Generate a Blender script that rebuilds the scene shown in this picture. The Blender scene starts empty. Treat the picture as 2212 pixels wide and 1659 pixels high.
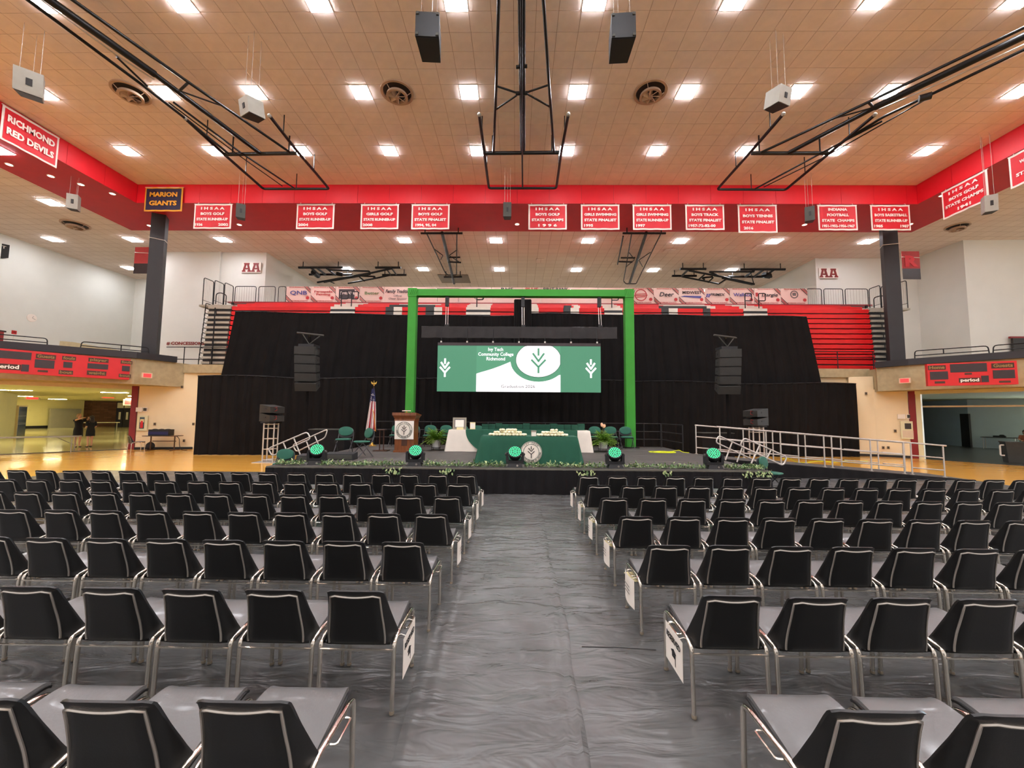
import bpy, bmesh, math, random
from mathutils import Vector, Matrix, Euler
rnd = random.Random(7)
SC = bpy.context.scene
COL = SC.collection
PI = math.pi

# ------------------------------------------------------------------ camera, world, exposure
cam_data = bpy.data.cameras.new('camera')
cam_data.sensor_fit = 'HORIZONTAL'
cam_data.sensor_width = 36.0
cam_data.lens = 880.0 / 2212.0 * 36.0
cam_data.clip_start = 0.05
cam_data.clip_end = 400
cam = bpy.data.objects.new('camera', cam_data)
COL.objects.link(cam)
_p, _y, _r = math.atan(65.5 / 880.0), math.atan(11.0 / 880.0), 0.0081
_f = Vector((-math.sin(_y) * math.cos(_p), math.cos(_y) * math.cos(_p), math.sin(_p)))
_rt = Vector((math.cos(_y), math.sin(_y), 0))
_up = _rt.cross(_f)
_rt2 = _rt * math.cos(_r) + _up * math.sin(_r)
_up2 = _up * math.cos(_r) - _rt * math.sin(_r)
cam.matrix_world = Matrix(((_rt2.x, _up2.x, -_f.x, 0), (_rt2.y, _up2.y, -_f.y, 0), (_rt2.z, _up2.z, -_f.z, 1.92), (0, 0, 0, 1)))
SC.camera = cam

world = bpy.data.worlds.new('world')
SC.world = world
world.use_nodes = True
world.node_tree.nodes['Background'].inputs[0].default_value = (1.0, 0.96, 0.94, 1)
world.node_tree.nodes['Background'].inputs[1].default_value = 0.9
SC.view_settings.view_transform = 'Standard'
SC.view_settings.look = 'None'
SC.view_settings.gamma = 1
SC.view_settings.use_curve_mapping = False
SC.view_settings.exposure = 0.0
LAMP = 80.0          # radiance of the square ceiling lights
LAMP_LOW = 70.0      # and of those in the lower rear ceiling
try:
    SC.cycles.max_bounces = 5
    SC.cycles.diffuse_bounces = 4
    SC.cycles.glossy_bounces = 2
    SC.cycles.transmission_bounces = 2
    SC.cycles.use_adaptive_sampling = True
    SC.cycles.adaptive_threshold = 0.14
    SC.cycles.adaptive_min_samples = 16
    SC.cycles.sample_clamp_indirect = 6.0
    SC.cycles.caustics_reflective = False
    SC.cycles.caustics_refractive = False
except Exception:
    pass

# ------------------------------------------------------------------ helpers
def lin(c):
    out = []
    for v in c:
        v = v / 255.0
        out.append(v / 12.92 if v <= 0.04045 else ((v + 0.055) / 1.055) ** 2.4)
    return out

MATS = {}
def mat(name, rgb, rough=0.6, metal=0.0, var=0.0, vscale=6.0, bump=0.0, bscale=40.0, emit=0.0, spec=0.5, coat=0.0, stretch=None, rgb2=None, alpha=1.0, ecol=None, detail=4.0):
    m = bpy.data.materials.new(name)
    m.use_nodes = True
    nt = m.node_tree
    b = nt.nodes['Principled BSDF']
    c = lin(rgb) + [1]
    b.inputs['Base Color'].default_value = c
    b.inputs['Roughness'].default_value = rough
    b.inputs['Metallic'].default_value = metal
    b.inputs['Specular IOR Level'].default_value = spec
    b.inputs['Coat Weight'].default_value = coat
    b.inputs['Coat Roughness'].default_value = 0.08
    if alpha < 1:
        b.inputs['Alpha'].default_value = alpha
    if emit:
        b.inputs['Emission Color'].default_value = (lin(ecol) + [1]) if ecol else c
        b.inputs['Emission Strength'].default_value = emit
    if var or bump or rgb2:
        tc = nt.nodes.new('ShaderNodeTexCoord')
        mp = nt.nodes.new('ShaderNodeMapping')
        nt.links.new(tc.outputs['Object'], mp.inputs[0])
        if stretch:
            mp.inputs['Scale'].default_value = stretch
        if var or rgb2:
            n = nt.nodes.new('ShaderNodeTexNoise')
            n.inputs['Scale'].default_value = vscale
            n.inputs['Detail'].default_value = detail
            nt.links.new(mp.outputs[0], n.inputs['Vector'])
            r = nt.nodes.new('ShaderNodeValToRGB')
            r.color_ramp.elements[0].position = 0.3
            r.color_ramp.elements[1].position = 0.7
            d = lin(rgb2) if rgb2 else [v * (1 - var) for v in c[:3]]
            e = c[:3] if rgb2 else [min(1, v * (1 + var)) for v in c[:3]]
            r.color_ramp.elements[0].color = list(d) + [1]
            r.color_ramp.elements[1].color = list(e) + [1]
            nt.links.new(n.outputs[0], r.inputs[0])
            nt.links.new(r.outputs[0], b.inputs['Base Color'])
        if bump:
            n2 = nt.nodes.new('ShaderNodeTexNoise')
            n2.inputs['Scale'].default_value = bscale
            n2.inputs['Detail'].default_value = detail
            nt.links.new(mp.outputs[0], n2.inputs['Vector'])
            bp = nt.nodes.new('ShaderNodeBump')
            bp.inputs['Strength'].default_value = bump
            bp.inputs['Distance'].default_value = 0.02
            nt.links.new(n2.outputs[0], bp.inputs['Height'])
            nt.links.new(bp.outputs[0], b.inputs['Normal'])
    MATS[name] = m
    return m

class MB:
    """collects vertices and faces of one part"""
    def __init__(s):
        s.v = []; s.f = []
    def add(s, vs, fs):
        k = len(s.v)
        s.v += [tuple(p) for p in vs]
        s.f += [tuple(i + k for i in f) for f in fs]
        return s
    def box(s, x0, x1, y0, y1, z0, z1, m=None):
        vs = [Vector((x, y, z)) for z in (z0, z1) for y in (y0, y1) for x in (x0, x1)]
        if m is not None:
            vs = [m @ p for p in vs]
        return s.add(vs, [(0, 2, 3, 1), (4, 5, 7, 6), (0, 1, 5, 4), (2, 6, 7, 3), (0, 4, 6, 2), (1, 3, 7, 5)])
    def cbox(s, c, d, rz=0, rx=0, ry=0):
        m = Matrix.Translation(c) @ Euler((rx, ry, rz)).to_matrix().to_4x4()
        return s.box(-d[0] / 2, d[0] / 2, -d[1] / 2, d[1] / 2, -d[2] / 2, d[2] / 2, m)
    def tube(s, pts, r, n=8, closed=False, cap=True):
        pts = [Vector(p) for p in pts]
        N = len(pts)
        rings = []
        up = None
        for i, p in enumerate(pts):
            a = pts[(i - 1) % N] if (closed or i > 0) else p
            b = pts[(i + 1) % N] if (closed or i < N - 1) else p
            t = (b - a)
            if t.length < 1e-9:
                t = Vector((0, 0, 1))
            t.normalize()
            if up is None:
                up = Vector((0, 0, 1)) if abs(t.z) < 0.9 else Vector((1, 0, 0))
            u = up - t * up.dot(t)
            if u.length < 1e-6:
                u = Vector((0, 1, 0)) - t * t.y
            u.normalize()
            w = t.cross(u)
            up = u
            rr = r[i] if isinstance(r, (list, tuple)) else r
            k = 1.0
            if 0 < i < N - 1 or closed:
                d1 = (p - a); d2 = (b - p)
                if d1.length > 1e-9 and d2.length > 1e-9:
                    ca = max(-1, min(1, d1.normalized().dot(d2.normalized())))
                    k = min(1.6, 1 / max(0.3, math.cos(math.acos(ca) / 2)))
            rings.append([p + (u * math.cos(2 * PI * j / n) + w * math.sin(2 * PI * j / n)) * rr for j in range(n)])
        vs = [q for rg in rings for q in rg]
        fs = []
        M = N if closed else N - 1
        for i in range(M):
            for j in range(n):
                a0 = i * n + j; a1 = i * n + (j + 1) % n
                b0 = ((i + 1) % N) * n + j; b1 = ((i + 1) % N) * n + (j + 1) % n
                fs.append((a0, a1, b1, b0))
        if cap and not closed:
            fs.append(tuple(range(n - 1, -1, -1)))
            fs.append(tuple((N - 1) * n + j for j in range(n)))
        return s.add(vs, fs)
    def prism(s, poly, z0, z1):
        """polygon in xy (counter-clockwise), extruded from z0 to z1"""
        n = len(poly)
        vs = [(p[0], p[1], z0) for p in poly] + [(p[0], p[1], z1) for p in poly]
        fs = [tuple(range(n - 1, -1, -1)), tuple(range(n, 2 * n))]
        fs += [(i, (i + 1) % n, n + (i + 1) % n, n + i) for i in range(n)]
        return s.add(vs, fs)
    def plate(s, poly, y0, y1, m=None):
        """polygon in xz, extruded along y from y0 (front) to y1"""
        n = len(poly)
        vs = [Vector((p[0], y0, p[1])) for p in poly] + [Vector((p[0], y1, p[1])) for p in poly]
        if m is not None:
            vs = [m @ q for q in vs]
        fs = [tuple(range(n)), tuple(range(2 * n - 1, n - 1, -1))]
        fs += [((i + 1) % n, i, n + i, n + (i + 1) % n) for i in range(n)]
        return s.add(vs, fs)
    def lathe(s, prof, c=(0, 0, 0), n=16, m=None):
        vs = []; fs = []
        for r, z in prof:
            for j in range(n):
                p = Vector((r * math.cos(2 * PI * j / n), r * math.sin(2 * PI * j / n), z))
                if m is not None:
                    p = m @ p
                vs.append(p + Vector(c))
        K = len(prof)
        for i in range(K - 1):
            for j in range(n):
                fs.append((i * n + j, i * n + (j + 1) % n, (i + 1) * n + (j + 1) % n, (i + 1) * n + j))
        ring = abs(prof[0][1] - prof[-1][1]) < .006 and (abs(prof[0][0] - prof[-1][0]) > 1e-6 or prof[0][1] == prof[-1][1])
        if prof[0][0] > 1e-5 and not ring:
            fs.append(tuple(range(n - 1, -1, -1)))
        if prof[-1][0] > 1e-5 and not ring:
            fs.append(tuple((K - 1) * n + j for j in range(n)))
        return s.add(vs, fs)
    def ball(s, c, r, n=8, k=6, sc=(1, 1, 1)):
        vs = [Vector((c[0], c[1], c[2] - r * sc[2]))]
        for i in range(1, k):
            a = PI * i / k
            for j in range(n):
                b = 2 * PI * j / n
                vs.append(Vector((c[0] + r * sc[0] * math.sin(a) * math.cos(b), c[1] + r * sc[1] * math.sin(a) * math.sin(b), c[2] - r * sc[2] * math.cos(a))))
        vs.append(Vector((c[0], c[1], c[2] + r * sc[2])))
        L = len(vs) - 1
        fs = [(0, 1 + (j + 1) % n, 1 + j) for j in range(n)]
        for i in range(k - 2):
            for j in range(n):
                a0 = 1 + i * n + j; a1 = 1 + i * n + (j + 1) % n
                fs.append((a0, a1, a1 + n, a0 + n))
        fs += [(L, 1 + (k - 2) * n + j, 1 + (k - 2) * n + (j + 1) % n) for j in range(n)]
        return s.add(vs, fs)
    def grid(s, P):
        R = len(P); C = len(P[0])
        return s.add([q for row in P for q in row], [(i * C + j, i * C + j + 1, (i + 1) * C + j + 1, (i + 1) * C + j) for i in range(R - 1) for j in range(C - 1)])
    def mesh(s, name, m, smooth=False):
        me = bpy.data.meshes.new(name)
        me.from_pydata(s.v, [], s.f)
        me.update()
        bm = bmesh.new(); bm.from_mesh(me)
        bmesh.ops.recalc_face_normals(bm, faces=bm.faces)
        bm.to_mesh(me); bm.free()
        if m is not None:
            me.materials.append(MATS[m] if isinstance(m, str) else m)
        if smooth:
            me.polygons.foreach_set('use_smooth', [True] * len(me.polygons))
            try:
                me.set_sharp_from_angle(angle=math.radians(48))
            except Exception:
                pass
        return me
    def build(s, name, m, parent=None, smooth=False):
        return put(name, s.mesh(name, m, smooth), parent)

def put(name, me, parent=None, loc=None, rot=None):
    o = bpy.data.objects.new(name, me)
    COL.objects.link(o)
    if parent is not None:
        o.parent = parent
    if loc is not None:
        o.location = loc
    if rot is not None:
        o.rotation_euler = rot
    return o
def tag(o, label, cat, group=None, kind=None):
    o['label'] = label; o['category'] = cat
    if group: o['group'] = group
    if kind: o['kind'] = kind
    return o
def thing(name, label, cat, loc=(0, 0, 0), rz=0, group=None):
    o = bpy.data.objects.new(name, None)
    o.empty_display_size = 0.1
    COL.objects.link(o)
    o.location = loc; o.rotation_euler = (0, 0, rz)
    return tag(o, label, cat, group)
def struct(o):
    o['kind'] = 'structure'
    return o
def kids(o):
    return [c for c in KIDS.get(o.name, [])] if False else list(o.children)
def copy_tree(o, parent=None):
    c = o.copy(); COL.objects.link(c)
    if parent is not None:
        c.parent = parent
    for ch in list(o.children):
        copy_tree(ch, c)
    return c
def arc(c, r, a0, a1, n=6):
    return [(c[0] + r * math.cos(a0 + (a1 - a0) * i / n), c[1] + r * math.sin(a0 + (a1 - a0) * i / n)) for i in range(n + 1)]
def smooth_path(pts, r=0.05, n=4):
    """round the inner corners of a polyline"""
    pts = [Vector(p) for p in pts]
    out = [pts[0]]
    for i in range(1, len(pts) - 1):
        p = pts[i]
        a = (pts[i - 1] - p); b = (pts[i + 1] - p)
        d = min(r, a.length * 0.45, b.length * 0.45)
        pa = p + a.normalized() * d; pb = p + b.normalized() * d
        for k in range(n + 1):
            t = k / n
            out.append(pa * (1 - t) ** 2 + p * 2 * t * (1 - t) + pb * t * t)
    out.append(pts[-1])
    return out
def loop_path(pts, r=0.05, n=4):
    N = len(pts)
    ext = [pts[-1]] + list(pts) + [pts[0]]
    q = smooth_path(ext, r, n)
    return q[1:-1]

TEXTS = {}
def text(parent, body, loc, size, m, rz=0.0, width=None, align='CENTER', bold=0.0, shear=0.0, depth=0.004, name='lettering', tilt=PI / 2, spacing=1.0, label=None):
    cu = bpy.data.curves.new('lettering', 'FONT')
    cu.body = body; cu.size = size; cu.align_x = align; cu.align_y = 'CENTER'
    cu.offset = bold * size; cu.shear = shear; cu.extrude = depth
    cu.resolution_u = 2
    cu.space_character = spacing
    t = bpy.data.objects.new('lettering_source', cu)
    me = bpy.data.meshes.new_from_object(t)
    bpy.data.objects.remove(t); bpy.data.curves.remove(cu)
    me.name = name
    if width and len(me.vertices):
        xs = [v.co.x for v in me.vertices]
        w = max(xs) - min(xs)
        mid = (max(xs) + min(xs)) / 2
        k = width / w if w > 1e-6 else 1
        for v in me.vertices:
            v.co.x = (v.co.x - (mid if align == 'CENTER' else min(xs))) * k
    me.materials.clear(); me.materials.append(MATS[m])
    o = put(name, me, parent, loc, (tilt, 0, rz))
    if label: o['label'] = label
    return o
ORD = ['first', 'second', 'third', 'fourth', 'fifth', 'sixth', 'seventh', 'eighth', 'ninth', 'tenth', 'eleventh', 'twelfth', 'thirteenth', 'fourteenth', 'fifteenth', 'sixteenth', 'seventeenth', 'eighteenth', 'nineteenth', 'twentieth', 'twenty-first', 'twenty-second']

# ------------------------------------------------------------------ materials
mat('tile', (230, 214, 204), 0.9, var=0.05, vscale=3, bump=0.15, bscale=90)
mat('tile_back', (168, 134, 114), 0.95, var=0.08, vscale=3)
mat('soffit_red', (186, 30, 44), 0.6, var=0.05, vscale=2)
mat('fascia_red', (222, 24, 40), 0.5, var=0.05, vscale=1.5)
mat('white_wall', (224, 222, 214), 0.75, var=0.02, vscale=1.2, bump=0.03, bscale=20)
mat('warm_lit_wall', (240, 220, 180), 0.7, var=0.02, vscale=1.5)  # warm bounce light is put into the colour of these white walls
mat('concrete', (176, 160, 124), 0.85, var=0.10, vscale=5, bump=0.12, bscale=30)
mat('ledge_black', (42, 40, 42), 0.6, var=0.06, vscale=4)
mat('black_steel', (22, 21, 22), 0.42, metal=0.3, var=0.1, vscale=6)
mat('black_paint', (30, 28, 30), 0.55, var=0.08, vscale=4)
mat('column_black', (38, 36, 37), 0.55, var=0.1, vscale=2)
mat('bright_steel', (205, 196, 186), 0.28, metal=0.9, var=0.04, vscale=9)
mat('chrome', (226, 218, 206), 0.16, metal=1.0, var=0.03, vscale=12)
mat('aluminium', (215, 206, 196), 0.38, metal=0.55, var=0.05, vscale=7)
mat('light_rim', (228, 220, 208), 0.5, var=0.02, vscale=4)
mat('lamp', (255, 250, 240), 0.5, emit=LAMP, ecol=(246, 248, 255))
mat('lamp_low', (255, 250, 240), 0.5, emit=LAMP_LOW, ecol=(246, 248, 255))
mat('downlight', (255, 250, 240), 0.5, emit=9, ecol=(255, 240, 215))
mat('vent_metal', (186, 158, 136), 0.5, metal=0.15, var=0.05, vscale=5)
mat('vent_dark', (46, 36, 32), 0.8, var=0.1, vscale=5)
mat('banner_red', (206, 24, 38), 0.6, var=0.05, vscale=3, bump=0.1, bscale=5)
mat('banner_white', (240, 228, 218), 0.6, var=0.03, vscale=3)
mat('banner_navy', (34, 30, 58), 0.6, var=0.08, vscale=3)
mat('banner_gold', (222, 158, 44), 0.55, var=0.05, vscale=3)
mat('drape_black', (26, 24, 24), 0.95, var=0.14, vscale=1.5, bump=0.06, bscale=60, spec=0.1)
mat('drape_fine', (30, 28, 29), 0.9, var=0.12, vscale=2.5, bump=0.08, bscale=40, spec=0.15)
mat('bleacher_red', (222, 26, 30), 0.38, var=0.06, vscale=2.2)
mat('bleacher_dark', (150, 22, 34), 0.45, var=0.06, vscale=2)
mat('bleacher_white', (226, 216, 200), 0.5, var=0.04, vscale=3)
mat('bleacher_black', (44, 44, 42), 0.5, var=0.06, vscale=3)
mat('deck_grey', (176, 168, 152), 0.5, var=0.1, vscale=4, metal=0.1)
mat('truss_green', (56, 146, 46), 0.75, var=0.05, vscale=3, bump=0.05, bscale=20)
mat('stage_deck', (84, 80, 76), 0.62, var=0.12, vscale=3, bump=0.05, bscale=50, spec=0.25)
mat('stage_edge', (150, 144, 132), 0.35, metal=0.7, var=0.06, vscale=4)
mat('array_black', (44, 43, 40), 0.75, var=0.08, vscale=6, bump=0.06, bscale=80)
mat('valance_cloth', (56, 54, 54), 0.9, var=0.12, vscale=2.5, bump=0.08, bscale=40, spec=0.15)
mat('paper', (244, 236, 224), 0.7, var=0.02, vscale=8)
mat('cream_paper', (240, 226, 170), 0.7, var=0.03, vscale=8)
mat('ink', (34, 32, 32), 0.7, var=0.05, vscale=8)
mat('ink_grey', (120, 112, 108), 0.7, var=0.05, vscale=8)
mat('wood', (140, 80, 40), 0.35, rgb2=(108, 58, 28), vscale=3.5, stretch=(6, 6, 0.6), coat=0.3)
mat('wood_dark', (70, 40, 24), 0.5, var=0.1, vscale=5)
mat('green_cloth', (24, 84, 62), 0.8, var=0.06, vscale=4, bump=0.05, bscale=30)
mat('green_dark', (20, 70, 54), 0.6, var=0.08, vscale=4)
mat('white_cloth', (232, 222, 208), 0.85, var=0.03, vscale=4, bump=0.05, bscale=20)
mat('rose_white', (250, 244, 218), 0.7, rgb2=(242, 232, 190), vscale=20)
mat('leaf_light', (150, 186, 62), 0.5, rgb2=(92, 142, 40), vscale=5)
mat('leaf_garland', (110, 140, 84), 0.55, rgb2=(52, 88, 46), vscale=9)
mat('leaf_pale', (196, 204, 150), 0.55, rgb2=(150, 170, 110), vscale=12)
mat('pot_white', (206, 204, 202), 0.4, var=0.05, vscale=6)
mat('chair_green', (44, 98, 80), 0.85, var=0.08, vscale=8, bump=0.08, bscale=80)
mat('chair_green_frame', (66, 66, 68), 0.4, var=0.06, vscale=8)
mat('lens_green', (40, 220, 140), 0.3, emit=1.1, ecol=(40, 235, 140))
mat('lens_face', (8, 60, 40), 0.3, emit=0.10, ecol=(10, 200, 100))
mat('speaker_black', (28, 28, 30), 0.6, var=0.08, vscale=6)
mat('speaker_grey', (66, 64, 58), 0.75, var=0.08, vscale=6, bump=0.06, bscale=80)
mat('speaker_white', (150, 145, 134), 0.55, var=0.05, vscale=6)
mat('score_red', (206, 32, 36), 0.5, var=0.05, vscale=3)
mat('score_dark', (52, 40, 42), 0.4, var=0.08, vscale=6)
mat('score_gold', (150, 118, 66), 0.5, var=0.08, vscale=6)
mat('exit_red', (255, 60, 60), 0.5, emit=1.6, ecol=(255, 50, 50))
mat('exit_case', (220, 200, 170), 0.5, var=0.03, vscale=6)
mat('letter_maroon', (130, 34, 30), 0.6, var=0.08, vscale=3)
mat('yellow_cable', (214, 226, 20), 0.5, var=0.05, vscale=9)
mat('brass', (214, 170, 80), 0.3, metal=0.8, var=0.06, vscale=8)
mat('skin', (214, 160, 132), 0.6, var=0.05, vscale=6)
mat('hair_blond', (176, 140, 96), 0.7, var=0.15, vscale=12)
mat('hair_dark', (40, 28, 24), 0.6, var=0.15, vscale=12)
mat('dress_black', (22, 19, 20), 0.85, var=0.15, vscale=6)
mat('jamb_red', (136, 32, 34), 0.5, var=0.05, vscale=3)
mat('base_black', (26, 24, 26), 0.5, var=0.05, vscale=3)
mat('plate_brown', (110, 90, 66), 0.5, var=0.05, vscale=8)
mat('hall_wall', (238, 226, 168), 0.6, var=0.03, vscale=1)
mat('hall_pale', (226, 220, 178), 0.6, var=0.03, vscale=1)
mat('hall_ceiling', (214, 204, 158), 0.7, var=0.03, vscale=1)
mat('added_hall_lamp', (255, 250, 225), 0.5, emit=105.0, ecol=(255, 246, 190))  # glow of the strips added in the lobby
mat('hall_door', (176, 170, 156), 0.5, var=0.04, vscale=2)
mat('dark_door', (38, 34, 30), 0.5, var=0.06, vscale=3)
mat('dark_glass', (60, 74, 78), 0.12, var=0.2, vscale=2)
mat('cool_wall', (190, 202, 208), 0.7, var=0.04, vscale=1)
mat('added_cool_glow', (190, 220, 235), 0.4, emit=75.0, ecol=(200, 222, 240))  # glow of the window panel added in the side room
mat('dark_floor', (74, 72, 66), 0.28, var=0.08, vscale=2)
mat('hall_floor', (226, 214, 166), 0.12, var=0.05, vscale=0.8, coat=0.4)
mat('grey_plastic', (150, 146, 138), 0.5, var=0.05, vscale=4)
mat('brown_frame', (84, 56, 36), 0.45, var=0.1, vscale=5)
mat('vinyl_seat', (96, 95, 94), 0.34, var=0.06, vscale=5, bump=0.05, bscale=60, coat=0.1)
mat('shell_black', (19, 18, 18), 0.40, var=0.12, vscale=5, bump=0.03, bscale=120)
mat('glide', (150, 136, 118), 0.4, metal=0.4, var=0.1, vscale=9)
mat('flag_red', (168, 36, 48), 0.7, var=0.08, vscale=6)
mat('flag_white', (232, 220, 212), 0.7, var=0.04, vscale=6)
mat('flag_blue', (36, 36, 78), 0.7, var=0.08, vscale=6)
mat('gold_fringe', (226, 150, 40), 0.5, var=0.1, vscale=20)
mat('screen_green', (20, 60, 40), 0.5, emit=0.62, ecol=(110, 190, 148))
mat('screen_green_side', (20, 60, 40), 0.5, emit=0.56, ecol=(104, 182, 142))
mat('screen_white', (60, 60, 60), 0.5, emit=1.35, ecol=(255, 250, 252))
mat('screen_text', (60, 60, 60), 0.5, emit=1.35, ecol=(255, 250, 252))
mat('screen_line', (20, 40, 30), 0.5, emit=0.25, ecol=(70, 120, 90))
mat('screen_ink', (20, 20, 20), 0.5, emit=0.25, ecol=(140, 110, 110))
mat('pink_flower', (230, 170, 140), 0.7, rgb2=(240, 200, 150), vscale=20)
mat('brown_top', (170, 96, 70), 0.8, var=0.1, vscale=6)
mat('ad_white', (232, 204, 192), 0.6, var=0.04, vscale=4)
mat('ad_stripe', (96, 46, 44), 0.6, var=0.06, vscale=6)
mat('ad_red', (186, 56, 58), 0.6, var=0.06, vscale=6)
mat('ad_blue', (86, 88, 150), 0.6, var=0.06, vscale=6)
mat('ad_green', (120, 140, 96), 0.6, var=0.06, vscale=6)
mat('ad_ink', (62, 54, 58), 0.6, var=0.06, vscale=6)
mat('mesh_grey', (170, 158, 148), 0.5, var=0.04, vscale=6)
mat('glass_wood', (150, 140, 120), 0.4, var=0.05, vscale=6)

for _n in ('lens_green', 'lens_face', 'exit_red', 'screen_line', 'screen_ink', 'screen_text'):   # too weak to be worth sampling as lamps
    MATS[_n].cycles.emission_sampling = 'NONE'

def brick_mat(name, c1, c2, mortar, scale, bw, bh, msize, rough=0.85, axes='XY'):
    m = bpy.data.materials.new(name); m.use_nodes = True
    nt = m.node_tree; b = nt.nodes['Principled BSDF']
    tc = nt.nodes.new('ShaderNodeTexCoord')
    br = nt.nodes.new('ShaderNodeTexBrick')
    br.offset = 0.0 if axes == 'XY' else 0.5
    br.inputs['Color1'].default_value = lin(c1) + [1]
    br.inputs['Color2'].default_value = lin(c2) + [1]
    br.inputs['Mortar'].default_value = lin(mortar) + [1]
    br.inputs['Scale'].default_value = scale
    br.inputs['Brick Width'].default_value = bw
    br.inputs['Row Height'].default_value = bh
    br.inputs['Mortar Size'].default_value = msize
    if axes == 'XY':
        nt.links.new(tc.outputs['Object'], br.inputs['Vector'])
    else:
        sp = nt.nodes.new('ShaderNodeSeparateXYZ'); cb = nt.nodes.new('ShaderNodeCombineXYZ')
        nt.links.new(tc.outputs['Object'], sp.inputs[0])
        nt.links.new(sp.outputs[0 if axes == 'XZ' else 1], cb.inputs[0])
        nt.links.new(sp.outputs[2], cb.inputs[1])
        nt.links.new(cb.outputs[0], br.inputs['Vector'])
    nt.links.new(br.outputs['Color'], b.inputs['Base Color'])
    bp = nt.nodes.new('ShaderNodeBump'); bp.inputs['Strength'].default_value = 0.3; bp.inputs['Distance'].default_value = 0.01; bp.invert = True
    nt.links.new(br.outputs['Fac'], bp.inputs['Height'])
    nt.links.new(bp.outputs[0], b.inputs['Normal'])
    b.inputs['Roughness'].default_value = rough
    MATS[name] = m
brick_mat('tile_low', (232, 216, 206), (225, 208, 198), (190, 166, 152), 1.0, 0.615, 0.615, 0.012)
brick_mat('hall_brick', (150, 104, 78), (124, 84, 62), (110, 84, 66), 1.0, 0.6, 0.2, 0.014, axes='YZ')

def wood_floor_mat():
    m = bpy.data.materials.new('maple_floor'); m.use_nodes = True
    nt = m.node_tree; b = nt.nodes['Principled BSDF']
    tc = nt.nodes.new('ShaderNodeTexCoord')
    br = nt.nodes.new('ShaderNodeTexBrick')
    br.inputs['Color1'].default_value = lin((244, 184, 84)) + [1]
    br.inputs['Color2'].default_value = lin((236, 170, 70)) + [1]
    br.inputs['Mortar'].default_value = lin((210, 146, 56)) + [1]
    br.inputs['Scale'].default_value = 1.0
    br.inputs['Brick Width'].default_value = 1.6
    br.inputs['Row Height'].default_value = 0.06
    br.inputs['Mortar Size'].default_value = 0.0015
    nt.links.new(tc.outputs['Object'], br.inputs['Vector'])
    nt.links.new(br.outputs['Color'], b.inputs['Base Color'])
    b.inputs['Roughness'].default_value = 0.2
    b.inputs['Coat Weight'].default_value = 0.25
    b.inputs['Coat Roughness'].default_value = 0.06
    MATS['maple_floor'] = m
wood_floor_mat()

def vinyl_mat():
    """grey floor covering: satin film with creases"""
    m = bpy.data.materials.new('floor_vinyl'); m.use_nodes = True
    nt = m.node_tree; b = nt.nodes['Principled BSDF']
    tc = nt.nodes.new('ShaderNodeTexCoord')
    def noise(scale, stretch, detail, dist=0.0):
        mp = nt.nodes.new('ShaderNodeMapping'); mp.inputs['Scale'].default_value = stretch
        nt.links.new(tc.outputs['Object'], mp.inputs[0])
        n = nt.nodes.new('ShaderNodeTexNoise'); n.inputs['Scale'].default_value = scale
        n.inputs['Detail'].default_value = detail; n.inputs['Distortion'].default_value = dist
        nt.links.new(mp.outputs[0], n.inputs['Vector'])
        return n
    n0 = noise(1.6, (1, 1, 1), 5)
    r = nt.nodes.new('ShaderNodeValToRGB')
    r.color_ramp.elements[0].position = 0.3; r.color_ramp.elements[1].position = 0.7
    r.color_ramp.elements[0].color = lin((76, 76, 75)) + [1]
    r.color_ramp.elements[1].color = lin((98, 98, 97)) + [1]
    nt.links.new(n0.outputs[0], r.inputs[0]); nt.links.new(r.outputs[0], b.inputs['Base Color'])
    a = noise(.9, (0.75, 1.5, 1), 3, 0.5)
    a.noise_type = 'RIDGED_MULTIFRACTAL'
    a.inputs['Lacunarity'].default_value = 2.3
    c = noise(3.2, (0.6, 1.7, 1), 3, 0.8)
    ad = nt.nodes.new('ShaderNodeMath'); ad.operation = 'MULTIPLY_ADD'
    ad.inputs[1].default_value = 0.9
    nt.links.new(c.outputs[0], ad.inputs[0]); nt.links.new(a.outputs[0], ad.inputs[2])
    bp = nt.nodes.new('ShaderNodeBump'); bp.inputs['Strength'].default_value = 0.85; bp.inputs['Distance'].default_value = 0.05
    nt.links.new(ad.outputs[0], bp.inputs['Height']); nt.links.new(bp.outputs[0], b.inputs['Normal'])
    b.inputs['Roughness'].default_value = 0.27
    b.inputs['Specular IOR Level'].default_value = 0.55
    MATS['floor_vinyl'] = m
vinyl_mat()

# ------------------------------------------------------------------ setting: floors
ZC, ZL = 12.82, 11.9
def slab(name, poly, z0, z1, m):
    return struct(MB().prism(poly, z0, z1).build(name, m))
slab('floor', [(-34, -12), (34, -12), (34, 23), (-34, 23)], -0.12, 0.0, 'maple_floor')
slab('floor_lobby', [(-27.5, 11.3), (-19.46, 20.45), (-17.2, 23.01), (-17.2, 72), (-82, 72), (-82, 11.3)], -0.1, 0.004, 'hall_floor')
slab('floor_side_room', [(18.83, 19.5), (24.5, 10.6), (60, 10.6), (60, 45), (16.9, 45), (16.9, 22.5)], -0.1, 0.004, 'dark_floor')

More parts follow.
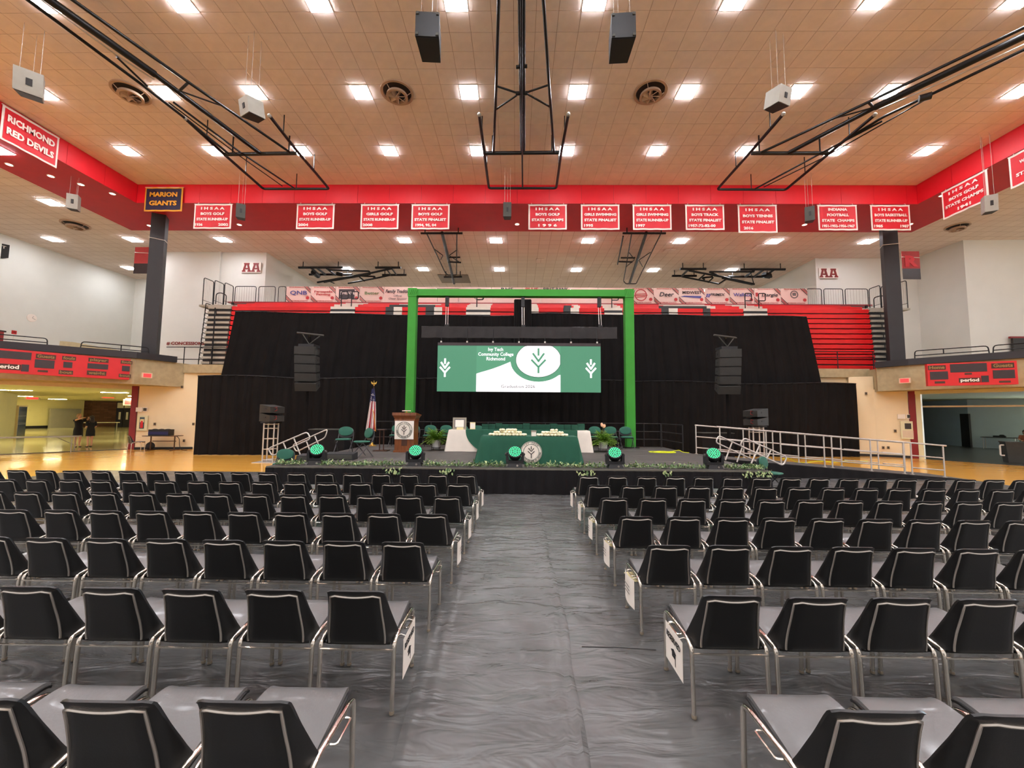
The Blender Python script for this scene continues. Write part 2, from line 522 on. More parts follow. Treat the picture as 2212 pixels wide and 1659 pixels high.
# high ceiling: dark backing and its tiles
TX, TY = 0.6133, 0.616
X0C, X1C, Y1C, Y0C = -18.35, 18.72, 18.65, -9.0
ceil = slab('ceiling', [(X0C, Y0C), (X1C, Y0C), (X1C, Y1C), (X0C, Y1C)], ZC + 0.012, ZC + 0.2, 'tile_back')
tile_me = MB().box(-TX / 2 + 0.005, TX / 2 - 0.005, -TY / 2 + 0.005, TY / 2 - 0.005, 0, 0.02).mesh('tile', 'tile')
spots = []
i0 = int((X0C - (-1.7)) / TX) - 1; i1 = int((X1C + 1.7) / TX) + 1
j0 = int((Y0C - 13.03) / TY); j1 = int((Y1C - 13.03) / TY) + 1
for i in range(i0, i1 + 1):
    for j in range(j0, j1 + 1):
        xa, xb = max(X0C, -1.7 + (i - .5) * TX), min(X1C, -1.7 + (i + .5) * TX)
        ya, yb = max(Y0C, 13.03 + (j - .5) * TY), min(Y1C, 13.03 + (j + .5) * TY)
        if xb - xa < 0.05 or yb - ya < 0.05:
            continue
        spots.append((xa, xb, ya, yb))
def tile_score(s):
    x, y = (s[0] + s[1]) / 2, (s[2] + s[3]) / 2
    full = (s[1] - s[0] > TX - .02) and (s[3] - s[2] > TY - .02)
    zc = y * 0.997 + 10.9 * 0.0743
    if not full or y < 10.75 or abs(x) / zc > 1.24:
        return -1
    return 1.0 / (zc ** 3)
spots.sort(key=tile_score, reverse=True)
rest = MB()
for k, s in enumerate(spots):
    if k < 300 and tile_score(s) > 0:
        put('tile', tile_me, ceil, ((s[0] + s[1]) / 2, (s[2] + s[3]) / 2, ZC))
    else:
        rest.box(s[0] + .005, s[1] - .005, s[2] + .005, s[3] - .005, ZC, ZC + .02)
o = rest.build('tile_field', 'tile', ceil); o['kind'] = 'stuff'

# fascia (panels) and soffit ring of the lower ceiling
fas = struct(MB().box(X0C - .3, X0C - .02, Y0C, Y1C + .3, ZL, ZC + .2).box(X1C + .02, X1C + .3, Y0C, Y1C + .3, ZL, ZC + .2).box(X0C, X1C, Y1C + .02, Y1C + .3, ZL, ZC + .2).build('trim_1', 'bleacher_dark'))
pw = 1.5245
n = int((X1C - X0C) / pw)
pm = MB().box(-pw / 2 + .006, pw / 2 - .006, -0.02, 0.0, ZL + .004, ZC).mesh('panel', 'fascia_red')
xk = X0C
while xk < X1C - .05:
    w = min(pw, X1C - xk)
    if w > pw - .01:
        put('panel', pm, fas, (xk + w / 2, Y1C + .02, 0))
    else:
        MB().box(xk + .006, xk + w, Y1C, Y1C + .02, ZL + .004, ZC).build('panel', 'fascia_red', fas)
    xk += w
yk = Y1C
while yk > 9:
    for X, s in ((X0C, 1), (X1C, -1)):
        put('panel', pm, fas, (X - .02 * s, yk - pw / 2, 0), (0, 0, PI / 2 * s))
    yk -= pw
sof = struct(MB().box(-21.4, X0C - .3, Y0C, 21.6, ZL, ZL + .15).box(X1C + .3, 21.25, Y0C, 21.6, ZL, ZL + .15).box(X0C - .3, X1C + .3, Y1C + .3, 21.6, ZL, ZL + .15)
             .box(X0C - .3, X0C, Y0C, Y1C, ZL - .006, ZL).box(X1C, X1C + .3, Y0C, Y1C, ZL - .006, ZL).box(X0C - .3, X1C + .3, Y1C, Y1C + .3, ZL - .006, ZL).build('trim_2', 'soffit_red'))

low = struct(MB().box(-31, -21.4, 6, 34, ZL + .01, ZL + .15).box(21.25, 31, 6, 34, ZL + .01, ZL + .15).box(-21.4, 21.25, 21.6, 34, ZL + .01, ZL + .15).build('ceiling_rear', 'tile_low'))
# tiles hanging loose in the lower ceiling
lt = MB().box(-.3, .3, -.3, .3, 0, .012).mesh('loose_tile', 'tile_low')
for q in ((-12.478, 25.644, 11.9), (-8.166, 24.621, 11.9), (1.474, 25.758, 11.9), (6.466, 26.362, 11.9), (2.963, 29.561, 11.9), (11.243, 25.99, 11.9), (13.497, 25.262, 11.9), (14.229, 23.545, 11.9), (9.143, 24.128, 11.9)):
    put('loose_tile', lt, low, (q[0], q[1], ZL - .03), (rnd.uniform(.05, .1) * rnd.choice((-1, 1)), rnd.uniform(-.1, .1), 0))
MB().box(-1.1, 1.1, -.9, .9, 0, .03).build('patch_board', 'plate_brown', low).location = (-4.683, 29.46, 11.87)

# upper walls
WH = 'white_wall'
def wall(name, pts, z0, z1, m, t=0.25, side=1):
    """wall along a polyline; thickness goes to the left of the walking direction for side=1"""
    mb = MB()
    for a, b in zip(pts[:-1], pts[1:]):
        a = Vector((a[0], a[1], 0)); b = Vector((b[0], b[1], 0))
        d = (b - a).normalized(); nrm = Vector((-d.y, d.x, 0)) * t * side
        poly = [a, b, b + nrm, a + nrm]
        mb.prism([(p.x, p.y) for p in poly], z0, z1)
    return struct(mb.build(name, m))
wall('wall_left', [(-29.8, 6), (-29.3, 22.4), (-28.95, 29.84)], 4.3, ZL + .05, WH)
wall('wall_left_rear', [(-28.95, 29.84), (-22.3, 29.84)], 4.3, ZL + .05, WH)
wall('wall_left_block', [(-22.3, 29.84), (-22.3, 24.6)], 4.3, ZL + .05, WH)
wall('wall_rear_left', [(-22.3, 24.6), (-18.6, 24.6)], 4.3, ZL + .05, WH)
wall('wall_rear_left_pier', [(-18.6, 24.66), (-15.75, 24.66)], 4.3, ZL + .05, WH)
wall('wall_alcove_left', [(-15.75, 24.66), (-15.7, 33.5)], 4.3, ZL + .05, WH)
wall('wall_rear', [(-15.9, 33.5), (19, 33.5)], 4.3, ZL + .05, WH)
wall('wall_alcove_right', [(18.75, 33.5), (18.8, 25.36)], 4.3, ZL + .05, WH)
wall('wall_rear_right', [(18.8, 25.36), (24.95, 25.2)], 4.3, ZL + .05, WH)
wall('wall_right_return', [(24.95, 25.2), (25.05, 22.58)], 4.3, ZL + .05, WH)
wall('wall_right', [(25.05, 22.58), (31, 22.45)], 4.3, ZL + .05, WH)
struct(MB().box(-18.68, -18.56, 24.52, 24.62, 4.3, ZL).build('trim_3', WH))
struct(MB().box(18.74, 18.98, 25.26, 25.36, 4.3, ZL).build('trim_4', WH))

# balconies
LED_L = [(-25.6, 11.5), (-20.9, 16.05), (-17.97, 18.87), (-17.36, 20.45)]
LED_R = [(18.154, 20.781, 4.72), (18.682, 19.546, 4.72), (20.91, 16.914, 4.72)]
RK = .952
LED_R = [(p[0] * RK, p[1] * RK) for p in LED_R]
d = Vector(LED_R[2]) - Vector(LED_R[1])
LED_R = LED_R[:3] + [tuple(Vector(LED_R[2]) + d.normalized() * 6)]
def inset(pts, t):
    out = []
    for i, p in enumerate(pts):
        a = Vector(pts[max(0, i - 1)]); b = Vector(pts[min(len(pts) - 1, i + 1)])
        dd = (b - a).normalized()
        out.append((p[0] - dd.y * t, p[1] + dd.x * t))
    return out
FL = inset(LED_L, .14); FR = inset(LED_R, .14)
conL = FL + [(-17.3, 20.9), (-17.3, 34), (-31, 34), (-31, 11.5)]
conR = FR + [(31, FR[-1][1]), (31, 34), (17.9, 34), (17.75, 20.3)]
slab('wall_balcony_left', conL, 3.2, 4.42, 'concrete')
slab('wall_balcony_right', conR, 3.17, 4.30, 'concrete')
slab('wall_balcony_rear', [(-17.3, 20.8), (17.9, 20.8), (17.9, 34), (-17.3, 34)], 3.93, 4.37, 'concrete')
def cap(name, pts, z0=4.42, z1=4.72):
    inn = inset(pts, .5)
    poly = list(pts) + inn[::-1]
    return struct(MB().prism(poly, z0, z1).build(name, 'ledge_black'))
cap('trim_5', LED_L); cap('trim_6', LED_R, 4.30, 4.585)

# walls under the balconies
CW = 'warm_lit_wall'
JL, JR = (-19.46, 20.45), (18.83, 19.5)
wall('wall_under_left', [(-19.3, 20.55), (-18.0, 20.75), (-16.7, 21.0)], 0, 3.95, CW)
wall('wall_under_rear', [(-16.7, 21.0), (16.9, 21.0)], 0, 3.95, CW)
wall('wall_under_right', [(16.83, 20.82), (17.72, 20.42)], 0, 3.95, CW)
wall('wall_under_right_end', [(17.72, 20.42), (18.7, 19.72)], 0, 3.3, CW)
for nm, pts in (('baseboard_left', [(-19.28, 20.50), (-18.0, 20.70), (-16.7, 20.95)]), ('baseboard_right', [(16.81, 20.77), (17.70, 20.37), (18.68, 19.67)])):
    wall(nm, pts, 0, 0.11, 'base_black', .04)
struct(MB().prism([(-19.50, 20.36), (-19.34, 20.53), (-19.42, 20.75), (-19.62, 20.5)], 0, 3.2).build('door_1', 'jamb_red'))
struct(MB().prism([(18.70, 19.70), (18.83, 19.50), (19.0, 19.6), (18.9, 19.85)], 0, 3.2).build('door_2', 'jamb_red'))
struct(MB().prism([(18.835, 19.49), (18.93, 19.34), (19.1, 19.44), (19.01, 19.59)], 0, 3.2).build('door_3', 'hall_pale'))
dL = (Vector((-22.16, 17.39)) - Vector(JL)).normalized()
EL = tuple(Vector(JL) + dL * 11)
wall('trim_7', [EL, JL], 3.03, 3.21, 'exit_case', .15)
wall('trim_8', [EL, JL], 0, 0.03, 'base_black', .12)
dR = (Vector((20.48, 16.89)) - Vector(JR)).normalized()
ER = tuple(Vector(JR) + dR * 9)
wall('trim_9', [JR, ER], 3.02, 3.21, 'hall_ceiling', .15)

# lobby behind the left opening
slab('ceiling_lobby', [(-27.5, 12.3), (-20.2, 20.55), (-17.4, 23.6), (-17.4, 72), (-82, 72), (-82, 12.3)], 3.15, 3.199, 'hall_ceiling')
HX0, HX1 = (-51.672, 42.51, 0), (-51.59, 48.025, 0)
wall('wall_lobby', [(HX0[0] - .3, 30), (HX0[0], HX0[1]), (HX1[0], HX1[1])], 0, 3.25, 'hall_wall', .3)
wall('baseboard_lobby', [(HX0[0] + .02, 36), (HX1[0] + .02, HX1[1])], 0, .28, 'base_black', .1)
wall('wall_lobby_brick', [(HX1[0] - 2.5, HX1[1] + .3), (-50.618, 53.185, 0)[:2]], 0, 3.25, 'hall_brick', .3)
wall('wall_lobby_near', [(-29.618, 22, 0)[:2], (-38.93, 31.29, 0)[:2]], 0, 3.25, 'hall_pale', .3)
q = (-53.104, 45.917, 0)
MB().box(-.05, .1, -1.6, 1.6, 0, 2.15).build('door_4', 'hall_door').location = (HX0[0] + .25, q[1], 0)
struct(bpy.data.objects['door_4'])
for x, y in ((-27, 18), (-34, 18), (-30, 24), (-44, 26), (-52, 30), (-36, 38), (-30, 20), (-36, 26), (-30, 32), (-42, 34), (-48, 42), (-38, 44), (-26, 26), (-47, 36), (-24, 38)):  # strips added in number to brighten the lobby
    f = thing('added_strip_light', 'long glowing strip added to brighten the lobby behind the opening', 'ceiling light', (x, y, 3.145), 0.4, 'added lobby strip lights')
    MB().box(-.7, .7, -.16, .16, -.03, 0.008).build('frame', 'light_rim', f)
    MB().box(-.66, .66, -.12, .12, -.045, -.03).build('diffuser', 'added_hall_lamp', f)

# dim room behind the right opening
slab('ceiling_side_room', [(19.1, 19.9), (24.8, 11.2), (60, 11.2), (60, 45), (17.95, 45), (17.95, 22)], 3.15, 3.199, 'hall_ceiling')
R0, R1, R2 = (31.807, 33.805, 0), (29.958, 27.497, 0), (32.425, 24.12, 0)
wall('wall_side_room', [R0[:2], R1[:2], R2[:2]], 0, 3.25, 'cool_wall', .3)
wall('wall_side_room_left', [(17.2, 21.4), R0[:2]], 0, 3.25, 'cool_wall', .3)
qa, qb = (30.552, 29.181, -0), (29.889, 27.489, 0)
wall('door_5', [(qa[0] - .05, qa[1] - .12), (qb[0] - .05, qb[1] - .12)], 0, 2.2, 'dark_door', .1)
wall('added_window_panel', [(33.766, 23.417, 0)[:2], (37.97, 19.4, 0)[:2]], 0.8, 2.6, 'added_cool_glow', .1)  # unseen glowing panel added out of view to light the room bluish
wall('trim_10', [(19.6, 20.6), (25.4, 12.6)], 2.42, 2.5, 'exit_case', .06)

# ------------------------------------------------------------------ ceiling lights
def light_set(w, d, zoff, lampmat):
    fr = MB()
    t = .022
    fr.box(-w / 2, w / 2, -d / 2, -d / 2 + t, -.02, 0).box(-w / 2, w / 2, d / 2 - t, d / 2, -.02, 0).box(-w / 2, -w / 2 + t, -d / 2 + t, d / 2 - t, -.02, 0).box(w / 2 - t, w / 2, -d / 2 + t, d / 2 - t, -.02, 0)
    ln = MB().box(-w / 2 + t, w / 2 - t, -d / 2 + t, d / 2 - t, -.036, -.004)
    return fr.mesh('frame', 'light_rim'), ln.mesh('diffuser', lampmat)
HI = light_set(TX, TY, 0, 'lamp')
LO = light_set(.72, .66, 0, 'lamp_low')
def ceiling_light(x, y, z, me, label, group):
    f = thing('ceiling_light', label, 'ceiling light', (x, y, z), 0, group)
    put('frame', me[0], f); put('diffuser', me[1], f)
ROWN = {13.03: 'nearer fully visible row', 16.11: 'row closest to the red fascia'}
for yy in (16.11, 13.03, 9.95, 6.87, 3.79, 0.71, -2.37, -5.45):
    for k in range(-5, 6):
        x = -1.7 + TX * 6 * k + TX * 0
        if yy == 13.03:
            if k == -3: x += TX
            if k == 4: x -= TX
        if not (X0C + .5 < x < X1C - .5):
            continue
        if yy in ROWN:
            lb = 'square ceiling light, %s from the left in the %s' % (ORD[k + 4], ROWN[yy])
            ceiling_light(x, yy, ZC, HI, lb, 'lights of the high ceiling')
        else:
            ceiling_light(x, yy, ZC, HI, 'square ceiling light overhead, out of the picture', 'ceiling lights above the seating')
LX = [-27.15, -22.42, -17.12, -11.84, -6.56, -1.27, 4.02, 9.30, 14.62, 19.9]
for i, x in enumerate(LX):
    ceiling_light(x, 22.75, ZL + .008, LO, 'ceiling light beyond the red soffit, %s from the left in its row' % ORD[i], 'lights of the lower ceiling')
for i, x in enumerate([-27.13, -11.86, -6.56, -1.27, 4.02, 9.30, 14.58]):
    ceiling_light(x, 27.45, ZL + .008, LO, 'small far ceiling light above the sponsor banners, %s from the left' % ORD[i], 'far lights of the lower ceiling')
for i, x in enumerate([-11.84, -6.56, -1.27, 4.02, 9.3, 14.62]):
    ceiling_light(x, 32.2, ZL + .008, LO, 'ceiling light hidden behind the sponsor banners', 'lights behind the banners')
ceiling_light(-22.46, 18.61, ZL + .008, LO, 'ceiling light left of the red soffit above the white side wall', 'lights of the lower ceiling')
ceiling_light(-20.0, 14.67, ZL - .002, LO, 'ceiling light at the picture edge under the large red banner', 'lights of the lower ceiling')
for x in (-25, 25):
    for y in (9, 13.5):
        ceiling_light(x, y, ZL + .008, LO, 'ceiling light over the side balcony, out of the picture', 'side balcony lights')
ceiling_light(25.2, 18.6, ZL + .008, LO, 'ceiling light over the side balcony, out of the picture', 'side balcony lights')
# downlights in the soffit
dl_t = MB().lathe([(.13, 0), (.13, -.02), (.10, -.02), (.10, -.004)], n=16).mesh('ring', 'light_rim')
dl_l = MB().lathe([(.10, -.004), (.10, -.012), (.001, -.012)], n=16).mesh('lens', 'downlight')
DLN = ['round downlight in the red soffit at the far left edge', 'round downlight in the red soffit below the large left banner', 'round downlight in the red soffit, third along the left side', 'round downlight in the red soffit beside the small hanging speaker',
       'round downlight in the soffit beside the left black column', 'round downlight right of the runner-up banner of 1936', 'round downlight in the soffit beside the middle hanging speaker', 'round downlight below the football banner speaker', 'round downlight behind the tilted champions banner of 1941', 'round downlight right of the basketball banner']
for lb, q in zip(DLN, ((-20.729, 15.624, 11.9), (-19.941, 16.43, 11.9), (-19.322, 17.06, 11.9), (-18.67, 17.815, 11.9), (-19.842, 20.998, 11.9), (-14.877, 20.866, 11.9), (-0.06, 20.741, 11.9), (14.911, 20.719, 11.9), (19.057, 17.875, 11.9), (20.268, 20.641, 11.9))):
    f = thing('downlight', lb, 'downlight', (q[0], q[1], ZL - .001), 0, 'soffit downlights')
    put('ring', dl_t, f); put('lens', dl_l, f)
# round air diffusers
def diffuser_vent(q, z, R, label):
    f = thing('round_vent', label, 'air vent', (q[0], q[1], z), 0, 'round ceiling diffusers')
    MB().lathe([(R, .0), (R, -.05), (R * .86, -.05), (R * .84, -.0)], n=28).build('outer_ring', 'vent_metal', f, True)
    MB().lathe([(R * .84, -.002), (.001, -.002)], n=28).build('throat', 'vent_dark', f, True)
    MB().lathe([(R * .62, -.11), (R * .66, -.2), (R * .52, -.2), (R * .48, -.11)], n=28).build('inner_ring', 'vent_metal', f, True)
    for k in range(7):
        a = 2 * PI * k / 7
        m = Matrix.Rotation(a, 4, 'Z') @ Matrix.Translation((R * .27, 0, -.17)) @ Matrix.Rotation(.7, 4, 'X')
        MB().box(-R * .24, R * .24, -.07, .07, -.008, .008, m).build('blade', 'vent_metal', f)
    MB().lathe([(.07, -.23), (.07, -.1)], n=10).build('hub', 'vent_metal', f)
    for k in range(3):
        a = 2 * PI * k / 3
        MB().tube([(R * .55 * math.cos(a), R * .55 * math.sin(a), -.15), (R * .84 * math.cos(a), R * .84 * math.sin(a), -.03)], .012, 5).build('strut', 'vent_metal', f)
diffuser_vent((-4.146, 13.032, 12.75), ZC, .55, 'round ceiling diffuser left of the centre hoist')
diffuser_vent((4.427, 13.031, 12.75), ZC, .55, 'round ceiling diffuser right of the centre hoist')
diffuser_vent((-13.286, 13.013, 12.75), ZC, .55, 'round ceiling diffuser beside the left diagonal hoist')
diffuser_vent((-23.786, 20.913, 11.85), ZL + .008, .6, 'round diffuser in the low ceiling at the left')
diffuser_vent((22.936, 20.888, 11.85), ZL + .008, .5, 'round diffuser in the low ceiling at the right')

# ------------------------------------------------------------------ backboard hoists folded up under the ceiling
def hoist(label, parts, zt):
    pts = [p for pr in parts for p in pr[1]]
    cx = sum(p[0] for p in pts) / len(pts); cy = sum(p[1] for p in pts) / len(pts)
    h = thing('backboard_hoist', label, 'hoist', (cx, cy, 0), 0, 'folded basketball backboard hoists')
    for nm, pl, r, *mm in parts:
        pl = [(p[0] - cx, p[1] - cy, p[2]) for p in pl]
        MB().tube(smooth_path(pl, .12, 3) if len(pl) > 2 else pl, r, 8).build(nm, mm[0] if mm else 'black_steel', h, True)
        if nm in ('cross_bar', 'hanger_bar'):
            a, b = Vector(pl[0]), Vector(pl[-1])
            for t in (.1, .9):
                p = a.lerp(b, t)
                MB().tube([(p.x, p.y, p.z), (p.x, p.y, zt)], .03, 6).build('hanger', 'black_steel', h)
        if nm == 'fold_frame':
            for e in (pl[0], pl[-1]):
                MB().ball(e, r * 1.25, 8, 6).build('end_cap', 'speaker_white', h, True)
            for i in range(len(pl) - 1):
                p = Vector(pl[i]).lerp(Vector(pl[i + 1]), .5)
                MB().tube([(p.x, p.y, p.z), (p.x, p.y, zt)], .02, 5).build('hanger', 'black_steel', h)
    return h
hoist('centre backboard hoist hanging above the stage aisle', [
    ('mast', [(-0.018, 8.674, 12.1), (0.104, 15.03, 12.1)], .05), ('mast', [(0.08, 8.675, 12.1), (0.204, 15.03, 12.1)], .05),
    ('rod', [(0.028, 8.589, 12), (0.134, 15.063, 12), (0.185, 17.736, 12.1)], .035),
    ('side_pipe', [(-0.474, 8.672, 12.1), (-0.717, 11.963, 12.1), (-0.982, 15.17, 12.1)], .045),
    ('side_pipe', [(0.498, 8.677, 12.1), (0.924, 11.913, 12.1), (1.369, 15.128, 12.1)], .045),
    ('cross_bar', [(-1.318, 15.213, 12.1), (1.583, 15.17, 12.1)], .07),
    ('fold_frame', [(-1.359, 13.153, 12.1), (-1.347, 15.17, 12.1), (-1.338, 17.683, 12.1), (1.704, 17.676, 12.1), (1.655, 15.17, 12.1), (1.677, 13.143, 12.1)], .055),
    ('brace', [(-0.715, 11.939, 12.1), (-0.001, 12.247, 12.1), (-0.787, 12.928, 12.1)], .03),
    ('brace', [(0.931, 11.895, 12.1), (0.196, 12.216, 12.1), (1.041, 12.819, 12.1)], .03),
    ('clevis', [(-0.094, 11.252, 12.1), (0.232, 11.221, 12.1)], .05), ('clevis', [(-0.11, 12.24, 12.1), (0.272, 12.222, 12.1)], .06)], ZC)
hoist('left backboard hoist slanting down under the ceiling', [
    ('mast', [(-11.903, 8.615, 12.1), (-11.692, 9.254, 12.1), (-11.035, 11.477, 12.1)], .10), ('mast', [(-11.035, 11.477, 12.1), (-10.188, 15.214, 12.1)], .075),
    ('side_pipe', [(-11.337, 8.618, 12.1), (-11.112, 9.256, 12.1), (-10.255, 11.761, 12.1), (-8.934, 15.271, 12.1)], .045),
    ('side_pipe', [(-12.338, 8.612, 12.1), (-12.238, 9.251, 12.1), (-11.796, 11.828, 12.1), (-11.619, 13.278, 12.1), (-11.462, 15.272, 12.1)], .045),
    ('conduit', [(-12.092, 8.656, 12.15), (-11.948, 9.298, 12.15), (-11.628, 10.835, 12.15), (-11.287, 11.729, 12.15)], .025, 'bright_steel'),
    ('cross_bar', [(-11.621, 15.286, 12.1), (-8.774, 15.214, 12.1)], .07),
    ('fold_frame', [(-8.588, 13.195, 12.1), (-8.651, 14.989, 12.1), (-8.629, 17.756, 12.1), (-11.653, 17.762, 12.1), (-11.673, 15.358, 12.1), (-11.623, 13.323, 12.1)], .055),
    ('rod', [(-11.347, 12.523, 12.05), (-10.871, 15.139, 12.05), (-10.181, 17.797, 12.1)], .035), ('rod', [(-11.461, 12.481, 12), (-11.023, 15.179, 12), (-10.647, 17.533, 12.1)], .02),
    ('brace', [(-10.741, 12.067, 12.1), (-10.284, 11.797, 12.1)], .04), ('brace', [(-10.787, 12.122, 12.1), (-9.856, 12.79, 12.1)], .025), ('brace', [(-11.608, 10.872, 12.1), (-11.674, 11.918, 12.1)], .03)], ZC)
hoist('right backboard hoist slanting down under the ceiling', [
    ('mast', [(13.925, 9.597, 12.1), (13.466, 10.318, 12.1), (11.723, 12.848, 12.1)], .10), ('mast', [(11.723, 12.848, 12.1), (10.434, 15.21, 12.1)], .075),
    ('side_pipe', [(13.661, 9.402, 12.1), (13.171, 10.077, 12.1), (11.322, 12.608, 12.1), (9.386, 15.155, 12.1)], .045),
    ('side_pipe', [(14.433, 9.973, 12.1), (13.968, 10.728, 12.1), (13.072, 12.204, 12.1), (12.388, 13.257, 12.1), (12.028, 14.488, 12.1)], .045),
    ('conduit', [(14.352, 9.909, 12.15), (13.835, 10.617, 12.15), (12.975, 11.844, 12.15), (11.995, 13.035, 12.15)], .025, 'bright_steel'),
    ('cross_bar', [(9.044, 15.211, 12.1), (11.963, 15.21, 12.1)], .07),
    ('fold_frame', [(8.92, 13.145, 12.1), (8.947, 14.59, 12.1), (8.955, 17.755, 12.1), (12.025, 17.786, 12.1), (12.026, 15.295, 12.1), (12.012, 13.181, 12.1)], .055),
    ('rod', [(10.572, 17.828, 12.1), (11.634, 15.178, 12.05), (12.452, 13.421, 12.05)], .035), ('rod', [(10.92, 17.564, 12.1), (11.894, 15.315, 12), (12.922, 12.391, 12)], .022),
    ('motor', [(12.685, 12.372, 12), (12.926, 12.222, 12)], .11), ('brace', [(11.356, 12.647, 12.1), (11.794, 12.93, 12.1)], .04), ('brace', [(10.705, 13.396, 12.1), (11.65, 12.868, 12.1)], .025)], ZC)
hoist('rear backboard hoist left of the screen, hung from the low ceiling', [
    ('hanger_bar', [(-5.242, 21.213, 11.6), (-2.993, 21.2, 11.6)], .06), ('mast', [(-4.081, 21.15, 11.6), (-4.685, 29.293, 11.5)], .09),
    ('side_pipe', [(-4.929, 21.211, 11.6), (-4.953, 26.947, 11.5), (-4.858, 27.498, 11.5), (-4.247, 27.491, 11.5), (-3.292, 21.202, 11.6)], .035),
    ('brace', [(-4.916, 23.185, 11.55), (-4.575, 24.16, 11.55), (-4.843, 24.834, 11.55)], .025), ('brace', [(-3.601, 23.31, 11.55), (-4.207, 24.157, 11.55), (-3.667, 25.371, 11.55)], .025),
    ('bracket', [(-4.313, 24.452, 11.55), (-3.568, 24.445, 11.55)], .05), ('bracket', [(-4.42, 25.088, 11.5), (-3.608, 25.16, 11.5)], .05), ('cross_bar', [(-5.192, 27.931, 11.5), (-3.913, 27.868, 11.5)], .06)], ZL)
hoist('rear backboard hoist right of the screen, hung from the low ceiling', [
    ('hanger_bar', [(5.575, 21.15, 11.6), (7.857, 21.137, 11.6)], .06), ('mast', [(6.81, 21.088, 11.6), (8.137, 29.13, 11.5)], .09),
    ('side_pipe', [(6.057, 21.148, 11.6), (7.568, 28.621, 11.5), (7.897, 29.238, 11.5), (8.636, 29.229, 11.5), (7.612, 21.139, 11.6)], .035),
    ('brace', [(6.601, 23.642, 11.55), (7.242, 24.726, 11.55), (7.009, 25.786, 11.5)], .025), ('brace', [(7.836, 23.563, 11.55), (7.521, 24.8, 11.55), (8.049, 25.775, 11.5)], .025),
    ('bracket', [(6.309, 24.435, 11.55), (7.184, 24.427, 11.55)], .05), ('bracket', [(6.26, 25.043, 11.55), (7.17, 24.982, 11.5)], .05), ('rod', [(5.658, 21.378, 11.55), (6.343, 25.385, 11.5)], .04)], ZL)
hoist('left side-folding backboard frame under the far ceiling', [
    ('hanger_bar', [(-14.527, 26.169, 11.5), (-11.586, 26.139, 11.5)], .08), ('hanger_bar', [(-14.505, 27.512, 11.5), (-11.515, 27.479, 11.5)], .08),
    ('hanger_bar', [(-9.397, 26.117, 11.5), (-7.707, 26.1, 11.5)], .08), ('hanger_bar', [(-9.41, 27.549, 11.5), (-7.728, 27.53, 11.5)], .08),
    ('beam', [(-13.649, 26.024, 11.45), (-13.749, 27.361, 11.45)], .07), ('beam', [(-13.279, 26.02, 11.45), (-13.296, 27.356, 11.45)], .07), ('beam', [(-12.642, 26.099, 11.45), (-12.659, 27.442, 11.45)], .07),
    ('arm', [(-13.985, 27.685, 11), (-9.802, 26.334, 11.2), (-8.286, 26.003, 11.4)], .07), ('arm', [(-13.527, 27.679, 11), (-9.883, 26.559, 11.2)], .05), ('arm', [(-11.912, 27.86, 11), (-9.783, 27.349, 11.2), (-8.735, 27.255, 11.4)], .06),
    ('fold_bar', [(-12.582, 26.306, 11.4), (-9.915, 26.541, 11.4), (-10.035, 26.709, 11.3)], .06), ('fold_bar', [(-10.715, 27.177, 11.3), (-9.804, 27.308, 11.3), (-10.077, 27.545, 11.2)], .06),
    ('rung', [(-10.827, 26.983, 11.2), (-10.693, 27.647, 11.1)], .05), ('rung', [(-8.286, 26.003, 11.4), (-8.323, 27.158, 11.4)], .05), ('rung', [(-8.675, 26.265, 11.4), (-8.709, 27.07, 11.4)], .04), ('rung', [(-13.042, 27.474, 11), (-12.899, 27.872, 11)], .04),
    ('motor', [(-13.833, 26.762, 11.4), (-13.88, 27.501, 11.4)], .18), ('motor', [(-12.339, 26.876, 11.35), (-11.973, 27.056, 11.35)], .14)], ZL)
hoist('right side-folding backboard frame under the far ceiling', [
    ('hanger_bar', [(10.627, 26.169, 11.5), (12.295, 26.152, 11.5)], .08), ('hanger_bar', [(10.604, 27.511, 11.5), (12.267, 27.492, 11.5)], .08),
    ('hanger_bar', [(14.523, 26.214, 11.5), (17.449, 26.184, 11.5)], .08), ('hanger_bar', [(14.486, 27.608, 11.5), (17.468, 27.62, 11.5)], .08),
    ('beam', [(11.133, 26.112, 11.45), (11.213, 27.36, 11.45)], .07), ('beam', [(15.468, 26.238, 11.45), (15.569, 27.45, 11.45)], .07), ('beam', [(16.015, 26.146, 11.45), (16.163, 27.443, 11.45)], .07), ('beam', [(16.684, 26.139, 11.45), (16.849, 27.435, 11.45)], .07),
    ('arm', [(11.193, 26.187, 11.4), (13.659, 26.793, 11.2), (16.294, 27.699, 11)], .07), ('arm', [(13.723, 26.924, 11.15), (16.225, 27.801, 11)], .05), ('arm', [(11.21, 27.355, 11.4), (13.818, 27.631, 11)], .06),
    ('fold_bar', [(15.535, 26.358, 11.4), (12.599, 26.389, 11.4), (13.394, 26.811, 11.3)], .06), ('fold_bar', [(13.188, 27.089, 11.3), (12.528, 27.284, 11.3), (12.752, 27.367, 11.2)], .06),
    ('rung', [(12.433, 26.731, 11.3), (12.345, 27.372, 11.2)], .05), ('rung', [(13.135, 26.985, 11.2), (13.131, 27.647, 11.1)], .05), ('rung', [(14.004, 27.056, 11.1), (13.849, 27.631, 11)], .05), ('rung', [(15.474, 26.622, 11.4), (16.149, 27.502, 11)], .03),
    ('motor', [(16.537, 26.971, 11.4), (17.017, 27.149, 11.4)], .2)], ZL)

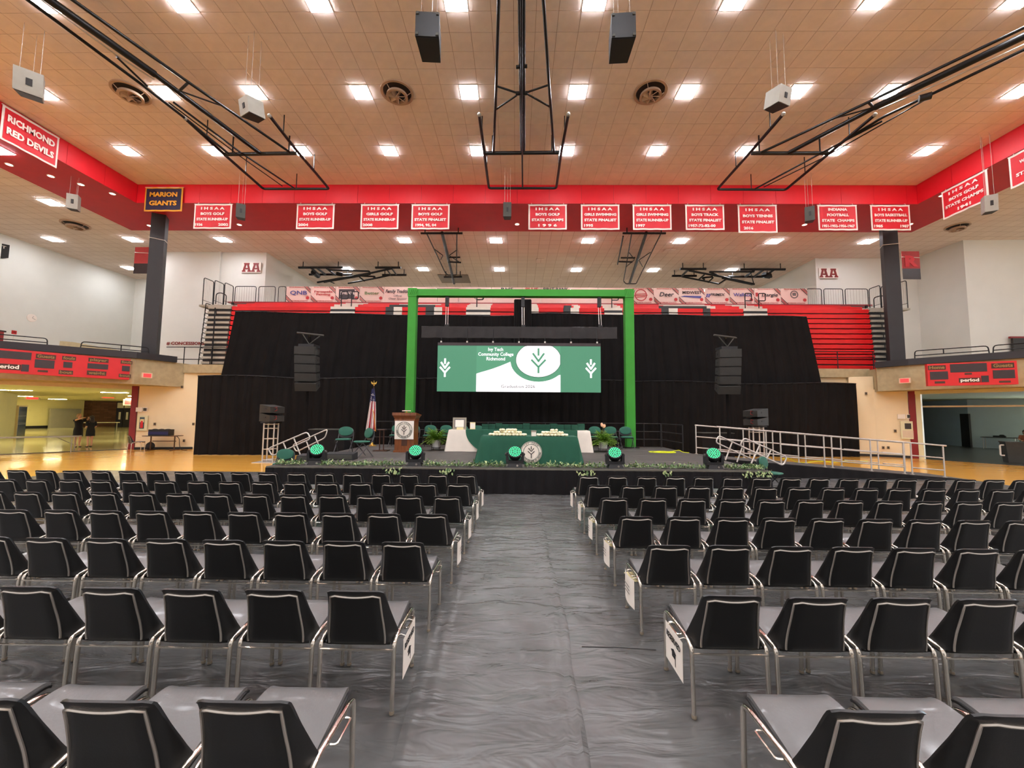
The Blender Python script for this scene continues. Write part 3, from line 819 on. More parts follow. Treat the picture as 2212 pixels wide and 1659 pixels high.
# ------------------------------------------------------------------ loudspeakers hung from the ceiling
def hung_speaker(q, size, rz, tilt, zt, label, m='speaker_black', group='loudspeakers hung on wires', k=.82):
    """cabinet narrowing towards its rear; q is its centre, the front faces -y before turning"""
    w, d, h = size
    f = thing('hanging_speaker', label, 'loudspeaker', q, rz, group)
    R = Matrix.Rotation(tilt, 4, 'X')
    vs = [(-w / 2, -d / 2, -h / 2), (w / 2, -d / 2, -h / 2), (w / 2 * k, d / 2, -h / 2), (-w / 2 * k, d / 2, -h / 2)]
    vs = vs + [(a, b, -c) for a, b, c in vs]
    MB().add([R @ Vector(v) for v in vs], [(3, 2, 1, 0), (4, 5, 6, 7), (0, 1, 5, 4), (1, 2, 6, 5), (2, 3, 7, 6), (3, 0, 4, 7)]).build('cabinet', m, f)
    g = [(-w * .46, -d * .46, -h / 2 - .012), (w * .46, -d * .46, -h / 2 - .012), (w * .46 * k, d * .46, -h / 2 - .012), (-w * .46 * k, d * .46, -h / 2 - .012)]
    g = g + [(a, b, c + .014) for a, b, c in g]
    MB().add([R @ Vector(v) for v in g], [(3, 2, 1, 0), (4, 5, 6, 7), (0, 1, 5, 4), (1, 2, 6, 5), (2, 3, 7, 6), (3, 0, 4, 7)]).build('grille', 'black_paint', f)  # dark plate covering the underside of the cabinet
    if m == 'speaker_black':
        for sx in (-1, 1):
            for sz in (-1, 1):
                MB().cbox(R @ Vector((sx * w * .42, -d / 2 - .012, sz * h * .42)), (.06, .03, .06), rx=tilt).build('corner_block', 'speaker_grey', f)
    else:
        MB().box(-w * .08, w * .14, -d / 2 - .012, -d / 2 + .002, -h * .16, h * .14, R).build('terminal_plate', 'ink', f)
    for sx in (-1, 1):
        p = R @ Vector((sx * w * .34, -d * .2, h / 2))
        MB().tube([p, (p.x, p.y, zt - q[2])], .006, 5).build('wire', 'mesh_grey', f)
    p = R @ Vector((0, d * .4, h / 2))
    MB().tube([p, (p.x, p.y, zt - q[2])], .005, 5).build('wire', 'mesh_grey', f)
    return f
hung_speaker((-2.204, 9.3, 11.1), (.56, .72, .62), .06, 0, ZC, 'large black loudspeaker hung left of the centre hoist')
hung_speaker((2.465, 9.3, 11.059), (.56, .72, .62), -.06, 0, ZC, 'large black loudspeaker hung right of the centre hoist')
hung_speaker((-13.95, 10.8, 11.18), (.56, .62, .62), .75, .25, ZC, 'pale loudspeaker hung at the far left of the ceiling', 'speaker_white')
hung_speaker((-7.666, 11, 10.604), (.44, .48, .46), -.5, .2, ZC, 'pale loudspeaker hung beside the left diagonal hoist', 'speaker_white')
hung_speaker((7.314, 11, 10.889), (.46, .48, .46), .4, .2, ZC, 'pale loudspeaker hung beside the right diagonal hoist', 'speaker_white')
for (q, rz, lb, m) in (((-19.03, 16.6, 10.805), .5, 'small loudspeaker hung in front of the left side soffit', 'speaker_white'), ((-12.64, 17.8, 11.023), .5, 'small loudspeaker hung right of the 1936 banner', 'speaker_grey'), ((-0.484, 17.4, 10.884), 0, 'small loudspeaker hung in the middle of the red fascia', 'speaker_grey'),
                    ((13.036, 17.8, 10.944), -.5, 'small loudspeaker hung left of the football banner', 'speaker_grey'), ((17.94, 15.2, 10.042), -.5, 'small loudspeaker hung before the tilted 1941 banner', 'speaker_white')):
    hung_speaker(q, (.36, .38, .62), rz, .08, ZC, lb, m)

# ------------------------------------------------------------------ championship banners
def banner(x, y, ztop, w, h, rz, lines, label, field='banner_red', border='banner_white', ink='banner_white', size=.17, aligns=None, name='championship_banner'):
    """hangs from ztop; faces -y before turning by rz"""
    f = thing(name, label, 'banner', (x, y, ztop), rz, 'banners hung on the red fascia')
    N = 14
    def sheet(w2, za, zb, y0, t):
        P = [[(-w2 + 2 * w2 * i / N, y0 + .012 * math.sin(i * 1.3 + za * 3) , za + (zb - za) * j / 2) for i in range(N + 1)] for j in range(3)]
        mb = MB().grid(P)
        mb.grid([[(p[0], p[1] + t, p[2]) for p in row] for row in P])
        return mb
    sheet(w / 2, 0, -h, 0, .012).build('cloth', border, f, True)
    sheet(w / 2 - .07, -.07, -h + .07, -.008, .004).build('field', field, f, True)
    MB().tube([(-w / 2 - .02, .01, .0), (w / 2 + .02, .01, .0)], .018, 6).build('hanging_rod', 'light_rim', f)
    for sx in (-.42, .42):
        MB().tube([(w * sx, .01, 0), (w * sx, .05, ZL - ztop if ztop < ZL else .02), (w * sx, .13, ZL - ztop if ztop < ZL else .02)], .008, 5).build('tie', 'light_rim', f)
    n = len(lines)
    for k, tx in enumerate(lines):
        z = -h * (.19 + .66 * k / max(1, n - 1)) if n > 2 else -h * (.32 + .36 * k)
        a = 'CENTER'
        xx = 0.0
        maxw = w - .30
        ww = min(maxw, len(tx) * size * .74)
        if isinstance(tx, tuple):
            for part, xp, wp in tx:
                text(f, part, (xp, -.03, z), size, ink, width=wp, bold=.042, depth=.003)
            continue
        text(f, tx, (xx, -.03, z), size, ink, width=ww, bold=.042, depth=.003)
    return f
BN = [(-14.53, ['I H S A A', 'BOYS GOLF', 'STATE RUNNER-UP', (('1936', -.62, .36), ('2002', .55, .48))], 'red BOYS GOLF RUNNER-UP banner of 1936 and 2002, leftmost of the row'),
      (-9.62, ['I H S A A', 'BOYS GOLF', 'STATE RUNNER-UP', (('2004', -.55, .48),)], 'red BOYS GOLF RUNNER-UP banner of 2004, second of the row'),
      (-6.56, ['I H S A A', 'GIRLS GOLF', 'STATE RUNNER-UP', (('2008', -.55, .48),)], 'red banner reading GIRLS GOLF STATE RUNNER-UP 2008'),
      (-4.15, ['I H S A A', 'BOYS GOLF', 'STATE FINALIST', (('1994, 95, 04', -.2, .98),)], 'red banner reading BOYS GOLF STATE FINALIST 1994, 95, 04'),
      (1.38, ['I H S A A', 'BOYS GOLF', 'STATE CHAMPS', '1 9 9 6'], 'red banner reading BOYS GOLF STATE CHAMPS 1996'),
      (3.85, ['I H S A A', 'GIRLS SWIMMING', 'STATE FINALIST', (('1995', -.55, .42),)], 'red banner reading GIRLS SWIMMING STATE FINALIST 1995'),
      (6.28, ['I H S A A', 'GIRLS SWIMMING', 'STATE RUNNER-UP', (('1997', -.55, .42),)], 'red banner reading GIRLS SWIMMING STATE RUNNER-UP 1997'),
      (8.74, ['I H S A A', 'BOYS TRACK', 'STATE FINALIST', (('1957-72-82-00', -.15, 1.25),)], 'red banner reading BOYS TRACK STATE FINALIST 1957-72-82-00'),
      (11.19, ['I H S A A', 'BOYS TENNIS', 'STATE FINALIST', (('2016', -.45, .44),)], 'red banner reading BOYS TENNIS STATE FINALIST 2016'),
      (14.9, ['INDIANA', 'FOOTBALL', 'STATE  CHAMPS', '1951-1952-1956-1967'], 'red banner reading FOOTBALL STATE CHAMPS, right of a small speaker'),
      (17.34, ['I H S A A', 'BOYS BASKETBALL', 'STATE RUNNER-UP', (('1985', -.6, .40), ('1987', .6, .40))], 'red banner reading BOYS BASKETBALL STATE RUNNER-UP 1985 1987')]
for x, ln, lb in BN:
    banner(x, 18.56, 11.8, 1.80, 1.34 if '2016' in lb else 1.21, 0, ln, lb)
banner(-16.95, 18.56, 12.63, 1.83, 1.19, 0, ['MARION', 'GIANTS'], 'navy banner with gold border and gold letters at the corner', 'banner_navy', 'banner_gold', 'banner_gold', .30)
banner(-18.27, 14.32, 12.73, 1.78, 1.26, PI / 2, ['RICHMOND', 'RED DEVILS'], 'large red two-line banner on the left side fascia', size=.33)
banner(18.66, 16.65, 11.82, 1.75, 1.24, -PI / 2, ['I H S A A', 'BOYS GOLF', 'STATE CHAMPS', '1941'], 'red banner reading BOYS GOLF STATE CHAMPS 1941 on the side fascia')
banner(18.66, 14.2, 11.82, 1.75, 1.24, -PI / 2, [(('W', -.45, .16),), (('STATE', -.35, .62),)], 'red banner cut off by the right edge of the picture')

# ------------------------------------------------------------------ columns and pennants
def column(x, y, rz, label, side):
    f = thing('support_column', label, 'column', (x, y, 4.4), rz)
    MB().box(-.285, .285, -.285, .285, 0, ZL - 4.4).build('shaft', 'column_black', f)
    MB().box(-.34, .34, -.34, .34, 0, .3).build('foot_casing', 'ledge_black', f)
    MB().tube([(-.32, -.32, 6.2), (.32, -.32, 6.16), (.32, .32, 6.2), (-.32, .32, 6.2), (-.32, -.32, 6.2)], .016, 5).build('cable_ring', 'light_rim', f)
column(-18.32, 19.95, .5, 'black square column at the left balcony corner', -1)
column(18.85, 20.35, -.5, 'black square column at the right balcony corner', 1)
def pennant(q, w, h, label, letter):
    f = thing('wall_pennant', label, 'banner', q, 0, 'pennants behind the columns')
    MB().box(-w / 2, w / 2, -.01, .01, -h * .62, 0).build('upper_cloth', 'ad_red', f)
    MB().box(-w / 2, w / 2, -.009, .009, -h, -h * .62).build('lower_cloth', 'score_dark', f)
    MB().tube([(-w / 2, -.015, -.32), (w / 2, -.015, -.36)], .02, 5).build('cord', 'light_rim', f)
    if letter:
        text(f, letter, (.02, -.03, -h * .38), .8, 'fascia_red', bold=.05, width=.7)
pennant((-21.487, 22.5, 11.323), 1.0, 1.55, 'red and black cloth pennant behind the left column', None)
pennant((21.308, 21.8, 10.927), .95, 1.55, 'red and black pennant with an R behind the right column', 'R')
f = thing('wall_pennant', 'dark pennant cut off by the left picture edge', 'banner', (-29.411, 22, 11.357), .9, 'pennants behind the columns')
MB().plate([(-.45, 0), (.45, 0), (.45, -.75), (0, -.95), (-.45, -.75)], 0, .02).build('cloth', 'ink', f)
text(f, 'T', (.25, -.01, -.2), .22, 'paper', width=.16)

# double A slab letters on the walls
def slab_A(mb, x, s):
    out = [(-.5, 0), (-.12, 0), (-.12, .16), (-.2, .16), (-.17, .28), (.17, .28), (.2, .16), (.12, .16), (.12, 0), (.5, 0), (.5, .16), (.42, .16), (.24, .84), (.3, .84), (.3, 1.0), (-.3, 1.0), (-.3, .84), (-.24, .84), (-.42, .16), (-.5, .16)]
    m = Matrix.Translation((x, 0, 0)) @ Matrix.Diagonal((s, 1, s, 1))
    # split into convex-friendly strips
    L = [(-.5, 0), (-.12, 0), (-.12, .16), (-.5, .16)]
    R = [(.12, 0), (.5, 0), (.5, .16), (.12, .16)]
    T = [(-.3, .84), (.3, .84), (.3, 1), (-.3, 1)]
    A1 = [(-.42, .16), (-.2, .16), (-.02, .84), (-.24, .84)]
    A2 = [(.2, .16), (.42, .16), (.24, .84), (.02, .84)]
    B = [(-.2, .28), (.2, .28), (.16, .44), (-.16, .44)]
    for p in (L, R, T, A1, A2, B):
        mb.plate(p, 0, .03, m)
for (q, lb) in (((-16.601, 24.55, 10.631), 'pair of maroon block letters AA on the left wall'), ((19.507, 25.2, 10.645), 'pair of maroon block letters AA on the right wall')):
    f = thing('wall_letters', lb, 'lettering', q, 0, 'block letters on the walls')
    MB().box(-.6, .6, .02, .035, -.05, .6).build('backing', 'banner_white', f)
    for k in (-1, 1):
        mb = MB(); slab_A(mb, .29 * k, .56); mb.build('letter', 'letter_maroon', f)
f = thing('wall_lettering', 'small maroon CONCESSION lettering low on the left wall', 'lettering', (-20.609, 24.5, 6.09), 0)
text(f, '# CONCESSIONS', (.25, 0, 0), .26, 'letter_maroon', width=2.35, bold=.04)

# ------------------------------------------------------------------ telescopic bleachers on the rear balcony
PITCH, ZB = .272, 4.33
def bleacher(label, xa, xb, end):
    f = thing('telescopic_bleacher', label, 'bleacher', ((xa + xb) / 2, 20.92, 4.37), 0, 'folded bleachers on the rear balcony')
    cx = (xa + xb) / 2
    def part(nm, x0, x1, y0, y1, z0, z1, m):
        return MB().box(x0 - cx, x1 - cx, y0 - 20.75, y1 - 20.75, z0 - 4.37, z1 - 4.37).build(nm, m, f)
    for k in range(12):
        z = ZB + PITCH * k
        y = 20.86 + .022 * k
        mb = MB()
        x0, x1, y0, y1 = xa - cx, xb - cx, y - 20.75, y + .3 - 20.75
        z0, z1 = z + .045 - 4.37, z + .25 - 4.37
        mb.add([(x0, y0 + .03, z0), (x1, y0 + .03, z0), (x1, y0, z1 - .03), (x0, y0, z1 - .03), (x0, y0 + .02, z1), (x1, y0 + .02, z1), (x1, y1, z1), (x0, y1, z1), (x0, y1, z0), (x1, y1, z0)],
               [(0, 1, 2, 3), (3, 2, 5, 4), (4, 5, 6, 7), (7, 6, 9, 8), (8, 9, 1, 0), (0, 3, 4, 7, 8), (1, 9, 6, 5, 2)])
        mb.build('seat_row', 'bleacher_red', f)
    part('understructure', xa + .02, xb - .02, 21.2, 21.48, ZB, ZB + 12 * PITCH - .05, 'black_paint')
    for j in range(3):
        part('open_row', xa, xb, 21.5 + .72 * j, 21.5 + .72 * j + .4, 7.58 + .24 * j, 7.80 + .24 * j, 'bleacher_red')
        part('tread', xa, xb, 21.9 + .72 * j, 22.22 + .72 * j, 7.52 + .24 * j, 7.58 + .24 * j, 'deck_grey')
    part('top_row', xa, xb, 23.62, 23.72, 8.1, 8.5, 'bleacher_dark')
    return f, part
bl, pl_ = bleacher('left bank of folded red bleachers behind the black drapes', -15.3, -.12, -1)
br, pr_ = bleacher('right bank of folded red bleachers, bare at its right end', .62, 18.45, 1)
def block(part, nm, px, m, rows=(10, 11), y0=None):
    for k in rows:
        z = ZB + PITCH * k; y = 20.86 + .022 * k
        part(nm, px[0], px[1], y - .008, y + .28, z + .043, z + .254, m)
def open_block(part, nm, px, m, js=(0, 1, 2)):
    for j in js:
        part(nm, px[0], px[1], 21.49 + .72 * j, 21.49 + .72 * j + .4, 7.575 + .24 * j, 7.805 + .24 * j, m)
def PX(a, b, y=20.9): return ((a - 1117) * y / 880.0, (b - 1117) * y / 880.0)
for part, a, b in ((pl_, 697, 752), (pl_, 1002, 1056), (pr_, 1310, 1350), (pr_, 1618, 1670)):
    p = PX(a, b)
    for k in (10, 11):
        z = ZB + PITCH * k
        part('aisle_step', p[0], p[1], 20.83 + .022 * k, 21.15, z + .12, z + .256, 'bleacher_white')
        part('aisle_gap', p[0], p[1], 20.835 + .022 * k, 21.15, z + .0, z + .118, 'black_paint')
    open_block(part, 'aisle_step', p, 'bleacher_white')
for part, a, b, m in ((pl_, 821, 839, 'bleacher_black'), (pl_, 839, 858, 'bleacher_white'), (pl_, 911, 930, 'bleacher_black'), (pl_, 930, 948, 'bleacher_white'),
                      (pr_, 1146, 1164, 'bleacher_white'), (pr_, 1219, 1235, 'bleacher_black'), (pr_, 1235, 1254, 'bleacher_white'), (pr_, 1437, 1453, 'bleacher_black'), (pr_, 1453, 1473, 'bleacher_white'), (pr_, 1529, 1545, 'bleacher_black')):
    block(part, 'seat_inlay', PX(a, b), m)
open_block(pl_, 'seat_inlay', PX(832, 934, 21.5), 'bleacher_black', (0,)); open_block(pl_, 'seat_inlay', PX(855, 948, 22.3), 'bleacher_white', (1,))
open_block(pr_, 'seat_inlay', PX(1428, 1533, 21.5), 'bleacher_black', (0,)); open_block(pr_, 'seat_inlay', PX(1437, 1540, 22.3), 'bleacher_white', (1, 2)); open_block(pr_, 'seat_inlay', PX(1533, 1552, 21.5), 'bleacher_white', (0,))
open_block(pr_, 'seat_inlay', PX(1219, 1236, 21.5), 'bleacher_black', (0,)); open_block(pr_, 'seat_inlay', PX(1236, 1250, 22.3), 'bleacher_white', (0, 1)); open_block(pr_, 'seat_inlay', PX(1146, 1162, 21.5), 'bleacher_white', (0, 1, 2))
# stepped end aisles with rails
def end_stack(f, part, xa, xb, xo):
    cx = f.location.x
    for k in range(12):
        z = ZB + PITCH * k; y = 20.86 + .022 * k
        part('end_step', xa, xb, y - .05, y + .35, z + .10, z + .22, 'deck_grey')
        part('end_riser', xa, xb, y + .02, y + .35, z - .03, z + .10, 'black_paint')
        MB().tube(smooth_path([(xo - cx, y - 20.75, z - 4.37), (xo - cx, y - 20.75, z + .42 - 4.37), (xo - cx, y + .5 - 20.75, z + .42 - 4.37), (xo - cx, y + .5 - 20.75, z - 4.37)], .08, 3), .022, 6).build('end_rail', 'black_steel', f)
        if k % 2 == 0:
            xm = (xa * .6 + xb * .4)
            MB().tube(smooth_path([(xm - cx, y - .08 - 20.75, z - 4.37 + .02), (xm - cx, y - .08 - 20.75, z + .24 - 4.37), (xm - .3 - cx, y - .08 - 20.75, z + .34 - 4.37)], .06, 3), .02, 6).build('grab_rail', 'black_steel', f)
    part('end_deck', min(xa, xo - .45) if xo < 0 else xa, xb if xo < 0 else max(xb, xo + .8), 21.2, 23.7, 7.58, 7.68, 'deck_grey')
    part('top_deck', -17.3 if xo < 0 else .62, -.12 if xo < 0 else 20.75, 23.5, 24.1, 8.42, 8.495, 'bleacher_dark')
    part('deck_support', (-17.0 if xo < 0 else 20.3), (-16.9 if xo < 0 else 20.4), 23.4, 23.5, 4.37, 8.42, 'black_paint')
    for xx in (xa * .5 + xb * .5,):
        MB().tube(smooth_path([(xx - cx, .02, 7.6 - 4.37), (xx - cx, .02, 8.15 - 4.37), (xx - cx, .3, 8.3 - 4.37), (xx - cx, .75, 8.3 - 4.37), (xx - cx, .75, 7.66 - 4.37)], .12, 3), .025, 6).build('grab_rail', 'black_steel', f)
        MB().tube([(xx - cx, .0, 4.4 - 4.37), (xx - cx, .0, 7.4 - 4.37)], .03, 6).build('post', 'black_steel', f)
end_stack(bl, pl_, -16.55, -15.32, -16.72)
end_stack(br, pr_, 18.47, 19.7, 19.9)
for f, xs in ((bl, (PX(722, 722)[0], PX(745, 745)[0], PX(1026, 1026)[0])), (br, (PX(1326, 1326)[0], PX(1620, 1620)[0], PX(1650, 1650)[0]))):
    cx = f.location.x
    for x in xs:
        MB().tube(smooth_path([(x - cx, .25, 3.2), (x - cx, .25, 4.0), (x - cx + .35, .25, 4.0), (x - cx + .35, .25, 3.6), (x - cx, .25, 3.6)], .08, 3), .028, 6).build('aisle_handrail', 'black_steel', f)
# guard fence panels around the top deck
def fence_panel(a, b, z0, z1, label, bars=9, drop=0.0):
    f = thing('guard_panel', label, 'railing', (a[0], a[1], z0), math.atan2(b[1] - a[1], b[0] - a[0]), 'wire guard panels on top of the bleachers')
    L = math.hypot(b[0] - a[0], b[1] - a[1]); h = z1 - z0
    MB().tube(smooth_path([(0.03, 0, -drop), (.03, 0, h), (L - .03, 0, h), (L - .03, 0, -drop)], .12, 3), .022, 6).build('frame', 'black_steel', f)
    mb = MB()
    for k in range(1, bars):
        x = L * k / bars
        MB().tube([(x, 0, .02), (x, 0, h)], .008, 4).build('bar', 'mesh_grey', f)
    MB().tube([(0.03, 0, .04), (L - .03, 0, .04)], .012, 4).build('bottom_rail', 'black_steel', f)
FY = 23.86
def FX(px): return (px - 1117) * FY / 880.0
for i, (a, b) in enumerate(((488, 537), (541, 580), (585, 604))):
    fence_panel((FX(a), FY), (FX(b), FY), 8.5, 9.48, 'wire guard panel, %s from the left above the bleacher end' % ORD[i], 9 if i < 2 else 4)
for i, (a, b) in enumerate(((1747, 1781), (1784, 1827), (1830, 1881))):
    fence_panel((FX(a), FY), (FX(b), FY), 8.5, 9.48, 'wire guard panel, %s to the right of the sponsor banners' % ORD[i], 8)
for i in range(3):
    fence_panel((-17.0, 23.7 - .78 * (i + 1)), (-17.0, 23.7 - .78 * i), 8.3 - .2 * i, 9.42 - .12 * i, 'wire guard panel on the left flank, %s from the rear' % ORD[i], 7, 8.3 - .2 * i - 7.68)
    fence_panel((20.6, 23.7 - .78 * (i + 1)), (20.6, 23.7 - .78 * i), 8.3 - .2 * i, 9.42 - .12 * i, 'wire guard panel on the right flank, %s from the rear' % ORD[i], 7, 8.3 - .2 * i - 7.68)
# sponsor banners tied to the guard fence
BPX = [604.6, 659.6, 714.5, 768, 822, 884, 938, 990, 1059, 1127, 1167.5, 1232.7, 1293, 1362, 1414.5, 1469, 1525, 1579.6, 1632.6, 1690, 1748]
AD = [('QNB', 'ad_blue', .34, .7), ('Persepolis\nPainting', 'ad_red', .17, .75), ('SHEAVE', 'banner_white', .24, .62), ('Better', 'ad_green', .24, .6), ('Family Tradition', 'ad_ink', .28, .92), (None,), (None,), (None,), ('RHS', 'ad_ink', .24, .4), ('PLUS', 'ad_red', .26, .7),
      ('FIRST BANK', 'ad_ink', .26, .86), (None,), (None,), ('emblem', None, 0, 0), ('Deer', 'ad_ink', .36, .6), ('MIDWEST', 'ad_ink', .24, .76), ('PRIMEX', 'ad_ink', .22, .6), ('Wallace', 'ad_blue', .28, .75), ('Dargie', 'ad_ink', .28, .62), ('crest', None, 0, 0)]
ADL = ['with purple QNB letters', 'with thin red two-line lettering', 'with a dark framed sign plate', 'with pale green lettering', 'reading Family Tradition', 'just left of the green truss top', 'with a thin dark frame above the truss', 'with a round arch mark above the truss', 'reading RHS', 'reading PLUS', 'reading FIRST BANK', 'with a small round crest above the truss', 'with a red block above the truss corner', 'with a red round emblem right of the truss', 'with cursive Deer lettering', 'reading MIDWEST over a blue bar', 'reading PRIMEX', 'with blue Wallace lettering', 'reading Dargie', 'with a grey shield, rightmost of the row']
for i in range(20):
    xa, xb = FX(BPX[i]) + .012, FX(BPX[i + 1]) - .012
    w = xb - xa; h = .94
    f = thing('sponsor_banner', 'pale sponsor banner ' + ADL[i], 'banner', ((xa + xb) / 2, FY - .06, 8.53), 0, 'sponsor banners on the guard fence')
    N = 10
    def zz(u): return .008 * math.sin(u * 9 + i)
    MB().grid([[(-w / 2 + w * a / N, zz(a / N) + dy, h * b / 2) for a in range(N + 1)] for b in range(3) for dy in (0,)]).grid([[(-w / 2 + w * a / N, zz(a / N) + .012, h * b / 2) for a in range(N + 1)] for b in range(3)]).build('sheet', 'ad_white', f, True)
    y = -.012
    ad = AD[i]
    stripes = i in (0, 1, 2, 3, 13, 14, 15, 16, 17, 18, 19)
    if stripes:
        for dx, m in ((0, 'ad_stripe'), (.10, 'ad_red'), (.2, 'ad_stripe')):
            MB().plate([(w / 2 - .42 + dx, h), (w / 2 - .36 + dx, h), (w / 2 - .0, h - .36 + dx), (w / 2 - .0, h - .42 + dx)], y, y + .006).build('corner_stripe', m, f)
            MB().plate([(-w / 2, .42 - dx), (-w / 2, .36 - dx), (-w / 2 + .36 - dx, 0), (-w / 2 + .42 - dx, 0)], y, y + .006).build('corner_stripe', m, f)
        MB().lathe([(.1, -.004), (.1, .004)], (w / 2 - .17, y, .25), 14, Matrix.Rotation(PI / 2, 4, 'X')).build('round_mark', 'ad_red', f)
        text(f, 'PROUD SPONSOR OF', (-.12, y - .004, h - .05), .07, 'ad_red', width=w * .6, bold=.02)
        text(f, 'RICHMOND ATHLETICS', (.1, y - .004, .06), .07, 'ad_red', width=w * .66, bold=.02)
    if ad[0] == 'SHEAVE':
        MB().box(-w * .36, w * .3, y - .006, y, .2, .78).build('dark_plate', 'ad_ink', f)
    if ad[0] == 'emblem':
        MB().lathe([(.36, -.003), (.36, .003), (.31, .003), (.31, -.003)], (-.05, y, .5), 18, Matrix.Rotation(PI / 2, 4, 'X')).build('emblem_ring', 'ad_red', f)
        for dz, dw in ((.56, .34), (.47, .40), (.38, .26)):
            MB().plate([(-.05 - dw, dz - .03), (-.05 + dw, dz + .01), (-.05 + dw, dz + .05), (-.05 - dw, dz + .01)], y - .006, y).build('emblem_stroke', 'ad_red', f)
    if ad[0] == 'crest' or i == 11:
        MB().lathe([(.24, -.003), (.24, .003), (.17, .003), (.17, -.003)], (0, y, .58), 18, Matrix.Rotation(PI / 2, 4, 'X')).build('crest_ring', 'ink_grey', f)
        MB().plate([(-.1, .5), (.1, .5), (.12, .66), (0, .7), (-.12, .66)], y - .004, y).build('crest_core', 'ink_grey', f)
    if i == 7:
        MB().lathe([(.36, -.003), (.36, .003), (.32, .003), (.32, -.003)], (.2, y, .5), 18, Matrix.Rotation(PI / 2, 4, 'X')).build('arch_ring', 'ink_grey', f)
    if i == 6:
        MB().tube([(-w / 2 + .05, y, .06), (-w / 2 + .05, y, h - .08), (w / 2 - .08, y, h - .08), (w / 2 - .08, y, .06)], .012, 4).build('frame_line', 'ink_grey', f)
    if i == 12:
        MB().box(-w * .35, w * .35, y - .006, y, .3, .82).build('red_block', 'ad_red', f)
    if ad[0] == 'MIDWEST':
        MB().plate([(-w * .45, .42), (w * .35, .32), (w * .38, .46), (-w * .3, .48)], y - .004, y).build('blue_bar', 'ad_blue', f)
    if ad[0] == 'Family Tradition':
        text(f, 'Official\nCheer Sponsor', (0, y - .006, .3), .17, 'ink_grey', width=w * .66, shear=.2)
    if ad[0] == 'PRIMEX':
        for dx in (0, .12): MB().plate([(-w * .46 + dx, .38), (-w * .42 + dx, .6), (-w * .36 + dx, .6), (-w * .4 + dx, .38)], y - .004, y).build('slash_mark', 'ad_blue', f)
    if ad[0] == 'Dargie':
        MB().box(-w * .46, -w * .36, y - .004, y, .45, .68).build('red_mark', 'ad_red', f)
    if ad[0] and ad[0] not in ('crest', 'emblem'):
        zt = .66 if ad[0] in ('MIDWEST', 'Family Tradition') else (.82 if i in (8, 9, 10) else .54)
        text(f, ad[0], (.02 if ad[0] != 'Dargie' else .12, y - .009, zt), ad[2], ad[1], width=w * ad[3], bold=.02, shear=.25 if ad[0] in ('Family Tradition', 'Deer', 'PRIMEX', 'Dargie') else 0)
# railings along the balcony fronts
def pipe_rail(label, pts, r=.022, name='balcony_railing', m='black_steel', posts=(), z0=4.72, mids=()):
    f = thing(name, label, 'railing', (pts[0][0], pts[0][1], z0), 0, 'black pipe railings on the balcony')
    o = Vector((pts[0][0], pts[0][1], z0))
    MB().tube(smooth_path([Vector(p) - o for p in pts], .12, 4), r, 7).build('top_rail', m, f, True)
    for md in mids:
        MB().tube([Vector(p) - o for p in md], r, 7).build('mid_rail', m, f, True)
    for p in posts:
        MB().tube([Vector((p[0], p[1], z0)) - o, Vector(p) - o], r, 7).build('post', m, f)
def on_ledge(pts, px, z):   # point on a ledge polyline (inset a little) seen in direction px
    ins = inset(pts, .2)
    k = (px - 1117) / 880.0
    for a, b in zip(ins[:-1], ins[1:]):
        da, db = a[0] - k * a[1], b[0] - k * b[1]
        if da * db <= 0:
            t = da / (da - db)
            return (a[0] + (b[0] - a[0]) * t, a[1] + (b[1] - a[1]) * t, z)
    return (ins[0][0], ins[0][1], z)
ol = lambda px, z: on_ledge(LED_L, px, z)
orr = lambda px, z: on_ledge(LED_R, px, z - .135)
pipe_rail('black pipe railing at the left picture edge above the scoreboard', [ol(-60, 5.0), ol(76, 5.0), ol(77, 4.72)], mids=[[ol(-60, 4.82), ol(76, 4.82)]])
pipe_rail('black pipe railing left of the left column', [ol(152, 4.72), ol(154, 5.0), ol(304, 5.02), ol(306, 4.72)], mids=[[ol(154, 4.82), ol(305, 4.82)]], posts=[ol(243, 5.0)])
pipe_rail('black pipe railing right of the right column', [orr(1972, 4.72), orr(1973, 5.08), orr(2129, 5.04), orr(2131, 4.72)], mids=[[orr(1973, 4.86), orr(2130, 4.84)]], posts=[orr(2034, 5.05)])
pipe_rail('black pipe railing at the right picture edge above the scoreboard', [orr(2139, 4.72), orr(2141, 5.04), orr(2260, 5.02)], mids=[[orr(2141, 4.84), orr(2260, 4.84)]])
pipe_rail('black pipe railing beside the left bleacher end', [(-18.3, 20.84, 5.28), (-15.2, 20.84, 5.28)], mids=[[(-18.3, 20.84, 4.64), (-15.2, 20.84, 4.64)]], posts=[(-17.35, 20.84, 5.28), (-15.9, 20.84, 5.28)], z0=4.37)
pipe_rail('black pipe railing in front of the right bleacher bank', [(14.8, 20.84, 5.26), (18.2, 20.84, 5.26)], mids=[[(14.8, 20.84, 4.94), (18.2, 20.84, 4.94)], [(14.8, 20.84, 4.56), (18.2, 20.84, 4.56)]], posts=[(16.35, 20.84, 5.26), (18.15, 20.84, 5.26)], z0=4.37)
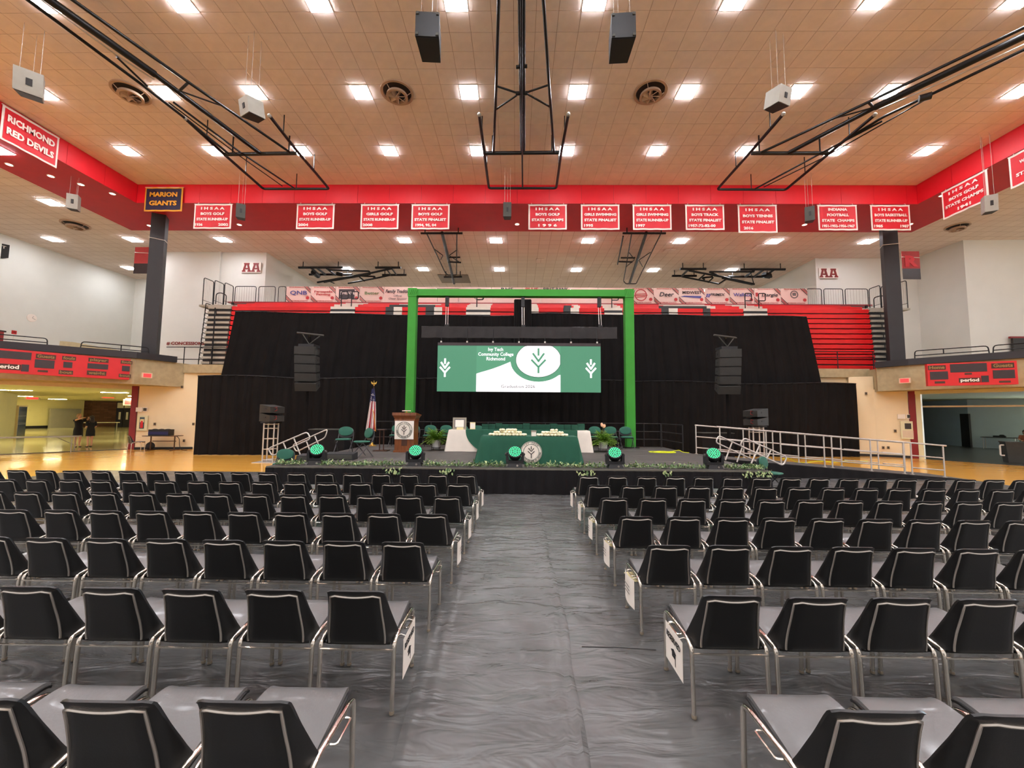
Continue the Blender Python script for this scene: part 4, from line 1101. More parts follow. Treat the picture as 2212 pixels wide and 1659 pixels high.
# scoreboards on the concrete
def scoreboard(A, B, z0, z1, label, cells):
    """A,B ends of the board on the wall (world), cells in board fractions (u0,u1,v0,v1,kind,text)"""
    L = math.hypot(B[0] - A[0], B[1] - A[1]); H = z1 - z0
    f = thing('scoreboard', label, 'scoreboard', (A[0], A[1], z0), math.atan2(B[1] - A[1], B[0] - A[0]), 'red scoreboards on the balcony fronts')
    MB().box(0, L, -.12, .1, 0, H).build('cabinet', 'score_red', f)
    for u0, u1, v0, v1, kd, tx in cells:
        m = 'score_dark'
        if kd == 'd':
            MB().box(u0 * L, u1 * L, -.135, -.12, v0 * H, v1 * H).build('digit_window', m, f)
        else:
            MB().box(u0 * L, u1 * L, -.132, -.12, v0 * H, v1 * H).build('caption_plate', 'wood_dark', f)
            if tx:
                text(f, tx, ((u0 + u1) / 2 * L, -.14, (v0 + v1) / 2 * H), (v1 - v0) * H * .95, 'paper' if kd == 'w' else 'score_gold', width=(u1 - u0) * L * .86, bold=.03)
SL = [(-20.692, 14.95, 3.399), (-18.128, 18.72, 3.825)]
lu = lambda px: 0
def cellsL():
    out = []
    A, B = SL
    def u(px):
        k = (px - 1117) / 880.0
        da, db = A[0] - k * A[1], B[0] - k * B[1]
        return da / (da - db)
    out += [(u(-60), u(43), .60, .92, 'd', ''), (u(-40), u(22), .14, .38, 'w', 'period'), (u(23), u(40), .10, .40, 'd', ''),
            (u(53), u(98), .70, .90, 'g', 'Guests'), (u(52), u(96), .30, .66, 'd', ''), (u(60), u(83), .12, .21, 'g', ''),
            (u(112), u(143), .72, .90, 'g', 'fouls'), (u(116), u(136), .38, .64, 'd', ''), (u(107), u(139), .08, .26, 'g', 'bout'),
            (u(171), u(216), .74, .92, 'g', 'player'), (u(170), u(216), .42, .66, 'd', ''), (u(170), u(213), .12, .32, 'g', 'weight'),
            (u(243), u(269), .76, .92, 'g', 'fouls'), (u(247), u(264), .40, .66, 'd', ''), (u(241), u(268), .10, .26, 'g', 'bout')]
    return out
scoreboard(SL[0], SL[1], 3.38, 4.33, 'long red scoreboard on the left balcony front', cellsL())
SR = [(17.124, 17.18, 3.702), (19.355, 15.97, 3.745)]
scoreboard(SR[0], SR[1], 3.234, 4.148, 'short red scoreboard on the right balcony front', [(.01, .22, .72, .92, 'g', 'Home'), (.03, .24, .28, .64, 'd', ''), (.08, .2, .10, .2, 'g', ''), (.27, .68, .58, .95, 'd', ''), (.36, .60, .12, .32, 'w', 'period'), (.61, .69, .12, .40, 'd', ''),
            (.73, .97, .70, .92, 'g', 'Guests'), (.74, .97, .26, .62, 'd', ''), (.80, .92, .08, .16, 'g', ''), (.43, .51, .46, .54, 'w', '')])
# exit signs
def exit_sign(q, rz, label, s=1.0):
    f = thing('exit_sign', label, 'exit sign', q, rz, 'lit exit signs')
    MB().box(-.2 * s, .2 * s, 0, .08, -.12 * s, .12 * s).build('case', 'exit_case', f)
    MB().box(-.15 * s, .15 * s, -.012, 0, -.085 * s, .085 * s).build('panel', 'exit_red', f)
    if s > 2:
        MB().tube([(0, .04, .12 * s), (0, .04, max(.13 * s, 3.16 - q[2]))], .03, 6).build('stem', 'exit_case', f)
    text(f, 'EXIT', (0, -.02, 0), .13 * s, 'exit_red', width=.24 * s, bold=.03)
exit_sign((-17.515, 19, 3.617), 1.15, 'lit red exit sign on the left concrete corner')
exit_sign((17.596, 18.65, 3.595), -1.1, 'lit red exit sign on the right concrete corner')
for q, lb in (((-45.861, 38, 3.192), 'far exit sign over the pale lobby wall'), ((-36.568, 36, 3.301), 'far exit sign before the lobby brick wall'), ((-36.471, 38, 2.761), 'far exit sign beside the red door jamb')):
    f = exit_sign(q, .9, lb, 2.4)

# ------------------------------------------------------------------ floor covering sheets
def hnoise(x, y):
    return (math.sin(x * 1.7 + y * .6 + 1.3) * math.sin(y * 2.3 - x * .4) + .35 * math.sin(y * 4.1 + 1.7 * math.sin(x * 1.1)) + .5 * math.sin(x * 4.3 + 2.0 * math.sin(y * .8)))
def cover(label, x0, x1, y0, y1, dx, dy, base, amp, ridges=(), edge=0.0):
    """a sheet lying on the floor; x0,x1 are functions of y"""
    nx = max(2, int((x1((y0 + y1) / 2) - x0((y0 + y1) / 2)) / dx)); ny = int((y1 - y0) / dy)
    P = []
    for j in range(ny + 1):
        y = y0 + (y1 - y0) * j / ny
        row = []
        for i in range(nx + 1):
            t = i / nx
            x = x0(y) + (x1(y) - x0(y)) * t
            z = base + amp * (1 + hnoise(x, y) * .45)
            for rx, rh, rw in ridges:
                d = (x - rx(y)) / rw
                z += rh * math.exp(-d * d)
            if edge and (i == 0 or i == nx):
                z = base * .3
            row.append((x, y, max(.001, z)))
        P.append(row)
    o = MB().grid(P).build('floor_cover', 'floor_vinyl', None, True)
    tag(o, label, 'floor covering', 'grey vinyl sheets over the court')
    return o
aL = lambda y: -.66 - .035 * (y - 1.6) + .03 * math.sin(y * 1.1) if y < 10 else -.95
aS = lambda y: .43 + .012 * (y - 2) + .018 * math.sin(y * 1.9) + .01 * math.sin(y * 5.3)
cover('wide grey vinyl floor sheet under the left block of chairs', lambda y: -14.1, lambda y: aL(y) + .14, -3, 13.2, .17, .10, .002, .004, [(lambda y: -4.6 + .15 * y, .012, .03), (lambda y: -2.3 - .3 * y, .01, .03)])
cover('wrinkled grey vinyl sheet along the middle aisle', lambda y: aL(y), lambda y: aS(y), -3, 9.95, .035, .035, .008, .006,
      [(lambda y: aL(y) + .05, .012, .02), (lambda y: aL(y) + .15, .010, .02), (lambda y: aS(y) - .03, .016, .018), (lambda y: aS(y) - .12, .012, .03), (lambda y: .05 + .32 * math.sin(y * .9), .006, .03)])
cover('wide grey vinyl floor sheet under the right block of chairs', lambda y: aS(y) - .06, lambda y: 14.1, -3, 13.2, .14, .10, .002, .004, [(lambda y: aS(y) + .05, .010, .03), (lambda y: aS(y) + .22, .006, .04), (lambda y: 1.3 + .12 * y, .008, .03)])
for lb, a, b in (('dark cross seam of the floor covering right of the aisle', (.55, 3.52), (1.15, 3.49)), ('pale cross seam in the aisle before the stage', (-.4, 8.05), (1.1, 8.0))):
    o = MB().tube([(a[0], a[1], .013), ((a[0] + b[0]) / 2, (a[1] + b[1]) / 2 + .01, .014), (b[0], b[1], .013)], .0035, 5).build('seam_strip', 'ink' if 'dark' in lb else 'ink_grey')
    tag(o, lb, 'seam')

# ------------------------------------------------------------------ rows of stacking chairs
PROF = [(-.300, .785, .182), (-.285, .715, .190), (-.268, .635, .202), (-.250, .555, .219), (-.238, .485, .235), (-.225, .435, .243), (-.195, .408, .243), (-.14, .402, .236), (-.04, .418, .231), (.08, .438, .230), (.18, .450, .228), (.255, .452, .222), (.285, .438, .214)]
def prof(t):
    k = t * (len(PROF) - 1); i = min(len(PROF) - 2, int(k)); u = k - i
    p0 = PROF[max(0, i - 1)]; p1 = PROF[i]; p2 = PROF[i + 1]; p3 = PROF[min(len(PROF) - 1, i + 2)]
    out = []
    for a, b, c, d in zip(p0, p1, p2, p3):
        out.append(.5 * (2 * b + (c - a) * u + (2 * a - 5 * b + 4 * c - d) * u * u + (3 * b - a - 3 * c + d) * u ** 3))
    return out
def shell_pt(t, u, off=0.0, wk=1.0):
    y, z, w = prof(t)
    y2, z2, _ = prof(min(1, t + .01)); y1, z1, _ = prof(max(0, t - .01))
    d = Vector((0, y2 - y1, z2 - z1)).normalized()
    nrm = Vector((0, -d.z, d.y))          # points to the sitter's side
    if nrm.y < 0 and t < .4: nrm = -nrm
    if nrm.z < 0 and t >= .4: nrm = -nrm
    e = max(0.0, (abs(u) - .66) / .34) ** 1.4
    p = Vector((w * wk * u, y, z)) + nrm * off
    if t < .5:                             # the back's wings sweep forward, more so lower down
        p.y += e * (.022 + .23 * t) * min(1.0, (.5 - t) / .12)
        p.z += e * .03 * max(0.0, t - .25)
    else:
        p.z += .008 * e
    if t < .05:                            # rounded upper corners
        p.z -= .016 * (max(0.0, abs(u) - .72) / .28) ** 2 * (1 - t / .05)
    return p
def loft(t0, t1, nt, u0, u1, nu, off, wk=1.0):
    return [[shell_pt(t0 + (t1 - t0) * i / nt, u0 + (u1 - u0) * j / nu, off, wk) for j in range(nu + 1)] for i in range(nt + 1)]
def closed_loft(A, B):
    """two parallel sheets joined round the rim"""
    mb = MB(); R, C = len(A), len(A[0])
    mb.grid(A); k = len(mb.v)
    mb.add([p for r in B for p in r], [(i * C + j, (i + 1) * C + j, (i + 1) * C + j + 1, i * C + j + 1) for i in range(R - 1) for j in range(C - 1)])
    def edge(a, b): mb.f.append((a, b, k + b, k + a))
    for j in range(C - 1):
        edge(j, j + 1); edge((R - 1) * C + j + 1, (R - 1) * C + j)
    for i in range(R - 1):
        edge((i + 1) * C, i * C); edge(i * C + C - 1, (i + 1) * C + C - 1)
    return mb
CH = {}
CH['shell'] = closed_loft(loft(0, 1, 30, -1, 1, 14, 0), loft(0, 1, 30, -1, 1, 14, .012)).mesh('shell', 'shell_black', True)
CH['seat_pad'] = closed_loft(loft(.56, .985, 16, -.94, .94, 12, .010), loft(.56, .985, 16, -.92, .92, 12, .028)).mesh('seat_pad', 'vinyl_seat', True)
CH['back_pad'] = closed_loft(loft(.03, .44, 12, -.8, .8, 10, .010), loft(.03, .44, 12, -.78, .78, 10, .022)).mesh('back_pad', 'vinyl_seat', True)
bead = []
for i in range(12):
    bead.append(shell_pt(.42 - .365 * i / 11, -.74 - .11 * i / 11, -.004))
for i in range(1, 12):
    s = i / 12
    bead.append(shell_pt(.035 + .016 * math.sin(PI * s), -.78 + 1.56 * s, -.004))
for i in range(12):
    bead.append(shell_pt(.055 + .365 * i / 11, .85 - .11 * i / 11, -.004))
CH['back_bead'] = MB().tube(bead, .0068, 6).mesh('back_bead', 'bright_steel', True)
def side_frame(s):
    x = .238 * s
    return MB().tube(smooth_path([(x, -.222, .012), (x, -.212, .36), (x, -.205, .430), (x, -.13, .452), (x, .20, .448), (x, .262, .43), (x * 1.0, .272, .012)], .07, 5), .0145, 8)
CH['side_frame_a'] = side_frame(-1).mesh('side_frame', 'chrome', True)
CH['side_frame_b'] = side_frame(1).mesh('side_frame', 'chrome', True)
CH['rear_bar'] = MB().tube([(-.238, -.222, .392), (.238, -.222, .392)], .007, 6).mesh('rear_bar', 'chrome', True)
CH['front_bar'] = MB().tube([(-.238, .2, .425), (.238, .2, .425)], .008, 6).mesh('front_bar', 'chrome', True)
CH['foot'] = MB().lathe([(.011, 0), (.016, .002), (.017, .014), (.013, .026)], n=10).mesh('foot', 'glide', True)
CH['gang_hook'] = MB().tube(smooth_path([(0, -.06, 0), (.028, -.06, .0), (.028, .1, 0), (0, .1, 0)], .02, 4), .006, 6).mesh('gang_hook', 'chrome', True)
def make_chair():
    f = thing('stacking_chair', 'x', 'chair')
    put('shell', CH['shell'], f); put('seat_pad', CH['seat_pad'], f); put('back_pad', CH['back_pad'], f); put('back_bead', CH['back_bead'], f)
    put('side_frame', CH['side_frame_a'], f); put('side_frame', CH['side_frame_b'], f)
    put('rear_bar', CH['rear_bar'], f); put('front_bar', CH['front_bar'], f)
    for x in (-.238, .238):
        for y in (-.222, .272):
            put('foot', CH['foot'], f, (x, y, .002))
    return f
proto = make_chair()
used = [False]
ROWS = 7
ROWNAME = ['nearest row', 'second row from the camera', 'third row from the camera', 'fourth row from the camera', 'third row from the stage', 'second row from the stage', 'row next to the stage']
LXO = [-1.075, -1.02, -1.00, -.965, -.95, -.945, -.94]
RXO = [1.41, 1.375, 1.345, 1.355, 1.345, 1.345, 1.35]
AISLE = {}
for r in range(ROWS):
    yb = 1.655 + 1.0 * r            # depth of the back's top edge
    for side in (-1, 1):
        k = 0
        while True:
            x = (LXO[r] - .532 * k) if side < 0 else (RXO[r] + .532 * k)
            if abs(x) > 1.27 * (yb + .35) + .25 or k > 21:
                break
            y = yb + .30 + (.02 * abs(x) / 9 if r == 6 else 0)
            o = proto if not used[0] else copy_tree(proto)
            used[0] = True
            o.location = (x + rnd.uniform(-.004, .004), y + rnd.uniform(-.012, .012), .008)
            o.rotation_euler = (0, 0, rnd.uniform(-.008, .008))
            o['label'] = 'black shell chair, %s from the aisle in the %s, %s block' % (ORD[k], ROWNAME[r], 'left' if side < 0 else 'right')
            o['group'] = 'black stacking chairs set in rows'
            if k == 0:
                AISLE[(r, side)] = o
                put('gang_hook', CH['gang_hook'], o, (.255 * -side, .02, .44), (0, 0, 0 if side < 0 else PI))
            k += 1
# reserved signs on the aisle chairs
def reserved(r, side, full):
    c = AISLE[(r, side)].location
    x = c.x - side * .292
    f = thing('reserved_sign', 'white %s on the aisle chair, %s, %s block' % ('RESERVED card' if full else 'paper notice', ROWNAME[r], 'left' if side < 0 else 'right'), 'sign', (x, c.y - .04, .2), 0, 'white notices on the aisle chairs')
    N = 6
    bend = .0 if full else .02
    P = [[(bend * math.sin(3.1 * i / N) * -side, -.15 + .30 * i / N, .25 * j / 3) for i in range(N + 1)] for j in range(4)]
    MB().grid(P).grid([[(p[0] + .002, p[1], p[2]) for p in row] for row in P]).build('sheet', 'paper', f, True)
    MB().tube([(0, -.1, .25), (side * .03, -.1, .258), (side * .05, -.1, .25)], .003, 5).build('tape', 'paper', f)
    MB().tube([(0, .1, .25), (side * .03, .1, .258), (side * .05, .1, .25)], .003, 5).build('tape', 'paper', f)
    rz = -PI / 2 if side > 0 else PI / 2
    if full:
        text(f, 'RESERVED', (-side * .004, 0, .185), .055, 'ink', rz=rz, width=.24, bold=.01, depth=.001)
        MB().plate([(-.045, .11), (0, .09), (.045, .11), (0, .13)], 0, .002, Matrix.Translation((-side * .004, 0, 0)) @ Matrix.Rotation(rz, 4, 'Z')).build('cap_board', 'ink', f)
        MB().plate([(-.025, .075), (.025, .075), (.025, .1), (0, .088), (-.025, .1)], 0, .002, Matrix.Translation((-side * .004, 0, 0)) @ Matrix.Rotation(rz, 4, 'Z')).build('cap_band', 'ink', f)
        MB().plate([(.028, .03), (.033, .03), (.033, .108), (.028, .108)], 0, .002, Matrix.Translation((-side * .004, 0, 0)) @ Matrix.Rotation(rz, 4, 'Z')).build('tassel', 'ink', f)
    else:
        for k in range(3):
            MB().plate([(-.09, .10 + .03 * k), (.08, .10 + .03 * k), (.08, .108 + .03 * k), (-.09, .108 + .03 * k)], 0, .001, Matrix.Translation((-side * .006 - side * bend, 0, 0)) @ Matrix.Rotation(rz, 4, 'Z')).build('print_line', 'ink_grey', f)
for r in (1, 3, 4, 5, 6): reserved(r, -1, r == 1)
for r in (1, 2, 3, 4, 5, 6): reserved(r, 1, r == 1)
# cream programmes tucked under the seats right of the aisle
for i, (r, k) in enumerate(((2, 0), (3, 0), (4, 0), (5, 0), (3, 1), (4, 1), (5, 1), (3, 3), (4, 3), (3, 5), (4, 5))):
    c = (RXO[r] + .532 * k, 1.655 + 1.0 * r + .3)
    f = MB().box(-.17, .13, -.11, .11, 0, .008).build('programme', 'cream_paper')
    f.location = (c[0] - (.10 if k == 0 else 0), c[1] + .08, .388); f.rotation_euler = (0, 0, rnd.uniform(-.25, .25))
    tag(f, 'cream programme under the %s seat from the aisle, %s, right block' % (ORD[k], ROWNAME[r]), 'programme', 'cream programmes under seats')

# ------------------------------------------------------------------ drapes
def drape(label, xs, ytop, ybot, ztop, zbot, folds, amp, name='pipe_drape', m='drape_black', parent=None, group='black stage drapes', xs_bot=None, loc=None):
    """hanging cloth; arguments are functions of s in 0..1 along its length"""
    L = abs(xs(1) - xs(0))
    n = max(24, int(folds * 8))
    R = 10
    P = []
    ph = [rnd.uniform(-.8, .8) for _ in range(int(folds) + 2)]
    for j in range(R + 1):
        v = j / R
        row = []
        for i in range(n + 1):
            s = i / n
            k = s * folds
            w = math.sin(2 * PI * k + ph[int(k)] * .6) * (.55 + .45 * v) + .35 * math.sin(2 * PI * k * 2.3 + v * 1.5)
            xb = xs_bot(s) if xs_bot else xs(s)
            x = xs(s) + (xb - xs(s)) * v + .25 * amp * math.sin(2 * PI * k * .5 + 3 * v)
            y = ytop(s) + (ybot(s) - ytop(s)) * v + amp * w
            z = ztop(s) + (zbot(s) - ztop(s)) * v
            row.append((x, y, z))
        P.append(row)
    mb = MB().grid(P)
    mb.grid([[(p[0], p[1] + .02, p[2]) for p in row] for row in P])
    if parent is not None:
        return mb.build(name, m, parent, True)
    f = thing(name, label, 'drape', (xs(.5), ybot(.5), zbot(.5)), 0, group)
    o = Vector(f.location)
    mb.v = [tuple(Vector(p) - o) for p in mb.v]
    mb.build('cloth', m, f, True)
    pts = [Vector((xs(i / 12), ytop(i / 12), ztop(i / 12))) - o for i in range(13)]
    MB().tube(pts, .025, 6).build('pole', 'black_steel', f)
    for i in (0, 6, 12):
        p = pts[i]
        MB().tube([(p.x, p.y + .09, -zbot(.5) + (4.4 if zbot(.5) > 2 else 0.0)), (p.x, p.y + .09, p.z)], .025, 6).build('upright', 'black_steel', f)
    return f
def lerp(a, b): return lambda s: a + (b - a) * s
yL = lambda x: 18.14 + (x + 14.3) * (20.1 - 18.14) / 30.9
segs = [(-14.4, -4.6, 'left'), (-4.6, 5.6, 'middle'), (5.6, 16.6, 'right')]
for a, b, nm in segs:
    drape('%s section of the tall lower black drape behind the stage' % nm, lerp(a, b), lambda s: yL(a + (b - a) * s), lambda s: yL(a + (b - a) * s), lambda s: 3.53 + .05 * math.sin(s * 9), lambda s: 0.01, 22, .055)
drape('upper left black drape hung over the bleacher front', lerp(-14.56, -.1), lambda s: 20.5, lambda s: 20.42, lambda s: 7.09 - .15 * min(1, s * 1.5) + .02 * math.sin(s * 19), lambda s: 3.3, 26, .05, xs_bot=lerp(-15.15, -.1))
drape('upper right black drape hung over the bleacher front', lerp(.62, 14.63), lambda s: 20.5, lambda s: 20.42, lambda s: 7.06 - .09 * s + .03 * math.sin(s * 16), lambda s: 3.3, 26, .05, xs_bot=lerp(.62, 15.2))
drape('narrow black drape between the two bleacher banks', lerp(-.16, .68), lambda s: 20.28, lambda s: 20.24, lambda s: 7.72, lambda s: 3.3, 4, .04)

# ------------------------------------------------------------------ stage with decks and skirt
SZ, SX0, SX1, SY0, SY1 = .61, -6.1, 6.1, 10.0, 17.3
st = thing('stage', 'low black stage platform with cloth skirt in front of the drapes', 'stage', (0, 13.6, 0))
cols = [SX0 + (SX1 - SX0) * i / 5 for i in range(6)]; rws = [SY0, 11.8, 13.55, 15.4, SY1]
for i in range(5):
    for j in range(4):
        MB().box(cols[i] + .004, cols[i + 1] - .004, rws[j] + .004 - 13.6, rws[j + 1] - .004 - 13.6, SZ - .1, SZ).build('deck_panel', 'stage_deck', st)
for x in cols:
    for y in (SY0 + .12, 13.55, SY1 - .12):
        MB().tube([(max(SX0 + .1, min(SX1 - .1, x)), y - 13.6, 0), (max(SX0 + .1, min(SX1 - .1, x)), y - 13.6, SZ - .1)], .03, 6).build('leg', 'aluminium', st)
MB().box(SX0 - .01, SX1 + .01, SY0 - .015 - 13.6, SY0 + .004 - 13.6, SZ - .05, SZ + .006).build('edge_trim', 'stage_edge', st)
for j in range(1, 4):
    MB().box(SX0, SX1, rws[j] - .012 - 13.6, rws[j] + .012 - 13.6, SZ - .01, SZ + .003).build('seam_strip', 'ink_grey', st)
drape('', lerp(SX0, SX1), lambda s: SY0 - .05 - 13.6, lambda s: SY0 - .09 - 13.6, lambda s: SZ - .03, lambda s: .01, 40, .028, name='skirt', m='drape_fine', parent=st)
for X, nm in ((SX0 - .03, 'a'), (SX1 + .03, 'b')):
    mb = MB().grid([[(X + .02 * math.sin(i * 1.1), SY0 + (SY1 - SY0) * i / 90 - 13.6, z) for i in range(91)] for z in (SZ - .03, .3, .01)])
    mb.build('side_skirt', 'drape_fine', st, True)

# guard rail at the rear of the stage
def stage_rail(label, pts, zs, posts):
    f = thing('stage_guardrail', label, 'railing', (pts[0][0], pts[0][1], SZ), 0, 'dark guard rails of the stage')
    o = Vector((pts[0][0], pts[0][1], 0))
    for z in zs:
        MB().tube([Vector((p[0], p[1], z - SZ)) - o for p in pts], .018, 6).build('rail', 'black_paint', f)
    for p in posts:
        MB().tube([Vector((p[0], p[1], 0)) - o, Vector((p[0], p[1], zs[0] - SZ)) - o], .02, 6).build('post', 'black_paint', f)
stage_rail('dark guard rail along the rear edge of the stage', [(-6.0, 17.15), (6.0, 17.15)], (1.58, 1.25, .93), [(-6.0, 17.15), (-5.2, 17.15), (-3.6, 17.15), (-1.2, 17.15), (1.2, 17.15), (3.6, 17.15), (5.3, 17.15), (6.0, 17.15)])
stage_rail('short dark guard rail returning at the right rear of the stage', [(6.0, 17.05), (6.04, 15.0)], (1.58, 1.25, .93), [(6.0, 17.05), (6.04, 15.0)])

# ------------------------------------------------------------------ ramp with handrails
def rz_(x): return max(0.012, .61 - (x - 6.12) * .0755)
rp = thing('access_ramp', 'long black access ramp sloping down beside the stage', 'ramp', (10.1, 13.7, 0))
MB().add([(6.14 - 10.1, y, rz_(6.14)) for y in (-.66, .7)] + [(14.1 - 10.1, y, .012) for y in (-.66, .7)] + [(6.14 - 10.1, y, rz_(6.14) - .08) for y in (-.66, .7)] + [(14.1 - 10.1, y, 0.0) for y in (-.66, .7)],
         [(0, 2, 3, 1), (4, 5, 7, 6), (0, 4, 6, 2), (1, 3, 7, 5), (0, 1, 5, 4), (2, 6, 7, 3)]).build('surface', 'stage_deck', rp)
P = [[(6.14 - 10.1 + 7.9 * i / 150, -.69 + .02 * math.sin(i * .9) * (1 - v) - .03 * v, (rz_(6.14 + 7.9 * i / 150) - .01) * (1 - v) + .004 * v) for i in range(151)] for v in (0, .5, 1)]
MB().grid(P).build('skirt', 'drape_fine', rp, True)
def ramp_rail(label, y, xs, x0, x1, gaps):
    f = thing('ramp_handrail', label, 'railing', (x0, y, 0), 0, 'aluminium handrails of the ramp')
    q = lambda x, h: (x - x0, 0, rz_(x) + h)
    MB().tube([q(x0, .99), q(x1 + .1, .99)], .024, 7).build('top_rail', 'aluminium', f, True)
    for a, b in gaps:
        MB().tube([q(a, .60), q(b, .60)], .019, 6).build('mid_rail', 'aluminium', f, True)
        MB().tube([q(a, .22), q(b, .22)], .019, 6).build('low_rail', 'aluminium', f, True)
    for x in xs:
        MB().tube([q(x, 0), q(x, .99)], .021, 7).build('post', 'aluminium', f, True)
        MB().box(x - x0 - .04, x - x0 + .04, -.04, .04, rz_(x) - .002, rz_(x) + .012).build('base_plate', 'aluminium', f)
ramp_rail('aluminium handrail on the near side of the ramp', 13.1, [6.45, 7.9, 8.35, 9.71, 9.95, 11.16, 12.18, 12.42, 13.42], 6.35, 13.42, [(6.45, 7.9), (8.35, 9.71), (9.95, 11.16), (11.16, 12.18), (12.42, 13.42)])
ramp_rail('aluminium handrail on the far side of the ramp', 14.33, [6.23, 7.86, 8.87, 9.74, 9.98, 11.2, 12.46, 13.35], 6.2, 13.35, [(6.23, 7.86), (8.0, 9.74), (9.98, 11.2), (11.3, 12.46), (12.6, 13.35)])

# ------------------------------------------------------------------ stage steps with rails
def steps(label, sgn, loops):
    x0 = SX0 - .1 if sgn < 0 else SX1 + .1
    ys = [lp[0][0][1] for lp in loops]
    f = thing('stage_steps', label, 'steps', (x0, sum(ys) / 2, 0), 0, 'side steps of the stage')
    o = Vector(f.location)
    for k in range(3):
        a, b = x0 + sgn * .28 * k, x0 + sgn * .28 * (k + 1)
        z = .46 - .15 * k
        MB().box(min(a, b) - o.x, max(a, b) - o.x, min(ys) + .05 - o.y, max(ys) - .05 - o.y, z - .04, z).build('tread', 'stage_deck', f)
        MB().box(min(a, b) - o.x, max(a, b) - o.x, max(ys) - .09 - o.y, max(ys) - .06 - o.y, 0, z - .04).build('support', 'black_paint', f)
        MB().box(min(a, b) - o.x, max(a, b) - o.x, min(ys) + .06 - o.y, min(ys) + .09 - o.y, 0, z - .04).build('support', 'black_paint', f)
    for lp, posts in loops:
        MB().tube(loop_path([Vector(p) - o for p in lp], .09, 4), .021, 8, closed=True).build('rail_loop', 'aluminium', f, True)
        for a, b in posts:
            MB().tube([Vector(a) - o, Vector(b) - o], .021, 8).build('rail_post', 'aluminium', f, True)
steps('right side steps with slanted aluminium rails beside the ramp', 1, [
    ([(6.113, 12.5, 1.327), (6.023, 12.5, 1.118), (7.309, 12.5, 0.534), (7.427, 12.5, 0.728)], [((6.525, 12.5, 1.15), (6.3, 12.5, 0.594)), ((6.812, 12.5, 0.972), (6.645, 12.5, 0.542))]),
    ([(6.272, 11.4, 1.322), (6.15, 11.4, 1.105), (7.319, 11.4, 0.574), (7.429, 11.4, 0.814)], [((6.696, 11.4, 1.123), (6.45, 11.4, 0.629)), ((6.994, 11.4, 0.987), (6.817, 11.4, 0.645))])])
steps('left side steps with slanted aluminium rails beside the stage chairs', -1, [
    ([(-7.43, 12.2, 0.84), (-7.293, 12.2, 0.622), (-6.162, 12.2, 1.14), (-6.269, 12.2, 1.345)], [((-6.979, 12.2, 1.022), (-6.839, 12.2, 0.722)), ((-6.665, 12.2, 1.149), (-6.431, 12.2, 0.616))]),
    ([(-7.301, 13.3, 0.869), (-7.169, 13.3, 0.646), (-6.249, 13.3, 1.103), (-6.17, 13.3, 1.389)], [((-6.868, 13.3, 1.023), (-6.681, 13.3, 0.591)), ((-6.585, 13.3, 1.16), (-6.369, 13.3, 0.713))])])

# ------------------------------------------------------------------ truss frame wrapped in green
tr = thing('green_truss', 'tall green cloth-wrapped truss frame standing around the screen', 'truss', (.13, 16.75, SZ + .004))
for xa, xb in ((-4.56, -4.22), (4.44, 4.80)):
    MB().box(xa - .13, xb - .13, -.16, .16, 0, 6.82 - SZ).build('leg', 'truss_green', tr)
    MB().box(xa - .13 - .1, xb - .13 + .1, -.3, .3, 0, .03).build('foot_plate', 'black_steel', tr)
MB().box(-4.16 - .19, 4.36 - .05, -.16, .16, 6.82 - SZ, 7.1 - SZ).build('beam', 'truss_green', tr)
for x in (-4.39, 4.62):
    MB().box(x - .13 - .185, x - .13 + .185, -.185, .185, 6.78 - SZ, 7.13 - SZ).build('corner', 'truss_green', tr)
    mb = MB()
    for k in range(5):
        a = k / 4
        mb.tube([(x - .13 - .18 + .08 * k, -.19, 6.84 - SZ), (x - .13 - .1 + .08 * k, -.19, 7.08 - SZ)], .014, 5)
    mb.build('cloth_fold', 'truss_green', tr)
MB().ball((-4.38, -.17, 1.36), .02, 8, 6).build('hole', 'ink', tr)
for i, px in enumerate((-2.95, .22, 3.4)):
    f = thing('chain_hoist', 'black chain hoist under the green beam, %s from the left' % ORD[i], 'hoist', (px, 16.72, 6.8), 0, 'chain hoists of the screen')
    MB().box(-.07, .07, -.07, .07, -.4, 0).build('motor', 'speaker_black', f)
    MB().tube([(.05, 0, -.4), (.06, -.1, -1.32)], .012, 5).build('chain', 'bright_steel', f)
    MB().tube([(-.04, 0, -.4), (-.03, -.1, -1.34)], .014, 5).build('strap', 'bright_steel', f)
    MB().box(-.06, .1, -.16, -.04, -1.36, -1.2).build('hook_block', 'speaker_black', f)
# valance
f = thing('valance', 'straight black cloth valance hanging above the screen', 'drape', (.06, 16.45, 5.02))
drape('', lerp(-4.0, 4.0), lambda s: 0, lambda s: -.02, lambda s: .47 + .015 * math.sin(s * 20), lambda s: 0, 9, .035, name='cloth', m='valance_cloth', parent=f)
MB().tube([(-4.0, .05, .46), (4.0, .05, .46)], .03, 6).build('pole', 'black_steel', f)
for x in (-2.9, .16, 3.3):
    MB().tube([(x, .05, .46), (x, .16, .62)], .02, 5).build('clamp', 'black_steel', f)
